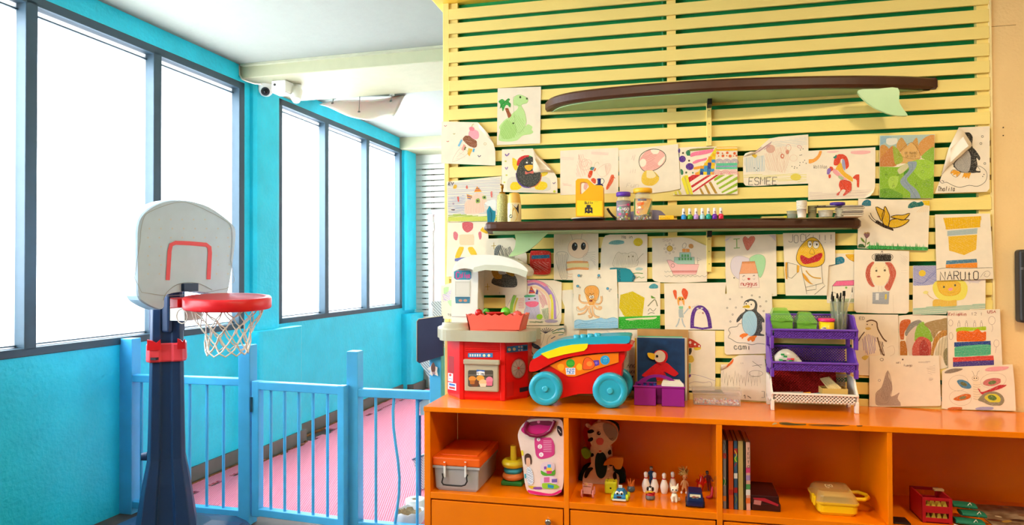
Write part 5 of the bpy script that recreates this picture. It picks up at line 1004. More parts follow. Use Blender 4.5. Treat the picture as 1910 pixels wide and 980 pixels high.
# white cat figure
p = bz(1258, 938); ct = thing('cat_figure', (p.x, p.y, ZL), 'white sitting cat figurine in front of the bowling pins', 'figurine'); wcat = P('e6d8bc', .35); q = Vector((p.x, p.y, ZL))
figure('body', '', '', (0, 0, 0), [(0, .008, .018), (0, .004, .030), (0, 0, .042), (-.008, -.006, .026), (-.008, -.008, .010), (-.008, -.012, .004), (.008, -.006, .026), (.008, -.008, .010), (.008, -.012, .004), (-.014, .002, .008), (.014, .002, .008), (0, .014, .006)], [(0, 1), (1, 2), (1, 3), (3, 4), (4, 5), (1, 6), (6, 7), (7, 8), (0, 9), (0, 10), (0, 11)], [.015, .013, .008, .006, .005, .005, .006, .005, .005, .009, .009, .008], wcat, 2, ct)
hd = MB().ell(q+Vector((0, -.003, .056)), (.0165, .013, .0145)).build('head', wcat, ct)
for sx in (-1, 1):
    MB().cyl(q+Vector((sx*.011, -.002, .064)), q+Vector((sx*.0155, -.002, .082)), .0068, .001, 10).build('ear', wcat, hd); MB().ell(q+Vector((sx*.0065, -.0145, .057)), (.003, .0016, .0036), 10, 6).build('eye', P('2a3a50', .2), hd)
MB().ell(q+Vector((0, -.016, .0515)), (.0018, .0015, .0013), 8, 6).build('nose', P('c08070'), hd); MB().tube([q+Vector((.014, .008, .008)), q+Vector((.022, .004, .012)), q+Vector((.02, -.002, .022))], [.005, .004, .002], 8).build('tail', wcat, ct)
# dog figure on a grey base, red waistcoat
p = bz(1213, 932); dg = thing('dog_figure', (p.x, p.y, ZL), 'black and white dog figurine in a red top on a grey drum', 'figurine'); q = Vector((p.x, p.y, ZL))
MB().lathe(q, [(.014, 0), (.019, .003), (.02, .014), (.017, .018)], 20).build('drum', P('6a6864', .5), dg); MB().lathe(q+Vector((0, 0, .016)), [(.018, 0), (.0195, .006), (.014, .016), (.007, .022)], 18, sy=.8).build('red_top', P('b81420', .4), dg)
hd = MB().ell(q+Vector((0, -.002, .046)), (.0105, .01, .011)).build('head', P('1a1816', .4), dg); MB().ell(q+Vector((0, -.011, .043)), (.0065, .006, .007)).build('muzzle', P('e6e0d4', .4), hd); MB().ell(q+Vector((0, -.017, .044)), (.0026, .002, .002), 8, 6).build('nose', P('0e0d0c', .3), hd)
for sx in (-1, 1): MB().ell(q+Vector((sx*.0115, 0, .044)), (.004, .004, .009)).build('ear', P('15130f'), hd); MB().ell(q+Vector((sx*.0035, -.0105, .051)), (.0022, .0012, .003), 8, 6).build('eye', P('f0ece0'), hd); MB().tube([q+Vector((sx*.014, -.004, .028)), q+Vector((sx*.017, -.012, .032)), q+Vector((sx*.01, -.018, .034))], [.005, .0045, .004], 8).build('arm', P('c9a030' if sx < 0 else 'b81420', .4), dg)
MB().tube([q+Vector((-.014, -.014, .036)), q+Vector((.016, -.016, .036))], .0028, 8).build('yellow_bar', P('d8b020'), dg)
# man figure behind the pins
def man(name, label, p, H_, cols, lean=0, arms=0):
    t = thing(name, (p.x, p.y, ZL), label, 'toy figure'); k = H_/.09
    V = lambda x, y, z: (x*k+lean*z*k, y*k, z*k)
    o = figure('body', '', '', (0, 0, 0), [V(0, 0, .045), V(0, 0, .055), V(0, 0, .066), V(0, 0, .074), V(-.009, 0, .067), V(-.014-arms, -.002, .058), V(-.017-arms*2, -.006, .048+arms), V(.009, 0, .067), V(.014, -.002, .056), V(.016, -.006, .046), V(-.004, 0, .04), V(-.006, 0, .022), V(-.007, -.002, .004), V(.004, 0, .04), V(.006, 0, .022), V(.007, -.002, .004)], [(0, 1), (1, 2), (2, 3), (2, 4), (4, 5), (5, 6), (2, 7), (7, 8), (8, 9), (0, 10), (10, 11), (11, 12), (0, 13), (13, 14), (14, 15)], [r*k for r in (.007, .0068, .008, .0035, .0042, .0035, .003, .0042, .0035, .003, .005, .0042, .004, .005, .0042, .004)], P(cols[0], .4), 2, t)
    b = Vector((p.x, p.y, ZL)); h = MB().ell(b+Vector(V(0, -.001, .082)), (.0065*k, .0065*k, .008*k)).build('head', P(cols[1], .5), t); MB().ell(b+Vector(V(0, .001, .0865)), (.007*k, .007*k, .005*k)).build('hair', P(cols[2], .6), h)
    for sx in (-.0025, .0025): MB().ell(b+Vector(V(sx, -.0072, .083)), (.0008*k, .0006*k, .0009*k), 6, 5).build('eye', P('0c0c0c'), h)
    MB().ell(b+Vector(V(0, -.0078, .081)), (.001*k, .001*k, .0014*k), 6, 5).build('nose', P(cols[1], .5), h); MB().ell(b+Vector(V(0, -.007, .0775)), (.0022*k, .0006*k, .0007*k), 6, 5).build('mouth', P('7a3028'), h)
    MB().loft([[b+Vector(V(x, y, z)) for x, y in ((-.009, -.007), (.009, -.007), (.009, .007), (-.009, .007))] for z in (.05, .068)]).build('jacket', P(cols[3], .45), t, .003); return t
p = bz(1215, 912); man('toy_man', 'little toy man in blue jacket with grey hair behind the bowling pins', p, .098, ('2a4a6a', 'c0a088', '3a3834', '1f4a68'))
p = bz(1325, 918); man('toy_man', 'dark red toy figure with outstretched arm at the right divider', p, .09, ('6a1418', '4a2a22', '1a1210', '5a1a1e'), -.15, .006)
# red lobster-like figure
p = bz(1308, 917); rf = thing('red_creature', (p.x, p.y, ZL), 'shiny red and orange toy creature behind the blue truck', 'toy creature'); q = Vector((p.x, p.y, ZL)); rg = P('d0200f', .15)
MB().loft([[q+Vector((math.cos(a)*r+dx, math.sin(a)*r*.8, z)) for a in [j*math.pi/6 for j in range(12)]] for z, r, dx in ((0, .010, -.006), (.014, .014, -.006), (.035, .017, 0), (.052, .014, .004), (.066, .006, .002))], True).build('body', rg, rf); MB().ell(q+Vector((-.004, -.008, .024)), (.009, .007, .014)).build('belly', P('e8801f', .2), rf)
for i in range(4): MB().tube([q+Vector((.0, 0, .06)), q+Vector((-.012+.008*i, -.002, .072+.006*(i % 2)))], [.003, .001], 6).build('spike', rg, rf)
for sx in (-1, 1): MB().tube([q+Vector((sx*.012, -.004, .04)), q+Vector((sx*.02, -.01, .046)), q+Vector((sx*.017, -.014, .056))], [.005, .005, .003], 8).build('arm', rg, rf)
# blue truck
p = bz(1297, 949); tk = thing('toy_truck', (p.x, p.y+.02, ZL), 'dark blue toy pickup truck with pale windscreen at the shelf edge', 'toy car'); nb = P('0c1f4a', .22)
MB().loft([[(p.x-.032, p.y, ZL+.008), (p.x+.032, p.y, ZL+.008), (p.x+.032, p.y+.085, ZL+.008), (p.x-.032, p.y+.085, ZL+.008)], [(p.x-.034, p.y-.002, ZL+.03), (p.x+.034, p.y-.002, ZL+.03), (p.x+.034, p.y+.087, ZL+.03), (p.x-.034, p.y+.087, ZL+.03)], [(p.x-.027, p.y+.012, ZL+.06), (p.x+.027, p.y+.012, ZL+.06), (p.x+.026, p.y+.07, ZL+.066), (p.x-.026, p.y+.07, ZL+.066)]]).build('body', nb, tk, .006, seg=3)
MB().prism([(p.x-.022, p.y+.0005, ZL+.034), (p.x+.022, p.y+.0005, ZL+.034), (p.x+.021, p.y+.0085, ZL+.054), (p.x-.021, p.y+.0085, ZL+.054)], (0, .004, .0)).build('windscreen', P('c9c0a0', .2), tk)
t_ = Ink((0, 0, 1), 0, place=lambda v, k_: Vector((p.x-.02+v[0]*.04, p.y+.0004+v[1]*.0075-.0004-k_, ZL+.035+v[1]*.018))); t_.run([('F', '8a3a2a', [(.15, .55), (.4, .75), (.6, .6), (.85, .7), (.8, .45), (.2, .4)]), ('l', '3a3a30', .06, [(.1, .25), (.9, .25)]), ('e', '5a6a4a', .3, .3, .12, .1), ('e', '5a6a4a', .7, .3, .12, .1)]); t_.build('window_print', tk, PRINT)
for sx, sy in ((-.033, .018), (.033, .018), (-.033, .068), (.033, .068)): MB().lathe((p.x+sx, p.y+sy, ZL+.0125), [(.004, -.005), (.0115, -.005), (.0125, -.002), (.0125, .002), (.0115, .005), (.004, .005)], 18, 'x').build('wheel', P('0e0e10', .6), tk)
# pink worm
p = bz(1322, 930); o = MB().tube([(p.x-.012, p.y-.01, ZL+.007), (p.x, p.y-.012, ZL+.0075), (p.x+.01, p.y-.006, ZL+.01), (p.x+.014, p.y, ZL+.026), (p.x+.015, p.y+.006, ZL+.044)], [.004, .007, .0075, .006, .003], 10).build('rubber_worm', P('c01f3a', .4)); tag(o, 'curved pink rubber worm beside the right divider', 'toy worm')
MB().ell((p.x+.015, p.y+.006, ZL+.045), .0035, 8, 6).build('tip', P('d83a55'), o)
# ------------------------------------------------------------------ books
kY = 2.925
bk = [(85, 116, 240, '8a8f96', 'grey spined picture book at the left of the row', [('c0504a', .2), ('3a8a4a', .6), ('e0882a', .85)]), (116, 131, 240, '1c1410', 'thin black spined book second from the left', []), (132, 178, 246, 'c4521c', 'orange spined book third from the left', [('b02a1c', .75)]), (180, 214, 246, '3a5a7a', 'blue red and white comic book in the middle of the row', [('b02a2a', .12), ('3a8a3a', .25), ('e8e4dc', .5), ('a02020', .72)]), (216, 264, 248, 'b9a05c', 'thick tan spined book in the row', []), (266, 280, 250, '4a4020', 'thin olive spined book right of the tan one', []), (284, 326, 258, 'd8a08a', 'pale pink comic spine with lettering, last in the row', [('c83a6a', .4), ('9a7aa8', .52), ('4a8a4a', .66), ('d8d0c8', .75), ('d86a2a', .88)])]
for a, b, y, c, lab, bands in bk:
    xa, xb = K(c20, a, 500, kY).x, K(c20, b, 500, kY).x; zt1 = K(c20, a, y, kY).z
    o = thing('book', ((xa+xb)/2, kY+.1, ZL), lab, 'book', 'books on the shelf'); h = zt1-ZL
    B((xa+.0015, kY+.002, ZL+.003), (xb-.0015, kY+.2, zt1-.003)).build('pages', mat('pages', 'd8c8a0', .8), o)
    sp = MB().box((xa, kY, ZL), (xb, kY+.003, zt1)).box((xa, kY, ZL), (xa+.0014, kY+.203, zt1)).box((xb-.0014, kY, ZL), (xb, kY+.203, zt1)).build('cover', mat('book_'+c, c, .5), o)
    t_ = Ink(c20, kY-.0002)
    for i, (bc2, t0) in enumerate(bands):
        y0 = y+(812-y)*t0; y1 = y0+46; t_.run([('f', bc2, [(a+2, y0), (b-2, y0), (b-2, y1), (a+2, y1)])])
    if a == 284: 
        for i, chh in enumerate('TENTO'): t_.text('2a2026', 4, chh, 300, 330+i*38, 22, 22)
    if a == 180: t_.run([('L', 'd8d040', 7, [(188, 330), (205, 370), (190, 400), (206, 430)]), ('L', 'b02a2a', 6, [(188, 470), (204, 440), (190, 455)]), ('L', '6a8a20', 6, [(190, 720), (206, 750), (192, 790)])])
    if a == 85: t_.run([('L', '302830', 4, [(95, 260), (108, 300), (96, 340), (108, 380)]), ('L', 'e8dcc8', 4, [(95, 560), (106, 600), (95, 640)])])
    if t_.k: t_.build('spine_print', o, PRINT)
# dark red boxes
dm = mat('box_maroon', '35100f', .35, var=.1); xa, xb = K(c20, 335, 700, 2.93).x, K(c20, 588, 700, 2.93).x
for z0, z1, lab, dx in ((0, .030, 'maroon flat box lying under a darker one beside the books', 0), (.0305, .062, 'dark maroon flat box lying on top of another beside the books', -.006)):
    o = B((xa+dx, 2.93, ZL+z0), (xb+dx, 3.12, ZL+z1)).build('flat_box', dm, None, .003); tag(o, lab, 'box', 'maroon flat boxes')
    if z0 == 0: t_ = Ink(c20, 2.9297); t_.run([('f', 'b07068', [(358, 760), (422, 770), (415, 808), (352, 798)]), ('f', 'a01828', [(350, 742), (450, 745), (570, 800), (565, 818), (440, 775), (352, 752)])]); t_.build('box_label', o, PRINT)
# yellow lunch box
lY = 2.93; lb = thing('lunch_box', (K(c20, 1090, 880, lY).x, lY+.09, ZL), 'yellow lunch box with clear lid and handle on the third shelf', 'lunch box'); yl = P('e8bc0a', .35)
xa, xb = K(c20, 912, 850, lY).x, K(c20, 1272, 850, lY).x; zm = K(c20, 1090, 806, lY).z; zt1 = K(c20, 1000, 700, lY+.03).z
def rr(x0, x1, y0, y1, z, r=.02): 
    o = []
    for cx_, cy_, a0 in ((x1-r, y0+r, -90), (x1-r, y1-r, 0), (x0+r, y1-r, 90), (x0+r, y0+r, 180)): o += [(cx_+r*math.cos(math.radians(a0+t)), cy_+r*math.sin(math.radians(a0+t)), z) for t in (0, 30, 60, 90)]
    return o
MB().loft([rr(xa+.012, xb-.012, lY+.01, lY+.18, ZL), rr(xa+.002, xb-.002, lY+.002, lY+.188, ZL+.012), rr(xa, xb, lY, lY+.19, zm)], False).build('tub', yl, lb, .001)
MB().loft([rr(xa-.006, xb+.004, lY-.004, lY+.194, zm), rr(xa-.006, xb+.004, lY-.004, lY+.194, zm+.007)]).build('rim', P('e0b020', .35), lb, .002)
MB().loft([rr(xa-.004, xb+.002, lY, lY+.19, zm+.006), rr(xa+.004, xb-.006, lY+.008, lY+.18, zm+.03), rr(xa+.012, xb-.014, lY+.03, lY+.165, zt1+.006)], False).build('lid', clear('lid_amber', 'd8a860', .55, .12), lb, .003)
MB().tube([(xb-.002, lY+.05, zm+.012), (xb+.03, lY+.045, zm+.014), (xb+.052, lY+.075, zm+.014), (xb+.052, lY+.11, zm+.014), (xb+.03, lY+.14, zm+.014), (xb-.002, lY+.135, zm+.012)], .008, 8).build('handle', yl, lb)
for y in (.02, .05): MB().box((xa-.012, lY+y, zm-.014), (xa-.002, lY+y+.016, zm+.022)).build('latch', yl, lb, .002)
B((xa+.02, lY+.02, zm-.01), (xb-.03, lY+.1, zm+.012)).build('green_content', P('2a7a58', .6), lb); MB().cyl((xa+.03, lY+.05, zm+.022), (xb-.04, lY+.04, zm+.022), .008, n=12).build('tube_content', P('d8b84a', .4), lb)
t_ = Ink((0, 0, 1), 0, place=lambda v, k_: Vector((xa+.05+v[0]*.03, lY+.08+v[1]*.04, zt1+.0075+k_))); t_.run([('t', 'f0dca0', .12, 'Go', 0, 1, 1, 1)]); t_.build('lid_mark', lb, PRINT)
# ------------------------------------------------------------------ far right compartment
rY = 2.93; xa, xb = K(c21, 375, 850, rY).x, K(c21, 638, 850, rY).x; zc = K(c21, 500, 745, rY).z; rd = P('a8101a', .4)
ct2 = thing('toy_crate', ((xa+xb)/2, rY+.07, ZL), 'small red toy crate filled with yellow wedges in the right compartment', 'crate')
hh = zc-ZL
for y in (rY, rY+.14):
    for z0, z1 in ((0, .2), (.40, .66), (.88, 1.0)): B((xa, y, ZL+hh*z0), (xb, y+.006, ZL+hh*z1)).build('slat', rd, ct2, .001)
    for x in (xa, xb-.012): B((x, y-.001, ZL), (x+.012, y+.007, zc)).build('corner', rd, ct2, .001)
for x in (xa, xb-.006): B((x, rY, ZL), (x+.006, rY+.146, zc)).build('side', rd, ct2, .001)
B((xa, rY, ZL), (xb, rY+.146, ZL+.004)).build('bottom', rd, ct2)
for i in range(8):
    x = xa+.012+(i % 4)*(xb-xa-.024)/4; z = ZL+.008+(i//4)*hh*.45; o = MB().prism([(x, rY+.012, z), (x+.022, rY+.012, z), (x+.012, rY+.012, z+hh*.32)], (0, .03, 0)).build('yellow_wedge', P('cfae3a', .5), None, .002); tag(o, 'small yellow toy wedge inside the red crate', 'toy wedge', 'yellow wedges in the crate')
p = K(c21, 515, 735, rY+.1); o = MB().cb((p.x, rY+.1, zc+.004), (.035, .02, .008)).build('tan_block', P('b08a5a', .6), None, .001); tag(o, 'small tan strip lying on top of the red crate', 'block')
# green pouches tied with white string
for i, (x, y, z, w) in enumerate(((770, 920, .012, .07), (800, 870, .034, .06), (720, 800, .056, .06))):
    p = K(c21, x, y, 2.95+.03*i); q = Vector((p.x, 2.95+.03*i, ZL+z)); rg = [[q+Vector(((u-.5)*w*1.3, math.cos(a)*.03-.012*u, math.sin(a)*.011*(1-.4*abs(u-.5)))) for a in [j*math.pi/5 for j in range(10)]] for u in (0, .15, .4, .7, .9, 1)]
    o = MB().loft(rg, True).build('green_pouch', mat('pouch_green', '0f6a48', .7, bump=.5, bscale=30)); tag(o, ('bottom green cloth pouch tied with white string', 'middle green cloth pouch tied with white string', 'top dark green cloth pouch leaning on the crate')[i], 'pouch', 'green pouches'); 
    MB().tube([q+Vector((.008, -.03, .004)), q+Vector((.016, -.032, .016)), q+Vector((.024, -.028, .004)), q+Vector((.012, -.034, -.004))], .0018, 5).build('string', P('e0d8c0', .7), o)
p = K(c21, 720, 930, 2.91); o = MB().tube([(p.x-.02, 2.93, ZL+.002), (p.x, 2.91, ZL+.002), (p.x+.02, 2.9, ZL+.002), (p.x+.05, 2.885, ZL+.002)], .0016, 5).build('white_string', P('e8e0cc', .7)); tag(o, 'loose white string lying before the green pouches', 'string')
a = K(c21, 880, 880, 2.93); o = MB().box((a.x+.05, 2.90, ZL), (1.60, 3.2, ZL+.003)).build('painted_sheet', mat('painted_sheet', 'b7a07c', .7, c2='6a4a2a', scale=16, cmix=.42)); tag(o, 'painted brown and cream paper sheet lying flat at the right', 'artwork')
t_ = Ink((0, 0, 1), 0, place=lambda v, k_: Vector((1.06+v[0], 2.9+v[1], ZL+.0034+k_)))
for i in range(26): t_.ell(random.choice(['5a2a1a', 'b88a3a', '8a5a2a', '3a2a1a', 'd8c8a0']), random.uniform(.06, .5), random.uniform(.02, .28), random.uniform(.01, .03), random.uniform(.006, .014), random.uniform(-40, 40))
t_.build('brush_marks', o, PRINT)
p = K(c21, 195, 970, 2.9); o = MB().box((p.x-.03, 2.89, ZL), (p.x+.03, 2.96, ZL+.006)).build('dark_tile', P('1a0d0a', .5), None, .002); tag(o, 'small dark tile lying at the front left of the right compartment', 'tile')
# ------------------------------------------------------------------ beyond the fence
# hinged dark board beside the kitchen
nb2 = mat('board_indigo', '2c3350', .4, var=.12, scale=5); q = [(778, 600), (781, 596), (826, 590), (826, 664), (782, 678), (777, 674)]
pp_ = [at(777, 640, 3.266), at(827, 640, 3.276)]; fq = pl((pp_[0].x, 3.266), (pp_[1].x, 3.276)); pts = [fq(v, 0) for v in q]; o = MB().prism(pts, Vector((.003, .008, 0))).build('hinged_board', nb2, None, .002); tag(o, 'dark indigo board with rounded corners standing out left of the play kitchen', 'board')
MB().tube([fq((777.5, 674), .0005), fq((777.5, 600), .0005), fq((781, 595.5), .0005), fq((826, 589.5), .0005)], .0018, 5).build('pale_edge', P('c9b98f', .5), o)
hm = bpy.data.materials.new('hatched_cloth'); hm.use_nodes = True; nt = hm.node_tree; b = nt.nodes['Principled BSDF']; wv = nt.nodes.new('ShaderNodeTexWave'); wv.inputs['Scale'].default_value = 38; wv.bands_direction = 'DIAGONAL'; cr3 = nt.nodes.new('ShaderNodeMix'); cr3.data_type = 'RGBA'; cr3.inputs[6].default_value = (*srgb('e8e8ea'), 1); cr3.inputs[7].default_value = (*srgb('8f959c'), 1); tc = nt.nodes.new('ShaderNodeTexCoord'); nt.links.new(tc.outputs['Object'], wv.inputs['Vector']); nt.links.new(wv.outputs['Fac'], cr3.inputs[0]); nt.links.new(cr3.outputs[2], b.inputs['Base Color']); b.inputs['Roughness'].default_value = .8
def flat(name, lab, cat, pts, Y, m, t=.02): o = MB().prism([at(x, y, Y) for x, y in pts], (0, t, 0)).build(name, m, None, .003); return tag(o, lab, cat)
ib = flat('ironing_board', 'grey hatched padded board standing upright behind the fence end', 'ironing board', ((804, 566), (806, 563), (824, 562), (826, 568), (826, 740), (812, 740), (800, 705), (783, 677), (800, 640), (810, 600), (807, 590), (809, 578)), 3.62, hm, .03)
for x in (806, 820): a_ = at(x, 740, 3.65); MB().cyl((a_.x, 3.64, 0.014), (a_.x, 3.64, a_.z), .008, n=8).build('leg', P('9aa0a8'), ib)
o = flat('butterfly_tag', 'white and brown paper butterfly hanging on the fence end post', 'paper tag', ((797, 688), (803, 684), (806, 678), (810, 683), (816, 686), (815, 693), (817, 702), (808, 698), (806, 702), (801, 698), (803, 692)), 3.30, mat('tag_white', 'f0efe8', .7), .002)
cut2 = Ink((0, 0, 1), 3.2995); cut2.run([('F', '6a4a40', [(804, 685), (808, 676), (812, 684), (811, 694), (806, 695)]), ('F', 'a89aa8', [(806, 694), (811, 694), (812, 699), (807, 698)])]); cut2.build('print', o, PRINT)
# bin with liner, paper roll, low table
p = onz(766, 1010, 0); tbx = at(764, 965, 3.46); tr = thing('waste_bin', (tbx.x, 3.46, .014), 'small wicker waste bin with white liner behind the fence', 'waste bin')
zt1 = at(764, 953, 3.46).z; R = 28*.0027
MB().lathe((tbx.x, 3.46, .0145), [(R*.75, 0), (R, zt1-.02), (R*.96, zt1-.02), (R*.72, .006)], 28).build('basket', mat('wicker', 'b09a78', .8, bump=.8, bscale=70, var=.3, scale=60), tr)
rg = []
for i, (r, z) in enumerate(((1.03, -.05), (1.06, -.02), (1.05, .0), (.98, .004), (.93, -.02), (.9, -.06))): rg.append([(tbx.x+R*(r+.03*math.sin(j*2.7+i))*math.cos(j*math.pi/12), 3.46+R*(r+.03*math.sin(j*1.9))*math.sin(j*math.pi/12), zt1+z+.006*math.sin(j*2.1+i)) for j in range(24)])
MB().loft(rg, True, False).build('liner', clear('liner_white', 'e8e8e8', .8, .4), tr)
a = at(775, 945, 3.62); pr2 = thing('paper_roll', (a.x, 3.62, .014), 'white paper towel roll standing behind the waste bin', 'paper roll'); zt2 = at(775, 931, 3.62).z
MB().lathe((a.x, 3.62, .0145), [(.055, 0), (.056, zt2-.016), (.02, zt2-.0145), (.02, zt2-.05)], 28).build('roll', mat('tissue', 'f2f2f0', .9), pr2); MB().lathe((a.x, 3.62, zt2-.06), [(.0195, 0), (.0195, .058), (.017, .058), (.017, 0)], 20).build('core', mat('card_core', 'c9b08a', .8), pr2)
o = flat('folded_cloth', 'blue grey hatched bag standing behind the fence beside the cabinet', 'bag', ((770, 858), (786, 850), (789, 852), (789, 914), (781, 912), (777, 880)), 4.04, hm, .05)
MB().tube([at(x, y, 4.03) for x, y in ((769, 858), (780, 853), (790, 850))], .006, 6).build('strap', P('4a6a88'), o)
o = flat('folding_chair', 'pale folded chair frame behind the fence end post', 'chair', ((782, 745), (797, 735), (800, 738), (800, 775), (784, 775)), 3.75, P('dfe6ea', .4), .02)
MB().tube([at(x, y, 3.74) for x, y in ((781, 750), (798, 738), (798, 733), (781, 742), (780, 780))], .006, 6).build('frame', P('2f6aa0'), o)
for x in (783, 799): a_ = at(x, 775, 3.76); MB().cyl((a_.x, 3.76, .014), (a_.x, 3.76, a_.z), .008, n=8).build('leg', P('2f6aa0'), o)
p = at(786, 792, 3.05); o = MB().lathe((cx0-.03, 3.05, p.z), [(.010, .03), (.010, .012), (.016, .008), (.016, .0), (.01, -.003)], 16, 'x').build('side_knob', P('b02018', .4), cb)
# ------------------------------------------------------------------ children's drawings on the slats
GRP = "children's drawings on the slatted wall"
PAPER = mat('drawing_paper', 'efdfc2', .75, var=.035, scale=22, bump=.12, bscale=26)
PAPERB = mat('drawing_paper_back', 'f0dcbc', .8, var=.04, scale=18)
def paper(label, cr, outline, layer, shapes, fold=None, name='drawing', m=None, smooth=0):
    Y = 3.2772-layer*.0036; q = [at(cr[0]+x/cr[2], cr[1]+y/cr[2], Y) for x, y in outline]
    if smooth: q = sm(q, True, smooth)
    o = MB().prism(q, (0, .0004, 0)).build(name, m or PAPER); tag(o, label, 'drawing', GRP)
    t = Ink(cr, Y-.0001, 3.2e-5); t.run(shapes)
    if t.k: t.build('crayon_marks', o)
    for f in (fold or []):
        v = [at(cr[0]+x/cr[2], cr[1]+y/cr[2], Y-.001-l) for x, y, l in f]; c = MB().add(v, [list(range(len(v)))], True).build('folded_corner', PAPERB, o); c.modifiers.new('s', 'SOLIDIFY').thickness = .0006
    return o
G = lambda c, w, a, b: ('l', c, w, [a, b])
BK = '2a2622'
c1, c2, c3, c4, c5, c6, c7, c8, c9, c10, c11, c12, c13, c14 = (820, 150, 4.454), (1030, 250, 7.958), (1250, 240, 7.0), (1490, 220, 5.162), (820, 320, 4.083), (1020, 420, 5.969), (1330, 420, 6.586), (1590, 360, 5.766), (930, 490, 6.535), (1140, 500, 7.536), (1340, 530, 6.533), (1580, 450, 6.367), (1580, 560, 4.4545), (1240, 600, 6.125)
def dots(c, r, pts): return [('e', c, x, y, r, r, 0, 0, 8) for x, y in pts]
def rings(c, w, r, pts): return [('e', c, x, y, r, r, 0, w, 10) for x, y in pts]
def scrib(c, w, x0, y0, x1, y1, n):
    p = []
    for i in range(n+1): p.append((x0+(x1-x0)*i/n+random.uniform(-2, 2), (y0 if i % 2 else y1)+random.uniform(-3, 3)))
    return ('L', c, w, p)
def wave(c, w, x0, x1, y, a, n): return ('L', c, w, [(x0+(x1-x0)*i/n, y+(a if i % 2 else -a)) for i in range(n+1)])
# dinosaur and palm
paper('drawing of a green dinosaur beside a palm tree, hung highest by the upper surfboard tip', c1, [(482, 66), (842, 52), (835, 524), (476, 538)], 1, [
 ('F', 'b9d98a', [(612, 170), (625, 135), (665, 120), (715, 138), (735, 160), (725, 188), (690, 198), (680, 215), (705, 260), (720, 330), (712, 380), (735, 365), (770, 385), (765, 410), (778, 430), (755, 448), (690, 460), (640, 500), (560, 510), (495, 500), (490, 470), (505, 420), (495, 385), (540, 330), (580, 305), (610, 270), (645, 240), (650, 215), (615, 205)]),
 ('F', 'a8cf74', [(500, 440), (520, 370), (560, 330), (600, 350), (640, 400), (620, 470), (540, 490)]), ('h', '8fbb5c', 2.5, [(560, 320), (640, 280), (700, 330), (700, 430), (620, 480), (520, 490), (510, 430)], 14, 60), ('C', '8aa860', 2, [(612, 170), (625, 135), (665, 120), (715, 138), (735, 160), (725, 188), (690, 198), (680, 215), (705, 260), (720, 330), (712, 380), (640, 430)]),
 ('e', '3a5a20', 670, 140, 8, 10), ('e', '1f1f10', 672, 139, 4), ('e', '3a4a20', 725, 152, 8, 9), ('e', '3a4a20', 612, 357, 8, 7), ('L', '7a9a50', 2, [(635, 195), (655, 208), (672, 212)]),
 ('F', 'a0522a', [(545, 235), (568, 230), (580, 260), (596, 292), (572, 312), (560, 280)]), ('h', '6a3014', 2, [(545, 235), (568, 230), (580, 260), (596, 292), (572, 312), (560, 280)], 9, -20),
 ('F', '2f9a3a', [(490, 175), (520, 155), (545, 170), (570, 150), (585, 160), (575, 178), (592, 195), (585, 225), (562, 205), (545, 215), (525, 258), (515, 225), (500, 235), (505, 200)]), ('L', '1a6a24', 4, [(545, 180), (520, 200), (510, 230)]), ('L', '1a6a24', 4, [(550, 180), (580, 190), (585, 215)]), ('L', '1a6a24', 4, [(545, 178), (560, 160), (580, 158)])])
# ice cream
paper('drawing of an ice cream cone with curled corner at the left slat end', c1, [(18, 342), (315, 348), (330, 400), (385, 455), (445, 520), (462, 580), (464, 708), (12, 690)], 3, [
 ('F', 'f0a0a8', [(240, 440), (255, 415), (285, 408), (320, 425), (328, 465), (310, 490), (270, 488), (243, 470)]), ('F', 'e87a88', [(245, 395), (268, 385), (290, 400), (285, 418), (255, 420)]), ('L', 'b8a03a', 4, [(268, 388), (272, 370), (286, 362)]), ('F', '9a6040', [(192, 488), (215, 460), (245, 460), (275, 485), (308, 505), (310, 545), (290, 560), (250, 548), (215, 520)]), ('h', '6a3a24', 3, [(192, 488), (215, 460), (245, 460), (275, 485), (308, 505), (310, 545), (290, 560), (250, 548), (215, 520)], 10, 35),
 ('f', '7ab8d0', [(150, 545), (178, 490), (192, 498), (165, 552)]), ('f', 'f09a8a', [(180, 575), (200, 530), (218, 545), (198, 588)]), ('f', 'e8b040', [(230, 610), (245, 565), (275, 572), (248, 632)]), ('f', '5ab0d0', [(272, 592), (280, 565), (294, 570), (285, 600)]), ('f', '7a6a40', [(200, 575), (210, 550), (222, 556), (210, 582)]), ('f', 'd8c060', [(232, 590), (240, 562), (254, 566), (245, 594)]), ('C', 'c0a080', 2, [(105, 678), (175, 560), (235, 610)]),
 ('l', 'c8ac88', 1.6, [(140, 640), (200, 590)]), ('l', 'c8ac88', 1.6, [(160, 600), (205, 620)]), ('l', 'c8ac88', 1.6, [(130, 655), (165, 650)]), ('L', 'c05a5a', 5, [(38, 375), (48, 382), (60, 374)]), ('L', 'c0503a', 5, [(58, 505), (68, 510), (78, 504)]), ('L', 'b0a050', 5, [(112, 440), (120, 448), (130, 440)]), ('e', 'c8a860', 378, 528, 10, 9, 0, 3), ('L', '6a6470', 7, [(318, 622), (328, 636), (342, 624)])],
 fold=[[(315, 348, 0), (400, 440, .012), (445, 520, .004), (385, 455, 0), (330, 400, 0)]])
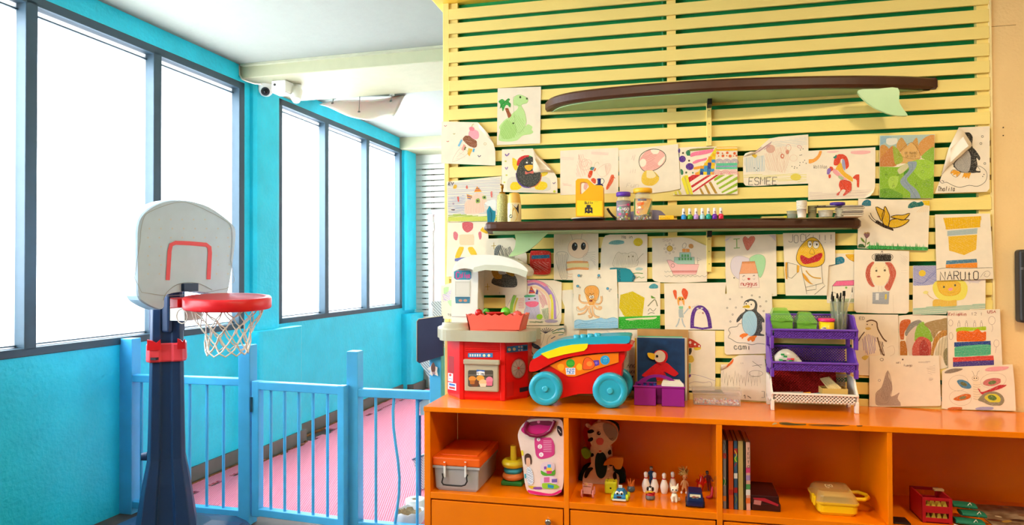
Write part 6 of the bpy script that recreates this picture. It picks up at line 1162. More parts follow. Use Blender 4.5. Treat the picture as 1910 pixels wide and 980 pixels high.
# black penguin-like bird with rainbow edge
paper('drawing of a round black bird with rainbow outline and a folded top right corner', c1, [(518, 574), (775, 566), (800, 610), (900, 700), (955, 768), (976, 812), (980, 938), (514, 928)], 2, [
 ('F', 'd8cfb8', [(560, 880), (600, 800), (880, 800), (925, 870), (900, 920), (700, 925), (580, 920)]), ('F', 'e8c81a', [(585, 880), (610, 845), (660, 850), (680, 885), (650, 910), (600, 912)]), ('F', 'e8c81a', [(790, 870), (830, 840), (885, 850), (895, 885), (860, 912), (800, 905)]), ('F', 'e6c630', [(604, 645), (640, 665), (650, 720), (630, 750), (605, 700)]), ('F', 'e6c630', [(840, 770), (900, 760), (890, 785), (850, 800)]),
 ('F', 'c82a2a', [(640, 700), (655, 650), (700, 625), (745, 622), (740, 640), (690, 660), (655, 710)]), ('F', '5a3a8a', [(632, 780), (650, 850), (700, 890), (760, 895), (750, 880), (690, 870), (650, 820), (640, 770)]), ('F', 'c86a2a', [(740, 892), (800, 880), (840, 835), (850, 780), (838, 790), (810, 850), (760, 885)]), ('F', '4aa03a', [(745, 625), (775, 640), (770, 650), (742, 640)]),
 ('F', '3a3b36', [(652, 720), (680, 665), (730, 636), (775, 640), (775, 760), (840, 765), (838, 820), (800, 870), (745, 888), (685, 870), (645, 820), (638, 770)]), ('e', 'f0e8d0', 725, 684, 8, 7), ('e', 'f0e8d0', 768, 685, 5, 7), ('F', 'f0b020', [(705, 712), (740, 702), (776, 708), (765, 740), (738, 752), (715, 735)]), ('F', 'd86a5a', [(710, 755), (735, 765), (778, 750), (780, 775), (745, 772), (715, 782)]), ('h', '5a5c54', 2, [(650, 790), (830, 790), (800, 870), (690, 870)], 13, 85),
 ('L', '8a6aa8', 9, [(545, 612), (558, 628), (578, 606)]), ('L', '9a7aa8', 8, [(545, 722), (555, 740), (566, 720)]), ('e', 'c8c850', 548, 673, 9, 6), ('e', 'c8c850', 556, 788, 9, 6), ('e', 'c8c850', 538, 848, 8, 6), ('e', 'c8cc3a', 954, 924, 11), ('e', 'd8c890', 690, 583, 12, 4), ('L', '8a7a90', 7, [(940, 850), (950, 860), (962, 846)])],
 fold=[[(775, 566, 0), (784, 650, .012), (778, 756, .018), (840, 758, .016), (900, 762, .010), (955, 768, .0), (900, 700, 0), (800, 610, 0)]])
# pink butterfly fairy
paper('pale drawing with pink butterfly wings and red strokes behind the yellow glue jug', c2, [(118, 250), (975, 205), (985, 230), (982, 880), (120, 908)], 0, [
 ('h', 'ecb49c', 5, [(395, 310), (450, 300), (520, 400), (590, 430), (560, 560), (430, 650), (350, 630), (360, 480)], 26, 70), ('C', 'e0a890', 4, [(390, 300), (430, 420), (540, 380), (590, 440), (550, 520), (430, 520)]), ('e', 'e8a58c', 480, 430, 48, 60, 20, 4), ('C', 'e4b49c', 4, [(660, 560), (740, 470), (840, 440), (870, 480), (840, 580), (740, 640)]), ('h', 'eab49a', 5, [(780, 460), (860, 450), (850, 560), (800, 620)], 18, 80), ('h', 'f0b8a8', 5, [(580, 260), (840, 280), (830, 320), (580, 300)], 14, 4), ('h', 'f0c0ac', 4, [(140, 340), (320, 350), (320, 385), (140, 380)], 14, 4), ('h', 'efbca4', 5, [(150, 730), (290, 750), (290, 780), (170, 770)], 12, 4),
 ('F', 'd84a24', [(530, 630), (555, 550), (600, 545), (590, 610), (560, 655)]), ('F', '3a8a5a', [(560, 520), (585, 490), (605, 500), (590, 540)]), ('F', '3a6a9a', [(590, 520), (610, 492), (625, 500), (605, 540)]), ('F', 'd86a3a', [(615, 545), (640, 505), (650, 525), (630, 555)]), ('L', 'c0a060', 3, [(620, 490), (640, 435), (680, 420), (695, 450)]), ('F', 'd8502a', [(575, 680), (610, 655), (650, 680), (640, 740), (600, 720)]), ('F', 'e0603a', [(800, 800), (840, 700), (880, 605), (918, 620), (905, 700), (850, 790), (815, 830)]), ('L', 'd04a24', 9, [(820, 800), (860, 700), (900, 640), (935, 660)]), ('F', 'e0a89a', [(465, 800), (490, 720), (530, 745), (500, 830)])])
paper('drawing of a pink and white spotted ball over a yellow cup, above the bead jars', c2, [(988, 240), (1868, 150), (1880, 320), (1905, 815), (1740, 850), (1480, 882), (1000, 870)], 1, [
 ('F', 'eeb0a0', [(1310, 360), (1380, 270), (1480, 232), (1590, 240), (1660, 290), (1670, 390), (1600, 490), (1500, 545), (1390, 555), (1320, 510), (1300, 430)]), ('h', 'dc8a80', 5, [(1310, 360), (1380, 270), (1480, 232), (1590, 260), (1500, 400), (1600, 490), (1390, 545), (1400, 420)], 22, -25), ('e', 'f0e4c8', 1345, 430, 50, 62, 20), ('F', 'f0e4c8', [(1460, 245), (1500, 300), (1560, 300), (1590, 240), (1520, 228)]), ('F', 'f0e4c8', [(1670, 330), (1570, 430), (1590, 470), (1640, 430)]), ('C', '4a4434', 9, [(1288, 420), (1310, 320), (1390, 255), (1500, 225), (1610, 245), (1680, 310), (1675, 410), (1590, 500), (1500, 545), (1390, 560), (1320, 510)]),
 ('F', 'e8c040', [(1340, 600), (1400, 540), (1500, 550), (1585, 640), (1560, 720), (1480, 770), (1380, 760), (1325, 700)]), ('F', 'efd8a0', [(1400, 545), (1490, 545), (1540, 620), (1480, 660), (1400, 640)]), ('L', '7a8060', 5, [(1500, 545), (1545, 610), (1590, 640)]), ('h', 'd8a830', 4, [(1340, 660), (1570, 660), (1480, 770), (1380, 760)], 18, 15), ('t', 'b0907a', 3, 'Fun', 1100, 790, 190, 60, 20), ('t', 'cfa898', 3, 'wilt', 1110, 580, 140, 60, 10), ('L', 'd8a898', 3, [(1180, 380), (1200, 320), (1210, 400), (1230, 310)])])
# pattern sheet
sq = []
for r in range(7):
    for k in range(4):
        x1 = 595-(r)*4; xx = x1-(k+1)*46+0; yy = 325+r*40-0
        if r < 7 and xx > 330+(6-r)*32: sq.append(('f', ('e8b020', '2a6a9a', 'e8c818', '2a3a80', '3a90c0', 'e89a1a')[(r*2+k*(3 if r % 2 else 1)) % 6], [(xx, yy), (xx+46, yy), (xx+46, yy+40), (xx, yy+40)]))
paper('bright pattern drawing of dots, zigzags and coloured stripes with folded right edge', c3, [(118, 250), (260, 240), (590, 235), (878, 232), (880, 855), (50, 868), (40, 860), (140, 790)], 2, [
 ('e', '5a2a8a', 160, 398, 44), ('e', '5a2a8a', 256, 497, 52, 46), ('e', '4a2a7a', 118, 290, 14, 30), ('F', '2a7a50', [(205, 310), (235, 280), (262, 290), (262, 355), (225, 355)]), ('F', '2a7a50', [(135, 530), (165, 545), (172, 590), (145, 605)]), ('e', '4a3a1a', 168, 320, 13), ('e', '4a3a1a', 247, 420, 13), ('e', '4a5a2a', 210, 575, 14), ('e', '2a7a40', 296, 578, 11), ('F', '8a8a3a', [(250, 272), (400, 255), (575, 248), (570, 262), (400, 285), (255, 295)]),
 ('F', 'f07a98', [(262, 340), (300, 310), (400, 290), (565, 265), (560, 300), (480, 330), (400, 345), (330, 355), (270, 370)]), ('F', 'f07a98', [(290, 445), (340, 412), (420, 395), (480, 382), (470, 410), (400, 430), (320, 460)]), ('F', 'f0a030', [(305, 510), (380, 490), (440, 495), (410, 520), (320, 535)]), ('F', 'f0a030', [(325, 580), (380, 565), (400, 600), (330, 605)]), ('f', 'e8d020', [(590, 250), (605, 250), (600, 330), (420, 560), (380, 600), (370, 560), (440, 470), (540, 330)])]+sq+[
 ('f', 'f0b828', [(605, 238), (878, 235), (878, 290), (605, 292)]), ('f', 'f4e4c0', [(605, 252), (878, 248), (878, 258), (605, 262)])]+[('e', 'e0622a', x, y, r) for x, y, r in ((622, 320, 18), (688, 358, 17), (745, 318, 17), (782, 360, 19), (840, 325, 18), (865, 355, 12), (682, 322, 9), (632, 358, 8), (738, 356, 8), (828, 360, 8))]+
 [('e', '9a86b0', x, 440, r, r*.8, 0, 5, 16) for x in (640, 740, 840) for r in (20, 36, 52)]+[('f', '5ac090', [(600, 455), (876, 448), (876, 485), (600, 492)]), ('f', '9a88b4', [(598, 490), (876, 484), (876, 500), (598, 506)]), ('f', '5ac090', [(598, 505), (876, 500), (874, 528), (596, 530)])]+[('e', 'f08a9a', x, 600, r, r*.9, 0, 6, 16) for x in (610, 720, 830) for r in (22, 42, 62)]+
 [('f', 'f4e6cc', [(230, 606), (876, 604), (880, 855), (300, 862)]), ('f', 'e8d830', [(145, 660), (175, 615), (215, 720), (250, 860), (215, 862)]), ('f', 'e8d830', [(185, 612), (232, 610), (300, 862), (262, 862)]), ('f', 'd8cc40', [(55, 830), (80, 815), (95, 862), (60, 866)]), ('f', 'd8cc40', [(100, 812), (125, 808), (150, 862), (118, 864)])]+
 [('f', 'c81f28', [(235+i*8, 640+i*70), (290+i*110, 606), (400+i*110, 606), (250+i*14, 705+i*62)]) for i in range(1)]+[('f', 'c81f28', [(270, 750), (490, 610), (540, 608), (285, 775)]), ('f', 'c81f28', [(290, 820), (600, 606), (640, 604), (300, 838)]), ('f', 'b88a2a', [(440, 740), (465, 728), (530, 855), (495, 857)]), ('f', 'b88a2a', [(500, 705), (530, 690), (620, 850), (585, 853)]), ('f', 'b88a2a', [(380, 790), (400, 775), (445, 858), (412, 860)]), ('f', '9ab82a', [(570, 660), (640, 610), (720, 606), (580, 690)]), ('f', '9ab82a', [(600, 715), (780, 606), (840, 605), (610, 740)]), ('f', '9ab82a', [(630, 775), (876, 625), (876, 665), (645, 795)]), ('f', '9ab82a', [(665, 830), (876, 705), (876, 745), (680, 845)]), ('f', '9ab82a', [(720, 856), (876, 785), (876, 815), (790, 854)])])
paper('pale drawing signed ESMEE with a rolled top left corner', c3, [(955, 370), (980, 325), (1050, 300), (1120, 300), (1200, 215), (1300, 130), (1420, 108), (1804, 76), (1806, 718), (1400, 735), (1100, 752), (985, 745), (960, 715), (950, 500)], 1, [
 ('h', 'a8c4cc', 5, [(970, 380), (1230, 350), (1230, 560), (980, 570)], 14, 88), ('h', 'e8bca0', 5, [(1230, 330), (1500, 220), (1560, 400), (1500, 580), (1260, 540)], 20, 75), ('h', 'c8ccc4', 4, [(1300, 180), (1780, 110), (1790, 220), (1400, 240)], 18, 8), ('h', 'e4d870', 6, [(960, 600), (1780, 580), (1780, 690), (1500, 700), (960, 640)], 22, -4), ('e', 'e2cc50', 1640, 635, 70, 45), ('e', 'd8a890', 1310, 265, 60, 55), ('e', 'd07050', 1465, 360, 24, 32), ('e', 'f0d8c0', 1465, 360, 10, 16), ('e', 'd88a70', 1530, 305, 22, 30), ('e', 'e0a088', 1545, 250, 32, 44, 0, 5), ('e', 'e8c0a0', 1610, 385, 48, 42, 0, 4), ('e', 'e0b898', 1440, 440, 50, 130, 0, 3), ('F', 'd8b030', [(1065, 350), (1100, 335), (1135, 350), (1110, 385)]), ('h', 'b08090', 6, [(1000, 320), (1110, 300), (1260, 200), (1330, 160), (1300, 240), (1100, 330)], 14, -35),
 ('e', 'c8707a', 1690, 240, 30, 16, 20, 5)]+dots(BK, 6, [(1700, 280), (1735, 265), (1695, 350), (1715, 345), (1590, 495), (1625, 500), (1655, 515), (1695, 445), (1690, 480), (1735, 440), (1755, 415), (1620, 520), (1775, 455), (1098, 515), (1130, 545), (1150, 520)])+[('t', '2f2a22', 7, 'ESMEE', 1022, 735, 390, 96, 6)],
 fold=[[(955, 370, 0), (980, 325, .004), (1050, 300, .010), (1120, 300, .016), (1100, 318, .012), (1010, 345, .006)]])
# horse
paper('drawing of a rearing red horse with a sun, curled bottom right corner', c4, [(92, 318), (738, 283), (735, 665), (720, 715), (685, 755), (635, 775), (90, 792)], 1, [
 ('F', 'f0a040', [(95, 402), (140, 395), (180, 360), (200, 318), (222, 318), (205, 375), (160, 420), (100, 440)]), ('F', 'eeb0a8', [(500, 325), (600, 315), (690, 320), (680, 340), (600, 352), (510, 345)]), ('F', 'f0c0b4', [(270, 325), (340, 318), (390, 322), (340, 338), (285, 336)]),
 ('F', 'd8442a', [(335, 430), (350, 380), (380, 352), (420, 350), (460, 375), (480, 430), (482, 465), (455, 495), (448, 450), (430, 400), (405, 400), (395, 440), (365, 458), (340, 455)]), ('F', '9a9ab8', [(415, 400), (440, 410), (448, 470), (440, 505), (420, 470)]), ('F', 'e8b030', [(400, 430), (420, 470), (440, 520), (520, 580), (515, 615), (440, 570), (380, 510), (355, 490)]), ('F', 'eaa0a0', [(330, 490), (360, 500), (420, 560), (470, 600), (440, 600), (370, 560), (325, 520)]), ('F', 'a8b888', [(380, 555), (430, 575), (420, 600), (385, 580)]),
 ('F', 'd8442a', [(300, 470), (325, 475), (330, 500), (300, 520), (290, 500)]), ('F', '8a6ab0', [(270, 540), (275, 495), (300, 485), (310, 505), (290, 545)]), ('F', 'd8442a', [(285, 550), (305, 545), (308, 572), (290, 582)]), ('F', 'd8442a', [(400, 605), (440, 600), (500, 620), (505, 690), (480, 720), (455, 740), (430, 752), (425, 742), (450, 700), (420, 690), (395, 720), (385, 745), (362, 745), (370, 725), (400, 700), (385, 650)]), ('F', 'd8442a', [(520, 580), (545, 550), (580, 545), (582, 600), (578, 670), (560, 660), (555, 600)]), ('F', '3a7a6a', [(330, 380), (345, 370), (360, 355), (365, 380), (345, 392)]), ('C', 'a02a18', 3, [(400, 605), (440, 600), (500, 620), (505, 690), (480, 720)]),
 ('t', '6a5a5a', 2.5, 'Wollfae', 140, 488, 135, 34, 4), ('h', 'c8a8a8', 2, [(100, 720), (300, 715), (620, 690), (700, 685), (640, 760), (110, 780)], 14, -3)],
 fold=[[(735, 665, 0), (720, 715, .010), (685, 755, .012), (635, 775, .004), (690, 735, .0), (722, 690, 0)]])
# landscape
paper('painted landscape of orange mountains, green fields and a grey river', c4, [(778, 170), (1310, 158), (1295, 778), (776, 768)], 2, [
 ('f', 'a8bcae', [(780, 172), (1306, 160), (1304, 300), (780, 300)]), ('F', '8fb0b8', [(785, 180), (860, 175), (900, 200), (830, 240), (785, 260)]), ('F', 'dcd8c4', [(850, 200), (940, 195), (950, 240), (880, 265), (840, 240)]), ('F', 'c88a40', [(780, 290), (820, 260), (860, 290), (880, 340), (830, 470), (780, 470)]), ('F', 'c8944a', [(940, 260), (985, 190), (1030, 240), (1060, 280), (1130, 190), (1150, 250), (1150, 330), (960, 330)]), ('F', 'd0924a', [(1150, 270), (1200, 200), (1270, 165), (1306, 170), (1304, 300), (1180, 370)]), ('F', 'd8a860', [(960, 360), (1030, 290), (1085, 235), (1130, 290), (1170, 390), (1060, 440), (980, 440)]), ('F', 'c07a3e', [(780, 400), (840, 330), (905, 270), (930, 360), (940, 460), (790, 470)]), ('F', '9aa83a', [(905, 270), (950, 300), (1000, 380), (1000, 420), (930, 450), (910, 350)]), ('F', '8ab03a', [(1180, 370), (1300, 280), (1302, 430), (1210, 400)]),
 ('f', '86b02e', [(778, 470), (960, 475), (1050, 430), (1150, 400), (1302, 430), (1295, 776), (778, 766)]), ('F', '9cc43c', [(1100, 430), (1190, 400), (1300, 440), (1290, 560), (1200, 600), (1110, 520)]), ('F', 'a8c84a', [(900, 560), (960, 560), (940, 660), (880, 680), (860, 600)]), ('F', '6a9a2a', [(780, 700), (860, 680), (1000, 740), (1000, 772), (780, 766)]), ('F', 'c8c090', [(950, 500), (1030, 440), (1060, 470), (980, 540)]), ('F', '4a8a2a', [(1010, 530), (1060, 490), (1080, 520), (1020, 560)]),
 ('F', '8a9aa0', [(1050, 425), (1130, 420), (1125, 480), (1080, 540), (1040, 590), (1070, 640), (1130, 690), (1170, 775), (1080, 775), (1070, 720), (1000, 660), (975, 610), (1010, 560), (1060, 500)]), ('L', '6a7a84', 3, [(1090, 430), (1090, 500), (1020, 590), (1060, 660), (1130, 770)]), ('C', '8a5a24', 3, [(960, 360), (1085, 235), (1170, 390)]), ('t', '6a5a30', 2.5, 'UN MUNDO', 1020, 350, 120, 22), ('t', '6a5a30', 2.5, 'UNICO', 1030, 380, 100, 20)]+[('l', '2a3a20', 2.5, [(x-10, y+20), (x, y-22), (x+10, y+20), (x-12, y+4), (x+12, y+4)]) for x, y in ((840, 540), (955, 545), (910, 650), (830, 710), (1130, 640))]+[('e', '6a8a50', x, y, 16, 12, 0, 2) for x, y in ((1200, 460), (1240, 470), (1190, 520), (1235, 600), (1210, 640), (900, 590), (1240, 650))])
# signed penguin, folded
paper('penguin drawing signed in marker with its left side folded over', c4, [(1540, 92), (1838, 80), (1836, 680), (1810, 712), (1310, 726), (1360, 600), (1390, 520), (1440, 300)], 3, [
 ('F', '34322e', [(1598, 140), (1640, 140), (1672, 180), (1670, 230), (1660, 270), (1700, 310), (1745, 380), (1735, 410), (1710, 385), (1720, 460), (1705, 505), (1750, 515), (1735, 528), (1620, 525), (1560, 520), (1510, 490), (1488, 440), (1600, 330), (1668, 270), (1640, 210)]), ('F', 'a8a094', [(1500, 440), (1560, 370), (1620, 310), (1655, 370), (1655, 440), (1630, 520), (1560, 515), (1510, 485)]), ('h', '8a857a', 2.5, [(1510, 450), (1620, 330), (1650, 400), (1630, 510), (1550, 510)], 14, 60),
 ('f', 'e8a02a', [(1465, 520), (1490, 500), (1560, 522), (1540, 550), (1520, 570), (1510, 545), (1480, 555), (1490, 535), (1455, 535)]), ('f', 'e8a02a', [(1590, 530), (1660, 525), (1635, 590), (1620, 570), (1605, 585), (1595, 565), (1570, 582)]), ('C', BK, 3, [(1465, 520), (1490, 500), (1560, 522), (1520, 570), (1480, 555)]), ('C', '34302a', 4, [(1375, 550), (1355, 590), (1375, 630), (1420, 620), (1480, 650), (1550, 670), (1640, 650), (1720, 660), (1790, 620), (1812, 560), (1800, 510), (1760, 475), (1720, 465), (1740, 520), (1560, 525), (1480, 440), (1440, 470)])]+rings('3a342c', 4, 10, [(1767, 180), (1752, 248), (1790, 440)])+dots('3a342c', 5, [(1380, 605), (1392, 612), (1770, 565), (1782, 545)])+[('t', '2a241e', 5, 'Thalita', 1335, 705, 170, 42, 8)],
 fold=[[(1540, 92, 0), (1600, 150, .010), (1668, 265, .014), (1560, 370, .010), (1440, 470, .006), (1372, 555, 0), (1440, 300, -.0)]])
# pig
paper('drawing of a pink pig in party hats on green grass beside the soap bottle', c5, [(55, 78), (470, 36), (465, 350), (470, 378), (60, 385)], 2, [
 ('h', 'b0b4c0', 4, [(60, 90), (460, 50), (460, 320), (65, 330)], 10, -2), ('h', 'a0a8bc', 3, [(65, 200), (200, 180), (190, 320), (65, 320)], 12, 3), ('h', 'a6b850', 6, [(65, 335), (140, 322), (300, 340), (465, 330), (465, 376), (62, 382)], 8, -4), ('F', 'c8cc58', [(65, 350), (460, 345), (462, 374), (64, 380)]), ('F', 'f0c8ac', [(190, 250), (230, 200), (280, 165), (330, 170), (360, 225), (340, 250), (335, 310), (200, 325)]), ('h', 'e8b098', 3, [(190, 250), (280, 165), (340, 200), (335, 310), (200, 320)], 12, 85), ('F', '8aa84a', [(275, 215), (300, 205), (308, 235), (280, 242)]), ('F', '8aa84a', [(325, 190), (350, 185), (355, 212), (330, 210)]), ('e', '3a3a40', 290, 225, 8), ('e', '3a3a40', 342, 198, 7), ('f', 'e89a30', [(262, 158), (285, 112), (322, 155)]), ('l', 'c03a4a', 5, [(270, 145), (312, 140)]), ('l', '5a3a6a', 5, [(276, 132), (305, 128)]), ('f', 'e0a040', [(212, 210), (205, 172), (248, 185), (246, 205)]), ('l', '5a4a90', 6, [(210, 185), (245, 198)]), ('l', '4a5a9a', 6, [(214, 205), (240, 210)]),
 ('F', 'e0b030', [(103, 120), (115, 100), (132, 108), (125, 130), (108, 132)]), ('F', 'd86a5a', [(200, 118), (210, 105), (215, 130), (205, 132)]), ('F', 'd05a50', [(134, 195), (146, 192), (148, 228), (140, 232)]), ('F', 'd86a60', [(388, 160), (400, 152), (402, 195), (392, 198)]), ('e', '5a3a34', 103, 293, 16, 4), ('e', 'b09aa0', 105, 245, 8), ('t', '1c1a20', 6, 'EV', 66, 104, 44, 22, 4)])
# left-out figure sheet: only loose colour patches remain
paper('tall sheet with loose red, yellow and blue crayon patches left of the coffee tower', c5, [(60, 388), (430, 380), (372, 450), (372, 560), (330, 640), (330, 800), (52, 802)], 1, [
 ('F', 'c85a60', [(172, 395), (215, 385), (255, 398), (250, 440), (212, 465), (178, 440)]), ('F', 'd07078', [(104, 470), (120, 458), (140, 480), (130, 525), (108, 510)]), ('F', 'd07078', [(295, 470), (315, 458), (320, 500), (305, 520)]), ('F', 'edc8a0', [(150, 485), (255, 480), (262, 560), (160, 562)]), ('F', 'e0b828', [(118, 655), (150, 575), (185, 580), (150, 660)]), ('F', 'e0b828', [(215, 585), (250, 575), (285, 635), (240, 635)]), ('F', '6a70a8', [(115, 665), (200, 655), (210, 675), (118, 685)])])
paper('small sheet with pale green and lilac scribble at the left edge behind the coffee tower', (820, 320, 4.083), [(8, 870), (90, 850), (140, 850), (140, 1130), (16, 1120)], 0, [('F', 'b8dc98', [(30, 890), (70, 880), (60, 930), (35, 940)]), ('h', 'c0a8d0', 5, [(20, 940), (90, 900), (80, 980), (30, 990)], 10, 30), ('F', 'c0e0a0', [(60, 990), (100, 980), (90, 1030)]), ('t', '4a4a48', 3, 'TSA', 60, 1100, 50, 14)])
paper('sheet with grey and black scribbles, brown patches and small yellow stars behind the canopy', c5, [(335, 515), (560, 505), (650, 600), (665, 640), (664, 940), (285, 945), (300, 800)], 2, [
 ('F', '8a8a84', [(415, 640), (420, 590), (450, 560), (470, 570), (450, 620), (440, 645)]), ('h', '4a4a46', 4, [(415, 640), (430, 580), (470, 560), (500, 590), (540, 570), (575, 640), (560, 690), (470, 660)], 9, 70), ('F', '5a5850', [(395, 850), (420, 800), (480, 780), (570, 790), (592, 860), (560, 885), (470, 880)]), ('h', '34322e', 3, [(395, 850), (420, 800), (480, 780), (570, 790), (592, 860), (560, 885), (470, 880)], 8, 5), ('F', 'b8862a', [(395, 755), (440, 752), (475, 790), (465, 820), (420, 815)]), ('F', 'b8862a', [(505, 760), (570, 765), (565, 800), (520, 785)]), ('F', 'c8c4bc', [(445, 760), (500, 765), (495, 785), (460, 785)])]
 +[('l', 'c8a030', 4, q) for x, y in ((412, 568), (603, 690), (365, 880)) for q in ([(x-18, y), (x+18, y-2)], [(x, y-26), (x+2, y+26)])]+[('t', '8a8478', 2, '1', 452, 935, 12, 16)])
# red cut-out (a plain paper shape)
paper('red crayoned paper cut-out with a blue patch stuck between the fin and the moth drawing', c5, [(690, 620), (720, 604), (830, 606), (848, 640), (846, 750), (825, 784), (710, 782), (690, 750)], 2, [('F', 'c8281f', [(692, 622), (722, 606), (828, 608), (845, 640), (843, 750), (823, 781), (712, 779), (693, 750)]), ('f', '1f6a8a', [(700, 640), (838, 634), (838, 660), (700, 668)]), ('h', 'e08078', 4, [(710, 690), (830, 690), (825, 760), (715, 760)], 16, 30)], smooth=3, m=mat('red_paper', 'c4261c', .7))
# moth / bee
paper('drawing of a big eyed moth with grey wings and orange stripes under the shelf', c6, [(78, 88), (574, 72), (574, 500), (560, 620), (78, 610)], 1, [
 ('F', 'f2d4b0', [(235, 260), (255, 190), (320, 155), (400, 160), (450, 200), (465, 260), (440, 330), (370, 370), (300, 360), (250, 320)]), ('e', '26262a', 310, 240, 32, 46, 6), ('e', '26262a', 406, 236, 27, 42, 6), ('e', '8aa0a8', 318, 222, 8, 12), ('e', '8aa0a8', 412, 220, 7, 10), ('L', 'a09084', 3, [(285, 165), (275, 120), (265, 98), (295, 95)]), ('L', 'a09084', 3, [(380, 160), (388, 120), (395, 98), (430, 92)]), ('C', 'c0a890', 3, [(235, 260), (255, 190), (320, 155), (400, 160), (450, 200), (465, 260), (440, 330), (370, 370), (300, 360), (250, 320)]),
 ('F', 'f0a868', [(220, 410), (330, 398), (455, 405), (460, 425), (330, 425), (225, 430)]), ('F', 'f0dc98', [(225, 430), (460, 425), (470, 470), (225, 475)]), ('F', 'f0a060', [(225, 485), (340, 470), (465, 478), (460, 500), (330, 495), (215, 508)]), ('C', '8a8070', 3, [(110, 310), (200, 300), (240, 340), (215, 440), (230, 590), (165, 600), (130, 500), (105, 400)])]+[('L', '8a8072', 2.5, [(115+i*16, 315+(i % 3)*8), (125+i*13, 400), (130+i*14, 500), (160+i*10, 595)]) for i in range(8)]+[('L', 'a89a88', 2.5, [(400, 350+i*14), (450+i*8, 310+i*16), (540, 300+i*30)]) for i in range(6)]+[('L', 'e0a070', 3, [(230, 540), (260, 550), (285, 545)]), ('L', 'e0a070', 3, [(230, 570), (260, 580), (280, 572)]), ('t', 'b8a8a0', 2, 'FN', 100, 220, 90, 60)])
paper('drawing of a pale castle with a sun and blue cloud, curved top corner', c6, [(650, 118), (700, 106), (1120, 102), (1116, 630), (590, 640), (605, 250), (625, 160)], 1, [
 ('t', '3a3228', 4, 'Mavin', 838, 150, 120, 34), ('e', 'e0c830', 1016, 190, 52, 46), ('h', 'ccb020', 3, [(965, 190), (1016, 146), (1068, 190), (1016, 236)], 10, 20), ('F', '7ab0a8', [(688, 205), (720, 180), (790, 168), (860, 180), (858, 205), (780, 218), (710, 215)]), ('h', '4a8a8a', 3, [(688, 205), (720, 180), (790, 168), (860, 180), (780, 218)], 9, 10), ('C', 'a89870', 3, [(740, 460), (760, 350), (800, 300), (830, 320), (870, 310), (900, 320), (950, 300), (1000, 330), (1010, 450), (880, 470)]), ('h', 'c8b890', 3, [(740, 460), (760, 350), (800, 300), (990, 330), (1010, 450), (880, 470)], 16, 80), ('L', '9a8a60', 4, [(1000, 400), (1040, 350), (1075, 318)]), ('e', '8a7850', 912, 352, 8), ('e', '8a7850', 958, 350, 8), ('F', 'b0c8bc', [(985, 490), (1020, 472), (1070, 485), (1050, 505), (1000, 505)]), ('L', '4a8a2a', 8, [(960, 540), (1010, 535), (1070, 540)]), ('L', '5a9a30', 5, [(1000, 592), (1030, 575), (1050, 592), (1085, 580)])])
o = paper('teal folded paper fan tucked between the castle and octopus drawings', c6, [(700, 480), (740, 474), (880, 480), (925, 495), (990, 580), (960, 632), (790, 634), (715, 600)], 2, [('f', '12707a', [(790, 490), (815, 495), (825, 632), (800, 632)]), ('f', '0f6670', [(960, 540), (990, 580), (960, 630), (945, 632)]), ('l', '0c5660', 4, [(720, 482), (885, 482)])], name='folded_paper', m=mat('teal_paper', '178a94', .7))
paper('drawing of a pink steamship with green cabin and a small sun, torn top right corner', c6, [(1172, 150), (1500, 135), (1600, 150), (1680, 190), (1760, 225), (1782, 230), (1790, 400), (1782, 630), (1500, 645), (1260, 638), (1200, 625), (1174, 600)], 1, [
 ('f', 'f0b8b0', [(1335, 392), (1380, 392), (1455, 435), (1695, 438), (1660, 550), (1410, 552)]), ('f', 'e8948c', [(1395, 512), (1675, 508), (1668, 530), (1402, 534)]), ('l', '8a5048', 3, [(1335, 392), (1380, 392), (1455, 435), (1695, 438), (1660, 555), (1410, 558), (1335, 392)]), ('l', 'a05a58', 3, [(1388, 510), (1675, 508)]), ('l', 'a05a58', 3, [(1394, 522), (1672, 520)]), ('f', 'a8ccb4', [(1418, 360), (1642, 360), (1644, 435), (1455, 435), (1418, 415)]), ('f', 'a8ccb4', [(1478, 308), (1600, 308), (1604, 360), (1480, 360)]), ('l', '5a6a60', 3, [(1418, 415), (1418, 360), (1642, 358), (1644, 436)]), ('l', '5a6a60', 3, [(1478, 360), (1478, 308), (1600, 308), (1604, 360)])]+[('f', '5aa860', [(x, y), (x+22, y), (x+22, y+28), (x, y+28)]) for x, y in ((1498, 328), (1530, 328), (1560, 328), (1465, 364), (1498, 364), (1530, 364), (1562, 364), (1592, 364))]+[
 ('f', 'e09040', [(1508, 265), (1545, 265), (1545, 302), (1508, 302)]), ('f', 'e09040', [(1550, 265), (1588, 265), (1588, 302), (1550, 302)]), ('e', '6a5a4a', 1530, 230, 20, 30, 20, 3), ('e', 'c89050', 1605, 236, 28, 26, 20), ('e', 'd8b048', 1368, 262, 34), ('C', '6a5030', 3, [(1334, 262), (1368, 228), (1402, 262), (1368, 296)])]+[('e', '6a5030', 1368+58*math.cos(i*.78), 262+54*math.sin(i*.78), 9, 9, 0, 2.5, 10) for i in range(8)]+[('e', '8a6a60', 1402, 452, 20, 20, 0, 4), ('l', '6a5a58', 3, [(1680, 430), (1675, 365), (1720, 385), (1680, 400)]), wave('5a5850', 2.5, 1310, 1400, 520, 7, 5), wave('5a5850', 2.5, 1310, 1780, 570, 8, 18), ('t', 'c0a090', 3, 'San', 1290, 182, 110, 30)])
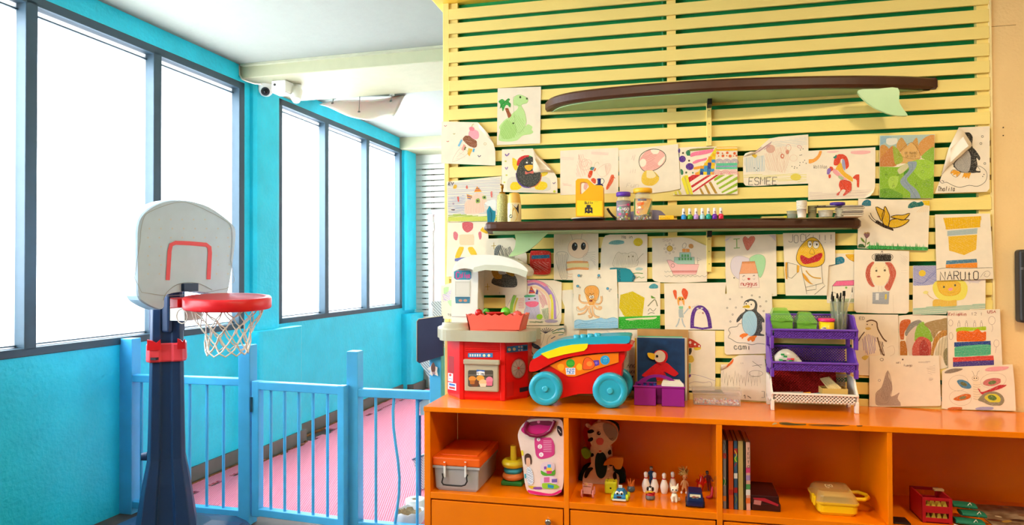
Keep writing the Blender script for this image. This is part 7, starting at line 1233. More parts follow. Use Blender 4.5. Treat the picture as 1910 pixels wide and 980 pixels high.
# I heart ...
paper('drawing of a carton with lettering under a red heart and two pastel hearts', c7, [(150, 130), (775, 112), (780, 640), (785, 870), (700, 880), (170, 850), (152, 600)], 1, [
 ('l', '8ab060', 10, [(250, 175), (328, 168)]), ('l', '8ab060', 12, [(290, 172), (292, 280)]), ('l', '8ab060', 10, [(255, 285), (330, 280)]), ('F', 'd8806a', [(420, 312), (372, 210), (368, 165), (395, 140), (432, 165), (460, 142), (500, 140), (515, 175), (480, 240)]), ('h', 'c05a4a', 3, [(420, 312), (372, 210), (380, 150), (432, 170), (500, 145), (480, 240)], 9, 70), ('C', '9a4a3a', 3, [(420, 312), (372, 210), (368, 165), (395, 140), (432, 165), (460, 142), (500, 140), (515, 175), (480, 240)]),
 ('F', 'dccfd0', [(215, 480), (250, 400), (330, 380), (410, 400), (445, 440), (350, 640), (300, 660), (230, 580)]), ('C', 'a89aa0', 3, [(215, 480), (250, 400), (330, 380), (410, 400), (445, 440), (350, 640), (300, 660), (230, 580)]), ('F', 'a8d8a0', [(450, 430), (480, 385), (550, 362), (620, 380), (645, 450), (625, 560), (578, 648), (530, 560)]), ('C', '7aa880', 3, [(450, 430), (480, 385), (550, 362), (620, 380), (645, 450), (625, 560), (578, 648), (530, 560)]),
 ('f', 'f0dcc8', [(325, 590), (550, 590), (572, 770), (320, 772)]), ('f', 'eaa070', [(360, 455), (512, 450), (520, 480), (550, 595), (325, 600), (345, 520)]), ('f', 'd88a50', [(358, 452), (512, 446), (514, 470), (356, 475)]), ('l', 'a06a50', 3, [(358, 452), (512, 446), (550, 590), (572, 770), (320, 772), (325, 595), (358, 452)]), ('l', 'a06a50', 3, [(325, 600), (550, 592)]), ('t', 'c04a44', 8, 'nuggus', 342, 745, 215, 48, 0), ('F', 'c83a3a', [(420, 660), (440, 650), (458, 662), (440, 678)]), ('L', '3a342e', 6, [(365, 640), (375, 622), (392, 628)]), ('L', '3a342e', 6, [(490, 630), (505, 615), (512, 628)]), ('L', '8a8a80', 3, [(360, 660), (375, 685), (392, 665)]), ('L', '8a8a80', 3, [(490, 655), (505, 672), (515, 650)]), ('e', '4a443c', 258, 650, 8), ('h', 'c8bcd0', 5, [(140, 190), (230, 135), (170, 200)], 10, -30), ('h', 'c8bcd0', 5, [(690, 120), (770, 120), (768, 200)], 10, 45)])
paper('drawing of a yellow egg headed figure with a huge red mouth under large capital letters', c7, [(858, 100), (1500, 88), (1502, 480), (1420, 500), (1398, 866), (892, 868)], 2, [
 ('t', '38342e', 5, 'JOCK!!!!', 930, 215, 560, 95, 0, .09), ('F', 'e8b428', [(1022, 400), (1050, 300), (1120, 210), (1200, 155), (1270, 170), (1330, 240), (1368, 340), (1365, 450), (1310, 505), (1210, 520), (1100, 505), (1040, 460)]), ('h', 'f0c850', 5, [(1060, 320), (1200, 200), (1330, 260), (1350, 330), (1200, 340)], 20, -50), ('C', '3a3020', 6, [(1022, 400), (1050, 300), (1120, 210), (1200, 155), (1270, 170), (1330, 240), (1368, 340), (1365, 450), (1310, 505), (1210, 520), (1100, 505), (1040, 460)]), ('e', 'efe6cc', 1188, 236, 26, 44), ('e', 'efe6cc', 1264, 242, 40, 48), ('e', '3a342a', 1188, 236, 26, 44, 0, 4), ('e', '3a342a', 1264, 242, 40, 48, 0, 4), ('e', '3a342a', 1192, 238, 9, 14), ('e', '3a342a', 1274, 240, 10, 14), ('L', '2a2418', 6, [(1160, 200), (1215, 195), (1300, 205)]), ('C', '7a6020', 4, [(1215, 285), (1185, 345), (1215, 360), (1248, 350)]),
 ('F', 'c41f2a', [(1070, 400), (1090, 370), (1180, 410), (1260, 365), (1330, 342), (1342, 380), (1300, 440), (1220, 465), (1130, 482), (1085, 450)]), ('h', '8a1018', 4, [(1070, 400), (1090, 370), (1180, 410), (1330, 342), (1342, 380), (1220, 465), (1130, 482)], 13, -30), ('l', '38342c', 4, [(1075, 500), (1140, 780), (1150, 850)]), ('l', '38342c', 4, [(1330, 480), (1348, 710)]), ('l', '38342c', 4, [(1140, 765), (1265, 735), (1350, 712), (1375, 745), (1245, 855)]), ('l', '38342c', 4, [(1148, 808), (1265, 790), (1265, 735)]), ('L', 'e0a028', 12, [(1140, 560), (1180, 610), (1240, 645), (1325, 655)]), ('F', 'e09a28', [(1100, 590), (1150, 640), (1190, 700), (1230, 730), (1180, 715), (1120, 660)]), ('l', '38342c', 4, [(915, 460), (950, 470), (1030, 490), (1030, 590), (965, 655), (920, 640), (915, 460)]), ('f', 'e8a82a', [(1032, 490), (1062, 500), (1052, 580), (1030, 588)]), ('f', 'dc9a28', [(888, 460), (912, 458), (905, 560), (912, 670), (895, 660), (885, 560)])])
paper('sheet with teal cloud, half sun and a pink roofed house behind the brush glass', c7, [(1350, 350), (1790, 350), (1812, 880), (1780, 960), (1400, 960), (1398, 870), (1330, 560)], 0, [
 ('F', '1c7a92', [(1378, 470), (1385, 430), (1430, 408), (1480, 418), (1520, 398), (1580, 390), (1615, 420), (1610, 460), (1560, 480), (1500, 490), (1450, 495), (1400, 505)]), ('F', 'eab020', [(1628, 362), (1788, 358), (1788, 440), (1740, 452), (1670, 420)]), ('L', 'b87a10', 4, [(1628, 362), (1670, 420), (1740, 452), (1788, 440)]), ('f', 'ee6a90', [(1465, 750), (1515, 690), (1750, 678), (1785, 738)]), ('l', '3a3028', 4, [(1465, 900), (1465, 750), (1515, 690), (1750, 678), (1785, 738), (1790, 900)]), ('l', '3a3028', 3, [(1465, 752), (1785, 740)]), ('L', '3a3028', 3, [(1730, 790), (1775, 790), (1775, 825), (1732, 825)]), ('e', '8ac060', 1635, 770, 14), ('f', 'a8b088', [(1470, 905), (1800, 905), (1800, 950), (1470, 950)]), ('L', '2a241c', 3, [(1475, 830), (1500, 828), (1500, 850)])])
# butterfly and grass
paper('drawing of a yellow butterfly over green grass with a flower and clouds', c8, [(62, 62), (832, 82), (812, 622), (55, 595)], 2, [
 ('F', '2a7280', [(100, 120), (125, 85), (165, 72), (200, 95), (200, 135), (160, 142), (110, 138)]), ('f', 'e0b810', [(750, 84), (830, 84), (828, 140), (775, 130)]), ('F', '1c6a60', [(598, 160), (610, 120), (660, 92), (700, 105), (745, 92), (768, 125), (740, 145), (680, 152), (630, 165)])]+[('l', 'e0b870', 2.5, [(760+i*10, 140+i*2), (690+i*22, 210)]) for i in range(6)]+[
 ('F', 'e0b01c', [(250, 152), (320, 180), (345, 200), (315, 300), (290, 260)]), ('F', 'e4b41c', [(350, 145), (380, 200), (400, 260), (385, 360), (330, 330), (318, 250), (335, 190)]), ('F', 'e0b01c', [(410, 260), (470, 240), (540, 240), (618, 220), (555, 290), (480, 280)]), ('F', 'e4b41c', [(392, 370), (405, 300), (470, 280), (540, 290), (610, 290), (560, 340), (480, 372)])]+[('C', '3a2010', 8, q) for q in ([(250, 152), (320, 180), (345, 200), (315, 300), (290, 260)], [(350, 145), (380, 200), (400, 260), (385, 360), (330, 330), (318, 250), (335, 190)], [(410, 260), (470, 240), (540, 240), (618, 220), (555, 290), (480, 280)], [(392, 370), (405, 300), (470, 280), (540, 290), (610, 290), (560, 340), (480, 372)])]+[
 ('F', '2c1a10', [(245, 320), (265, 295), (300, 315), (360, 350), (430, 380), (440, 410), (410, 398), (330, 370), (275, 340)]), ('L', '2c1a10', 6, [(245, 318), (200, 280), (175, 240)]), ('L', '2c1a10', 6, [(255, 300), (215, 265), (192, 215)]), ('F', '8a6060', [(122, 440), (150, 425), (186, 430), (180, 465), (150, 490), (130, 465)]), ('l', 'd8b030', 6, [(125, 440), (135, 420), (150, 440), (165, 418), (180, 438)]), ('L', '5a7a30', 7, [(148, 490), (142, 540), (135, 590)]), ('F', '6a8a30', [(88, 480), (115, 500), (138, 540), (100, 515)]), ('F', '7a9a34', [(150, 555), (170, 530), (188, 528), (165, 555)]), ('F', '2c5a2c', [(60, 590), (70, 555), (110, 550), (135, 590)]), ('f', '3aa04a', [(140, 592), (180, 565), (810, 585), (812, 618)])]
 +[('f', random.choice(['2f9a44', '3aa850', '58b868', '2a8a3c']), [(x, 600+(x-150)*.03), (x+random.uniform(-8, 10), 600+(x-150)*.03-h), (x+16, 602+(x-150)*.03)]) for x, h in [(170+i*14, random.uniform(28, 85)) for i in range(45)]])
# left-out character sheet: plain patches and its title
paper('sheet with yellow and orange crayon shapes above big capital letters', c8, [(888, 232), (1480, 222), (1500, 560), (1518, 925), (905, 945)], 3, [
 ('f', 'eab81c', [(975, 270), (1385, 250), (1370, 370), (1010, 395)]), ('h', 'd8a010', 5, [(975, 270), (1385, 250), (1370, 370), (1010, 395)], 18, 85), ('f', 'a8b8b4', [(1020, 410), (1345, 380), (1340, 440), (1020, 465)]), ('f', 'e8b830', [(1030, 470), (1340, 450), (1330, 610), (1200, 670), (1040, 620)]), ('h', 'dca820', 4, [(1030, 470), (1340, 450), (1330, 610), (1200, 670), (1040, 620)], 20, 30), ('f', '4a7a90', [(1010, 730), (1335, 710), (1340, 748), (1005, 770)]), ('f', 'e88a24', [(1003, 772), (1342, 750), (1342, 805), (1003, 808)]), ('L', '4a4034', 4, [(905, 825), (1000, 808), (1200, 812), (1505, 805)]), ('t', '3a3430', 9, 'NARUtO', 945, 935, 430, 88, 0, .05), ('L', 'a08a78', 4, [(1375, 910), (1410, 860), (1455, 840), (1480, 870), (1450, 905), (1415, 890), (1430, 865)])])
paper('drawing of a face with long red hair and a black scribbled hat', c12, [(85, 100), (738, 118), (735, 840), (700, 862), (380, 860), (110, 848), (82, 815)], 2, [
 ('F', 'f2dcac', [(280, 400), (290, 310), (350, 260), (430, 255), (490, 310), (505, 400), (480, 480), (420, 530), (350, 525), (300, 470)]), ('F', 'd06a50', [(218, 400), (240, 300), (300, 245), (322, 260), (280, 330), (275, 420), (300, 500), (328, 535), (300, 545), (250, 500)]), ('F', 'd06a50', [(450, 255), (510, 250), (560, 310), (582, 380), (560, 470), (510, 580), (480, 590), (445, 545), (490, 480), (508, 400), (490, 310)]), ('h', 'b03a28', 4, [(218, 400), (240, 300), (300, 245), (280, 330), (275, 420), (328, 535), (250, 500)], 11, 70), ('h', 'b03a28', 4, [(450, 255), (510, 250), (582, 380), (510, 580), (445, 545), (508, 400)], 12, 75)]
 +[('L', '1f1b16', 5, [(300+50*math.cos(a)+x, 190+38*math.sin(a)) for a in [j*.8 for j in range(9)]]) for x in (45, 70, 95, 120, 150, 175, 195)]+[('f', '2c2620', [(335, 165), (520, 165), (520, 240), (330, 240)]), ('L', '1f1b16', 6, [(400, 140), (415, 118), (425, 140)]),
 ('e', '6a5a40', 347, 353, 13), ('e', '6a5a40', 447, 348, 13), ('F', 'b0604a', [(350, 425), (375, 412), (400, 422), (375, 432)]), ('L', 'b09a80', 2.5, [(330, 335), (345, 310), (358, 340)]), ('L', 'b09a80', 2.5, [(430, 330), (445, 305), (460, 330)]), ('L', 'c0a888', 3, [(375, 535), (372, 600)]), ('L', 'c0a888', 3, [(410, 535), (415, 600)]), ('f', 'a8aaa8', [(302, 610), (500, 602), (492, 750), (300, 745)]), ('h', '8a8e94', 3, [(302, 610), (500, 602), (492, 750), (300, 745)], 14, 3), ('f', 'd8c04a', [(450, 630), (472, 630), (470, 690), (445, 692)]), ('f', 'e0dcd0', [(340, 620), (378, 620), (375, 700), (338, 700)]), ('L', 'd8c8a8', 3, [(235, 850), (240, 650)]), ('L', 'd8c8a8', 3, [(550, 850), (545, 640)]), ('h', 'cfc0a8', 2, [(620, 140), (720, 200), (700, 300), (640, 260)], 18, 40), ('l', 'cfc0a8', 2, [(640, 350), (725, 345)]), ('l', 'cfc0a8', 2, [(640, 375), (720, 378)])])
paper('drawing of a yellow lion under a blue swirling night sky with moon', c12, [(782, 292), (1060, 290), (1645, 455), (1642, 808), (1190, 830), (1178, 868), (780, 878)], 1, [
 ('F', 'b4b0c8', [(785, 295), (1065, 292), (1075, 480), (980, 520), (850, 530), (785, 525)]), ('h', '6a72a8', 3.5, [(785, 295), (1065, 292), (1075, 480), (980, 520), (850, 530), (785, 525)], 13, 25), ('L', '5a66a8', 5, [(800, 480), (900, 500), (1000, 420), (1050, 370)]), ('L', '5a66a8', 4, [(930, 480), (980, 410), (1040, 360)]), ('e', 'e4c030', 892, 382, 42, 38), ('h', 'b8a8c4', 4, [(1420, 470), (1600, 465), (1560, 500), (1450, 500)], 12, 3),
 ('F', 'eada58', [(1015, 560), (1040, 490), (1110, 462), (1240, 465), (1380, 470), (1430, 540), (1425, 610), (1380, 690), (1250, 710), (1120, 700), (1050, 650)]), ('F', 'e8b838', [(1065, 490), (1130, 470), (1280, 470), (1350, 510), (1350, 590), (1300, 640), (1180, 650), (1100, 610), (1075, 550)]), ('C', 'c89a20', 3, [(1085, 520), (1180, 475), (1320, 500), (1350, 570), (1290, 640), (1170, 650), (1100, 600)]), ('e', '5a5a48', 1150, 545, 12, 14), ('e', '5a5a48', 1282, 525, 12, 14), ('F', 'e89a98', [(1200, 570), (1230, 555), (1255, 565), (1235, 590), (1210, 588)]), ('F', 'e4b84a', [(1015, 720), (1060, 690), (1200, 710), (1300, 700), (1290, 780), (1030, 785)]), ('L', 'd8a84a', 5, [(1030, 690), (980, 660), (945, 620)]), ('F', 'e8d880', [(900, 615), (930, 590), (965, 605), (940, 632)]), ('L', 'b8882a', 3, [(1190, 605), (1225, 618), (1280, 600)]), ('h', '96c4a4', 6, [(785, 800), (1000, 775), (1300, 770), (1640, 740), (1640, 800), (1190, 825), (1178, 866), (782, 876)], 11, -3)])
# rainbow unicorn
paper('drawing of a grey unicorn with pink muzzle under a wide rainbow', c9, [(80, 395), (350, 210), (670, 215), (768, 240), (766, 700), (740, 765), (350, 768), (90, 700)], 1, [
 ('L', '8cc04a', 40, [(150, 610), (165, 500), (200, 400)]), ('L', 'd8c84a', 24, [(185, 610), (200, 520), (230, 430)]), ('L', 'ee8aa0', 34, [(350, 238), (440, 225), (540, 260), (600, 310)]), ('L', '9a7ab0', 26, [(355, 275), (450, 258), (540, 300), (610, 370), (640, 440)]), ('L', 'b08ac0', 30, [(570, 290), (640, 370), (680, 470), (690, 690)]), ('L', 'e6d84a', 30, [(630, 390), (655, 500), (650, 690)]), ('L', 'f0c8a0', 30, [(360, 310), (450, 300), (560, 360), (610, 460), (625, 690)]), ('L', 'e8b0a8', 16, [(480, 330), (560, 420), (590, 520)]),
 ('C', '6a5a80', 2.5, [(130, 620), (170, 420), (350, 230), (540, 240), (680, 380), (700, 690)]), ('F', 'c8c0d0', [(310, 600), (330, 540), (320, 430), (350, 395), (470, 390), (490, 470), (500, 560), (510, 690), (330, 690)]), ('h', '8a86a8', 3, [(310, 600), (330, 540), (480, 540), (510, 690), (330, 690)], 13, 70), ('F', 'ec6a88', [(325, 490), (380, 475), (450, 472), (490, 495), (460, 535), (400, 545), (350, 530)]), ('e', '6a5030', 372, 447, 12, 9), ('e', '6a5030', 445, 442, 12, 9), ('F', '4aa870', [(310, 410), (350, 395), (450, 400), (420, 420), (330, 425)]), ('f', 'c84a3a', [(365, 380), (395, 285), (430, 340), (450, 375)]), ('l', '3a4aa0', 8, [(375, 345), (425, 350)]), ('l', 'e8a030', 6, [(380, 325), (412, 325)]), ('f', '5a5a90', [(450, 385), (465, 320), (485, 350), (478, 390)]), ('h', 'e08a98', 4, [(490, 390), (560, 400), (580, 500), (540, 560), (500, 480)], 10, 60), ('h', 'ee9a98', 4, [(245, 440), (310, 420), (310, 560), (240, 560)], 12, 4), ('e', '9ac82a', 500, 662, 38, 34), ('h', '5a9a70', 3, [(520, 570), (610, 550), (610, 690), (550, 690)], 9, 75), ('F', 'b0a0b8', [(560, 710), (640, 695), (725, 712), (680, 735), (600, 735)]), ('h', '4a7a4a', 4, [(370, 720), (550, 715), (540, 735), (380, 735)], 8, 5)])
paper('drawing of an orange octopus over blue waves with bubbles', c9, [(905, 100), (1440, 82), (1462, 800), (920, 812)], 3, [
 ('F', 'f0a850', [(1050, 370), (1058, 310), (1110, 282), (1180, 285), (1220, 330), (1222, 390), (1190, 470), (1160, 520), (1110, 522), (1085, 480)]), ('h', 'e89030', 3, [(1060, 320), (1110, 285), (1200, 300), (1220, 380), (1160, 515), (1110, 515)], 13, 80)]+[('L', 'f0b880', 24, q) for q in ([(1090, 495), (1020, 490), (985, 450), (990, 390)], [(1080, 520), (1040, 560), (990, 575), (960, 540)], [(1095, 530), (1060, 600), (1000, 630), (965, 628)], [(1110, 530), (1105, 600), (1140, 650), (1110, 670), (1105, 640)], [(1140, 530), (1150, 620), (1180, 660), (1230, 670)], [(1160, 520), (1190, 560), (1240, 570), (1250, 545), (1215, 545)], [(1170, 500), (1220, 510), (1255, 470), (1250, 410)])]+[('C', '6a4420', 3, [(1050, 370), (1058, 310), (1110, 282), (1180, 285), (1220, 330), (1222, 390), (1190, 470)])]+[('L', '6a4420', 2.5, q) for q in ([(1075, 480), (1010, 475), (978, 440), (980, 385)], [(1070, 545), (1030, 590), (960, 590), (950, 540)], [(1090, 560), (1050, 625), (960, 640)], [(1120, 560), (1125, 610), (1145, 660), (1105, 680)], [(1165, 560), (1170, 630), (1235, 665)], [(1180, 490), (1240, 500), (1268, 460), (1265, 405)])]+[
 ('e', 'f4e8d0', 1122, 422, 19, 21), ('e', 'f4e8d0', 1148, 418, 18, 20), ('e', '4a3018', 1122, 422, 19, 21, 0, 3), ('e', '4a3018', 1148, 418, 18, 20, 0, 3), ('e', '3a2818', 1124, 424, 7), ('e', '3a2818', 1148, 420, 7), ('L', '4a3018', 4, [(1105, 385), (1120, 378), (1130, 392)]), ('L', '4a3018', 4, [(1142, 390), (1155, 375), (1165, 380)]), ('F', '8a3a28', [(1105, 460), (1145, 455), (1140, 478), (1112, 478)]),
 ('F', '9cc8dc', [(925, 715), (980, 695), (1060, 705), (1180, 690), (1240, 675), (1300, 690), (1380, 670), (1455, 690), (1458, 798), (922, 806)]), ('h', '6aa8c8', 4, [(925, 760), (1040, 740), (1200, 750), (1450, 730), (1456, 796), (922, 804)], 13, -4), ('L', '4a6a80', 2.5, [(925, 722), (975, 695), (1050, 720), (1130, 708), (1200, 692), (1250, 675), (1330, 690), (1400, 668), (1450, 690)]), ('L', '4a6a80', 2.5, [(930, 780), (1000, 745), (1100, 750), (1200, 725), (1300, 735), (1440, 715)])]+[('e', '5aa8c8', x, y, 15) for x, y in ((978, 160), (1222, 158), (965, 288), (1330, 318))]+rings('2a3a48', 3, 16, [(978, 160), (1222, 158), (965, 288), (1330, 318)])+rings('2a3a48', 3, 8, [(1002, 172), (1010, 155), (1240, 182), (1212, 184), (993, 303), (1352, 346), (1368, 328)]))
paper('plain cream sheet half hidden behind the octopus drawing', c9, [(700, 345), (905, 330), (935, 820), (930, 920), (790, 925), (806, 540), (760, 420)], 0, [('h', 'e4c888', 4, [(980, 820), (1080, 815), (1085, 880), (985, 885)], 14, 3)])
paper('drawing of dark feathery leaves and branches low behind the wagon', c9, [(340, 775), (826, 770), (838, 930), (838, 1130), (340, 1150)], 0, [('l', '4a4058', 7, [(570+0, 865), (500+i*28, 790+abs(i-3)*9)]) for i in range(7)]+[('L', '4a7a4a', 9, [(650, 850), (720, 815), (790, 800)]), ('L', '5a8a50', 9, [(660, 865), (740, 850), (800, 860)]), ('L', '6a9ab0', 9, [(720, 830), (780, 810), (810, 815)]), ('L', '6a9ab0', 8, [(730, 885), (790, 875)]), ('L', '4a7a44', 9, [(450, 800), (490, 840), (520, 870)]), ('L', '3a4a6a', 9, [(640, 930), (690, 900)]), ('F', '2a4460', [(400, 980), (480, 1010), (520, 1060), (430, 1040)]), ('L', '3a5a40', 8, [(380, 1000), (400, 1080), (420, 1120)]), ('L', '8a8070', 3, [(560, 870), (540, 950), (520, 1010)]), ('L', '8a8070', 3, [(640, 880), (600, 930), (590, 1000)])])
# left-out sheet: green field, cloud, plain yellow patch
paper('sheet with a big yellow crayon shape over bright green grass and a teal cloud', c10, [(98, 202), (688, 200), (690, 855), (98, 858)], 2, [
 ('f', 'd8bc10', [(130, 380), (300, 330), (470, 420), (440, 680), (190, 690), (110, 560)]), ('h', 'c4a60c', 5, [(130, 380), (300, 330), (470, 420), (440, 680), (190, 690), (110, 560)], 18, 40), ('F', '4a9aa0', [(530, 270), (560, 235), (610, 222), (660, 255), (655, 285), (590, 292), (545, 288)]), ('L', '8a8460', 14, [(515, 540), (580, 470), (620, 450), (650, 540)]), ('L', '6a6444', 7, [(520, 610), (545, 570), (590, 610), (630, 570)]), ('L', '5a5a3a', 8, [(515, 655), (560, 630), (610, 640)]), ('f', '2fae2a', [(105, 690), (400, 680), (688, 670), (688, 852), (102, 855)]), ('F', 'e0d8a8', [(200, 720), (350, 705), (550, 695), (640, 690), (600, 720), (400, 730), (260, 745)]), ('h', '249020', 7, [(105, 740), (688, 725), (688, 852), (102, 855)], 18, -3), ('F', '6a9a3a', [(560, 390), (600, 410), (625, 430), (570, 430)])])
paper('drawing of a red clawed crab figure beside a shaggy purple arch', c10, [(745, 218), (1618, 205), (1600, 360), (1592, 870), (755, 870)], 1, [
 ('F', 'e0582a', [(868, 330), (890, 310), (918, 325), (922, 400), (915, 445), (890, 410)]), ('F', 'e0522a', [(990, 340), (1010, 288), (1050, 300), (1080, 350), (1060, 430), (1035, 445), (1010, 400)]), ('F', 'eaa040', [(930, 430), (960, 405), (1010, 410), (1030, 470), (1025, 530), (1000, 500), (950, 530), (930, 480)]), ('F', 'f0d0b0', [(955, 480), (985, 460), (1005, 490), (990, 525), (955, 522)]), ('e', '4a4a20', 967, 438, 12, 14), ('e', '5a3a20', 1005, 440, 10, 12), ('F', '8ac898', [(950, 545), (1010, 540), (1010, 575), (960, 578)]), ('F', 'b0b8b0', [(948, 585), (1005, 580), (1010, 640), (1020, 700), (960, 700), (950, 650)]), ('L', 'b4bcb8', 18, [(960, 710), (940, 780), (910, 830)]), ('L', 'b4bcb8', 18, [(995, 710), (1010, 780), (1040, 835)]), ('L', 'b4bcb8', 16, [(1020, 650), (1060, 600), (1085, 570)]), ('F', 'eaa03a', [(1085, 550), (1105, 535), (1120, 560), (1100, 580)]),
 ('L', '5a2a86', 52, [(1138, 850), (1140, 720), (1165, 610), (1215, 560), (1280, 560), (1340, 620), (1375, 720), (1392, 850)]), ('l', '5a2a86', 26, [(1160, 835), (1280, 855), (1400, 840)]), ('e', 'f0e4d0', 1218, 572, 18, 10), ('e', 'f0e4d0', 1275, 568, 18, 10), ('e', '3a2a4a', 1222, 572, 6), ('e', '3a2a4a', 1278, 568, 6), ('F', 'b06a60', [(1275, 630), (1295, 622), (1302, 645), (1285, 648)]), ('L', 'd0a098', 3, [(1210, 620), (1235, 640), (1260, 618)])]+[('l', '4a2474', 3, [(1350+i*3.2, 600+i*22), (1376+i*4, 592+i*22)]) for i in range(12)]+[('l', '4a2474', 3, [(1145+i*16, 560-i*4), (1135+i*17, 540-i*5)]) for i in range(6)])
# Cami penguin
paper('penguin drawing with a pale blue belly signed in lower case, left of the rack', c11, [(78, 120), (650, 110), (680, 840), (560, 850), (100, 862), (78, 840), (70, 700)], 2, [
 ('F', '4a4b46', [(310, 250), (330, 205), (395, 182), (455, 205), (475, 260), (470, 330), (510, 370), (555, 430), (560, 470), (530, 470), (535, 560), (510, 600), (560, 620), (555, 635), (460, 630), (380, 630), (310, 570), (285, 480), (285, 420), (250, 455), (220, 468), (225, 430), (270, 370), (325, 325)]), ('F', 'f2e2c2', [(315, 260), (335, 218), (365, 225), (385, 205), (430, 215), (445, 255), (430, 300), (385, 318), (330, 305)]), ('F', 'e0b828', [(292, 285), (320, 265), (360, 255), (385, 275), (375, 295), (330, 292)]), ('L', '6a4a10', 3, [(292, 285), (340, 275), (385, 275)]), ('e', '1f1f1c', 338, 242, 8, 9), ('e', '1f1f1c', 400, 250, 8, 9), ('F', 'a8cdd0', [(290, 440), (310, 370), (370, 330), (430, 345), (468, 420), (470, 500), (450, 590), (400, 632), (340, 600), (300, 540)]), ('h', '8ab8bc', 3, [(300, 440), (370, 340), (460, 420), (450, 590), (400, 625), (310, 540)], 16, 65),
 ('F', 'ee7a1f', [(262, 625), (310, 602), (362, 612), (340, 640), (310, 650), (290, 672), (280, 650), (258, 645)]), ('F', 'ee7a1f', [(352, 675), (390, 640), (470, 630), (450, 660), (440, 690), (410, 705), (395, 685), (365, 700)]), ('L', '3a3a34', 5, [(280, 485), (245, 490), (225, 520), (150, 530), (122, 560), (145, 600), (118, 650), (160, 675), (230, 715), (330, 720), (410, 742), (480, 725), (565, 735)]), ('t', '4a5248', 8, 'cami', 190, 798, 215, 66, 0)]+rings('4a463e', 4, 9, [(142, 185), (285, 160), (407, 140), (502, 160), (582, 212), (107, 292), (213, 288), (510, 272), (550, 330), (173, 373), (145, 458)]))
# sheet with brown penguin
paper('pencil drawing of a brown and violet penguin right of the rack', c13, [(40, 118), (425, 122), (430, 470), (420, 640), (40, 620)], 1, [('F', 'ecd6b4', [(130, 300), (160, 250), (150, 200), (200, 170), (245, 190), (250, 260), (290, 350), (290, 440), (240, 465), (160, 460), (125, 390)]), ('h', '8a74a0', 5, [(130, 320), (170, 280), (240, 310), (235, 440), (170, 455), (130, 400)], 13, 82), ('L', '6a4a34', 11, [(160, 180), (200, 168), (245, 185), (255, 240), (300, 320), (330, 345)]), ('L', '6a4a34', 12, [(250, 310), (270, 380), (290, 440), (310, 462)]), ('L', '5a4034', 9, [(145, 265), (110, 310), (95, 340)]), ('h', '6a4a38', 4, [(265, 340), (300, 350), (310, 460), (275, 455)], 9, 78), ('e', '3a2a20', 167, 203, 5), ('e', '3a2a20', 208, 205, 5), ('F', 'd8b060', [(150, 235), (180, 225), (200, 240), (170, 250)]), ('F', 'dcc05a', [(120, 480), (150, 460), (180, 470), (150, 500)]), ('L', 'c0a080', 2, [(330, 400), (380, 380), (395, 440), (350, 470)]), ('t', '6a5a50', 3, 'ED', 100, 165, 52, 24)])
paper('painted sheet of rainbow coloured arches in green, pink, orange and tan', c13, [(428, 130), (545, 120), (838, 130), (838, 560), (780, 575), (430, 470)], 0, [
 ('F', 'c8602a', [(435, 240), (445, 180), (490, 160), (528, 170), (520, 220), (480, 260), (470, 330), (445, 330)]), ('F', 'b8702a', [(440, 350), (480, 340), (500, 420), (500, 460), (440, 460)]), ('F', '8a8478', [(500, 230), (530, 190), (590, 165), (620, 180), (600, 210), (540, 240), (500, 300), (480, 280)]), ('F', 'd8c0a8', [(490, 320), (540, 240), (590, 215), (560, 330), (540, 460), (510, 450)]), ('F', '8ab83a', [(560, 340), (580, 220), (630, 180), (650, 210), (690, 260), (712, 340), (650, 350)]), ('F', 'c85a4a', [(540, 400), (580, 320), (630, 305), (690, 340), (700, 400), (690, 460), (545, 462)]), ('F', 'a83a34', [(605, 460), (600, 380), (640, 330), (680, 400), (670, 462)]), ('F', 'a88a58', [(640, 200), (720, 170), (780, 160), (832, 150), (832, 250), (760, 260), (720, 320), (690, 250)]), ('F', 'c0863a', [(695, 460), (720, 330), (780, 260), (830, 250), (832, 290), (770, 320), (730, 400), (715, 462)]), ('F', 'd8c8a0', [(735, 460), (760, 360), (800, 310), (832, 310), (832, 540), (780, 460)]), ('F', '8a8058', [(800, 440), (832, 400), (832, 545), (805, 510)])]+[('l', '6a5038', 2, [(700+i*25, 270), (690+i*22, 460)]) for i in range(6)])
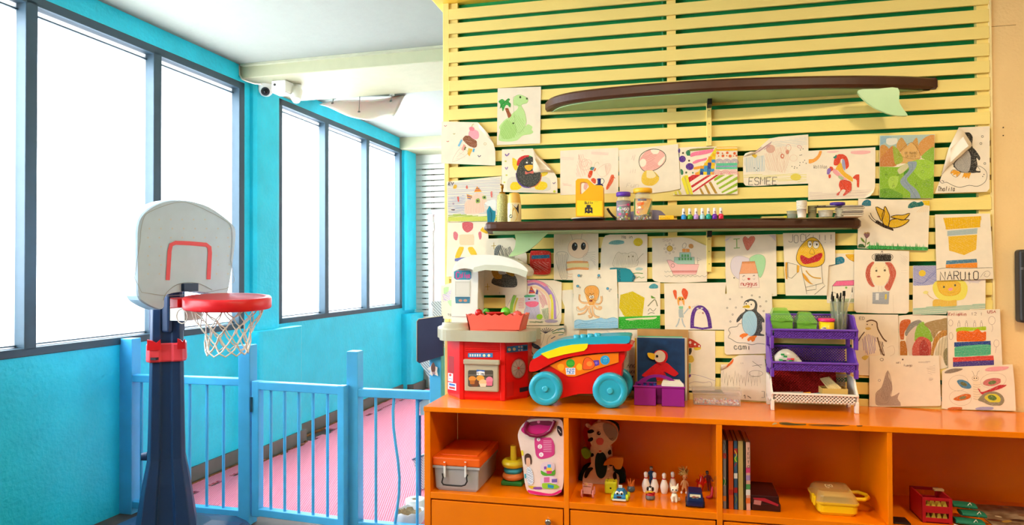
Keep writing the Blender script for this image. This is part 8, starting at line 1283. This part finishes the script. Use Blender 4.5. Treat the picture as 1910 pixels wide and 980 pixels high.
paper('drawing of a tall layered birthday cake with candles and balloons', c13, [(835, 88), (1270, 76), (1290, 540), (1210, 560), (840, 570)], 2, [
 ('F', 'a8c81f', [(905, 240), (960, 225), (1060, 228), (1152, 220), (1155, 250), (1080, 252), (980, 262), (910, 265)]), ('F', 'e86a18', [(910, 272), (960, 255), (1040, 262), (1085, 240), (1120, 270), (1155, 265), (1152, 335), (1050, 345), (912, 345)]), ('f', '2a4a8a', [(890, 352), (1192, 340), (1194, 378), (890, 390)]), ('F', '58b88a', [(892, 400), (940, 385), (1050, 375), (1120, 370), (1194, 378), (1194, 452), (1050, 465), (895, 472)]), ('f', 'c8302a', [(878, 478), (1215, 462), (1220, 500), (880, 515)]), ('f', '4a3a84', [(880, 515), (1220, 500), (1220, 540), (880, 556)]), ('h', '3a9a70', 4, [(892, 400), (1194, 380), (1194, 452), (895, 472)], 14, -4), ('h', 'd05010', 4, [(910, 272), (1155, 265), (1152, 335), (912, 345)], 12, 20), ('h', 'e0584a', 4, [(878, 478), (1215, 462), (1220, 500), (880, 515)], 10, -4)]+[('l', '8a7060', 2.5, [(x, 222), (x, 190), (x+18, 190), (x+18, 222)]) for x in (920, 982, 1050, 1106)]+[('e', '8a7060', x+9, 180, 5, 8, 0, 2) for x in (920, 982, 1050, 1106)]+[('e', 'a88a78', 1202, 170, 28, 34, 0, 2.5), ('L', 'a88a78', 2.5, [(1202, 205), (1210, 235), (1200, 265)]), ('e', 'a88a78', 860, 190, 18, 26, 0, 2.5), ('e', 'b0907c', 1240, 360, 22, 30, 0, 2.5), ('L', 'b0907c', 2.5, [(1240, 390), (1230, 440)]), ('e', 'b0907c', 862, 300, 16, 30, 0, 2.5), ('t', 'b03a30', 4, 'KylieHin', 842, 130, 150, 26, 3), ('t', '9a8070', 3, '12 1', 1030, 128, 100, 24), ('t', 'b03a30', 4, 'USA', 1165, 108, 75, 22)])
paper('faint pencil drawing of a flame with tiny writing on a wide sheet', c13, [(185, 470), (765, 462), (782, 870), (772, 880), (300, 888), (184, 884)], 2, [('F', 'b09a8a', [(235, 830), (240, 770), (290, 720), (310, 650), (338, 585), (345, 640), (370, 690), (375, 740), (360, 800), (400, 790), (435, 770), (420, 820), (445, 880), (260, 880)]), ('h', '8f7c70', 3, [(290, 720), (338, 590), (370, 690), (360, 800), (320, 850), (280, 800)], 9, 75), ('C', '9a8678', 2.5, [(235, 830), (290, 720), (338, 585), (375, 740), (330, 860)]), ('e', '6a5a50', 288, 495, 13, 11, 0, 4), ('e', '6a5a50', 462, 495, 7), ('e', '8a7468', 268, 668, 10, 9, 0, 3), ('t', '8a7468', 2.5, 'soft', 408, 528, 40, 16), ('t', '8a7468', 2.5, 'fuego', 470, 552, 75, 18), ('h', 'b8a490', 2, [(590, 512), (690, 508), (690, 522), (592, 524)], 6, 2), ('h', 'c0ac98', 2, [(660, 560), (730, 540), (730, 610), (670, 620)], 14, 10), ('h', 'b8a490', 2, [(680, 650), (715, 648), (712, 668), (680, 670)], 6, 2)])
paper('drawing of a big butterfly with coloured oval wing spots at the bottom right', c13, [(790, 590), (835, 565), (1375, 535), (1392, 700), (1402, 922), (820, 908), (786, 900)], 3, [
 ('e', 'c8b090', 925, 690, 82, 66, -8, 2.5), ('e', 'c8b090', 940, 815, 92, 62, 8, 2.5), ('e', 'c8b090', 1215, 670, 108, 62, -8, 2.5), ('F', 'efdcb8', [(1045, 680), (1070, 672), (1100, 690), (1115, 760), (1100, 830), (1060, 835), (1048, 780)]), ('e', 'efdcb8', 1066, 652, 28, 20), ('e', 'a08a70', 1066, 652, 28, 20, 0, 2.5), ('e', '2a241e', 1056, 650, 5), ('e', '2a241e', 1076, 650, 5), ('L', 'a08a70', 3, [(1056, 632), (1045, 600), (1035, 590)]), ('L', 'a08a70', 3, [(1076, 632), (1085, 600), (1100, 588)])]+[('L', 'b8a080', 2.5, [(1048, 700+i*20), (1080, 706+i*20), (1110, 700+i*20)]) for i in range(7)]+[
 ('F', '4a82a0', [(912, 675), (950, 662), (1000, 680), (1032, 720), (1010, 738), (950, 725)]), ('e', '6a6a40', 968, 698, 30, 14, 25), ('F', 'd06a28', [(882, 825), (920, 800), (980, 780), (1028, 790), (1010, 820), (930, 838)]), ('e', '8a8458', 960, 812, 30, 13, -12), ('F', 'c8706a', [(1130, 700), (1150, 665), (1220, 648), (1275, 658), (1270, 690), (1200, 715)]), ('e', '6a7a48', 1205, 686, 34, 16, -10), ('F', 'c0343a', [(1085, 735), (1100, 742), (1120, 765), (1200, 735), (1270, 705), (1325, 705), (1280, 735), (1180, 765), (1120, 785)]), ('F', '8f8468', [(1110, 800), (1150, 770), (1220, 760), (1285, 790), (1305, 840), (1270, 878), (1190, 875), (1130, 850), (1088, 832)]), ('F', 'd8cc3a', [(1140, 810), (1180, 780), (1240, 785), (1275, 820), (1260, 850), (1190, 850)]), ('e', '5a7a3a', 1205, 812, 38, 22, 15),
 ('F', '8a7a68', [(808, 605), (840, 580), (900, 568), (960, 572), (930, 590), (860, 608)]), ('F', 'eaa0a0', [(1145, 580), (1180, 560), (1260, 552), (1342, 555), (1320, 575), (1250, 590), (1170, 592)]), ('F', 'd06a30', [(835, 900), (880, 890), (955, 893), (945, 912), (850, 912)]), ('F', 'a8a0c0', [(1065, 900), (1120, 888), (1215, 892), (1200, 912), (1090, 914)])])
# mushroom-hat sheet and orange/grass sheet behind the case
paper('drawing with a spotted red mushroom, partly hidden by the blue bird board', c14, [(245, 100), (575, 108), (578, 700), (570, 790), (230, 790)], 0, [('F', 'c0392a', [(240, 250), (265, 195), (310, 205), (370, 240), (412, 275), (400, 300), (330, 298), (250, 300)]), ('F', 'e0c030', [(330, 300), (400, 298), (415, 300), (400, 322), (350, 330)]), ('e', 'f0e0d0', 290, 240, 14, 18), ('e', 'f0e0d0', 345, 262, 12), ('e', 'f0e0d0', 392, 282, 10), ('F', '2a2420', [(275, 310), (305, 305), (308, 340), (290, 380), (275, 370)]), ('F', 'd8b840', [(250, 440), (270, 395), (310, 388), (335, 440), (310, 470), (258, 470)]), ('F', '8ab890', [(250, 490), (298, 480), (290, 600), (252, 598)]), ('F', '6a3a90', [(240, 620), (290, 605), (300, 625), (270, 645)]), ('L', '8a6a90', 3, [(290, 605), (400, 620), (575, 680)]), ('C', '8a5a80', 3, [(240, 740), (330, 690), (440, 700), (520, 690), (530, 740), (400, 760)])])
paper('drawing of tall pencil grass with an orange curled corner above the clear case', c14, [(640, 562), (640, 490), (720, 488), (780, 420), (850, 385), (1010, 382), (1140, 388), (1160, 600), (1180, 915), (740, 890), (640, 780)], 1, [('F', 'ea6a24', [(642, 555), (645, 492), (720, 488), (785, 424), (770, 480), (700, 530)])]+[('L', 'a8987c', 2.5, [(650+i*34, 690+(i % 3)*20), (668+i*34, 560+(i % 4)*25), (684+i*34, 700+(i % 2)*40)]) for i in range(13)]+[('l', '6a5a48', 4, [(1000, 455), (1100, 528)]), ('l', '6a5a48', 4, [(1000, 510), (1110, 495)]), ('e', '8a7a60', 1040, 595, 80, 34, 0, 3), ('l', '8a7a60', 3, [(975, 632), (1080, 630)]), ('L', '4a3a2a', 6, [(918, 880), (915, 840), (900, 855)]), ('L', '4a3a2a', 7, [(945, 850), (985, 878)]), ('l', '2a241e', 5, [(1105, 800), (1138, 800), (1138, 870), (1105, 870)]), ('L', '7a6a58', 3, [(870, 470), (872, 485)]), ('L', '7a6a58', 3, [(890, 470), (892, 485)])], fold=[[(640, 562, 0), (645, 492, .008), (720, 488, .012), (700, 530, .004)]])
paper('cream sheet with handwriting partly hidden behind the teal wagon lid', (970, 600, 5.443), [(560, 80), (1190, 80), (1195, 640), (560, 640)], 0, [('t', '3a3228', 5, 'Ana', 1085, 470, 95, 45, 8), ('t', '3a3228', 4, 'Luce', 1085, 525, 90, 38, 8), ('F', 'c8a878', [(600, 85), (680, 80), (680, 130), (605, 135)]), ('l', 'a87a8a', 3, [(880, 100), (910, 110)]), ('e', 'b08090', 1065, 118, 12, 12, 0, 3), ('h', 'c0c8b0', 3, [(1000, 300), (1100, 320), (1090, 420), (1010, 400)], 16, 60), ('F', '2a2622', [(1120, 560), (1150, 552), (1140, 575)])])
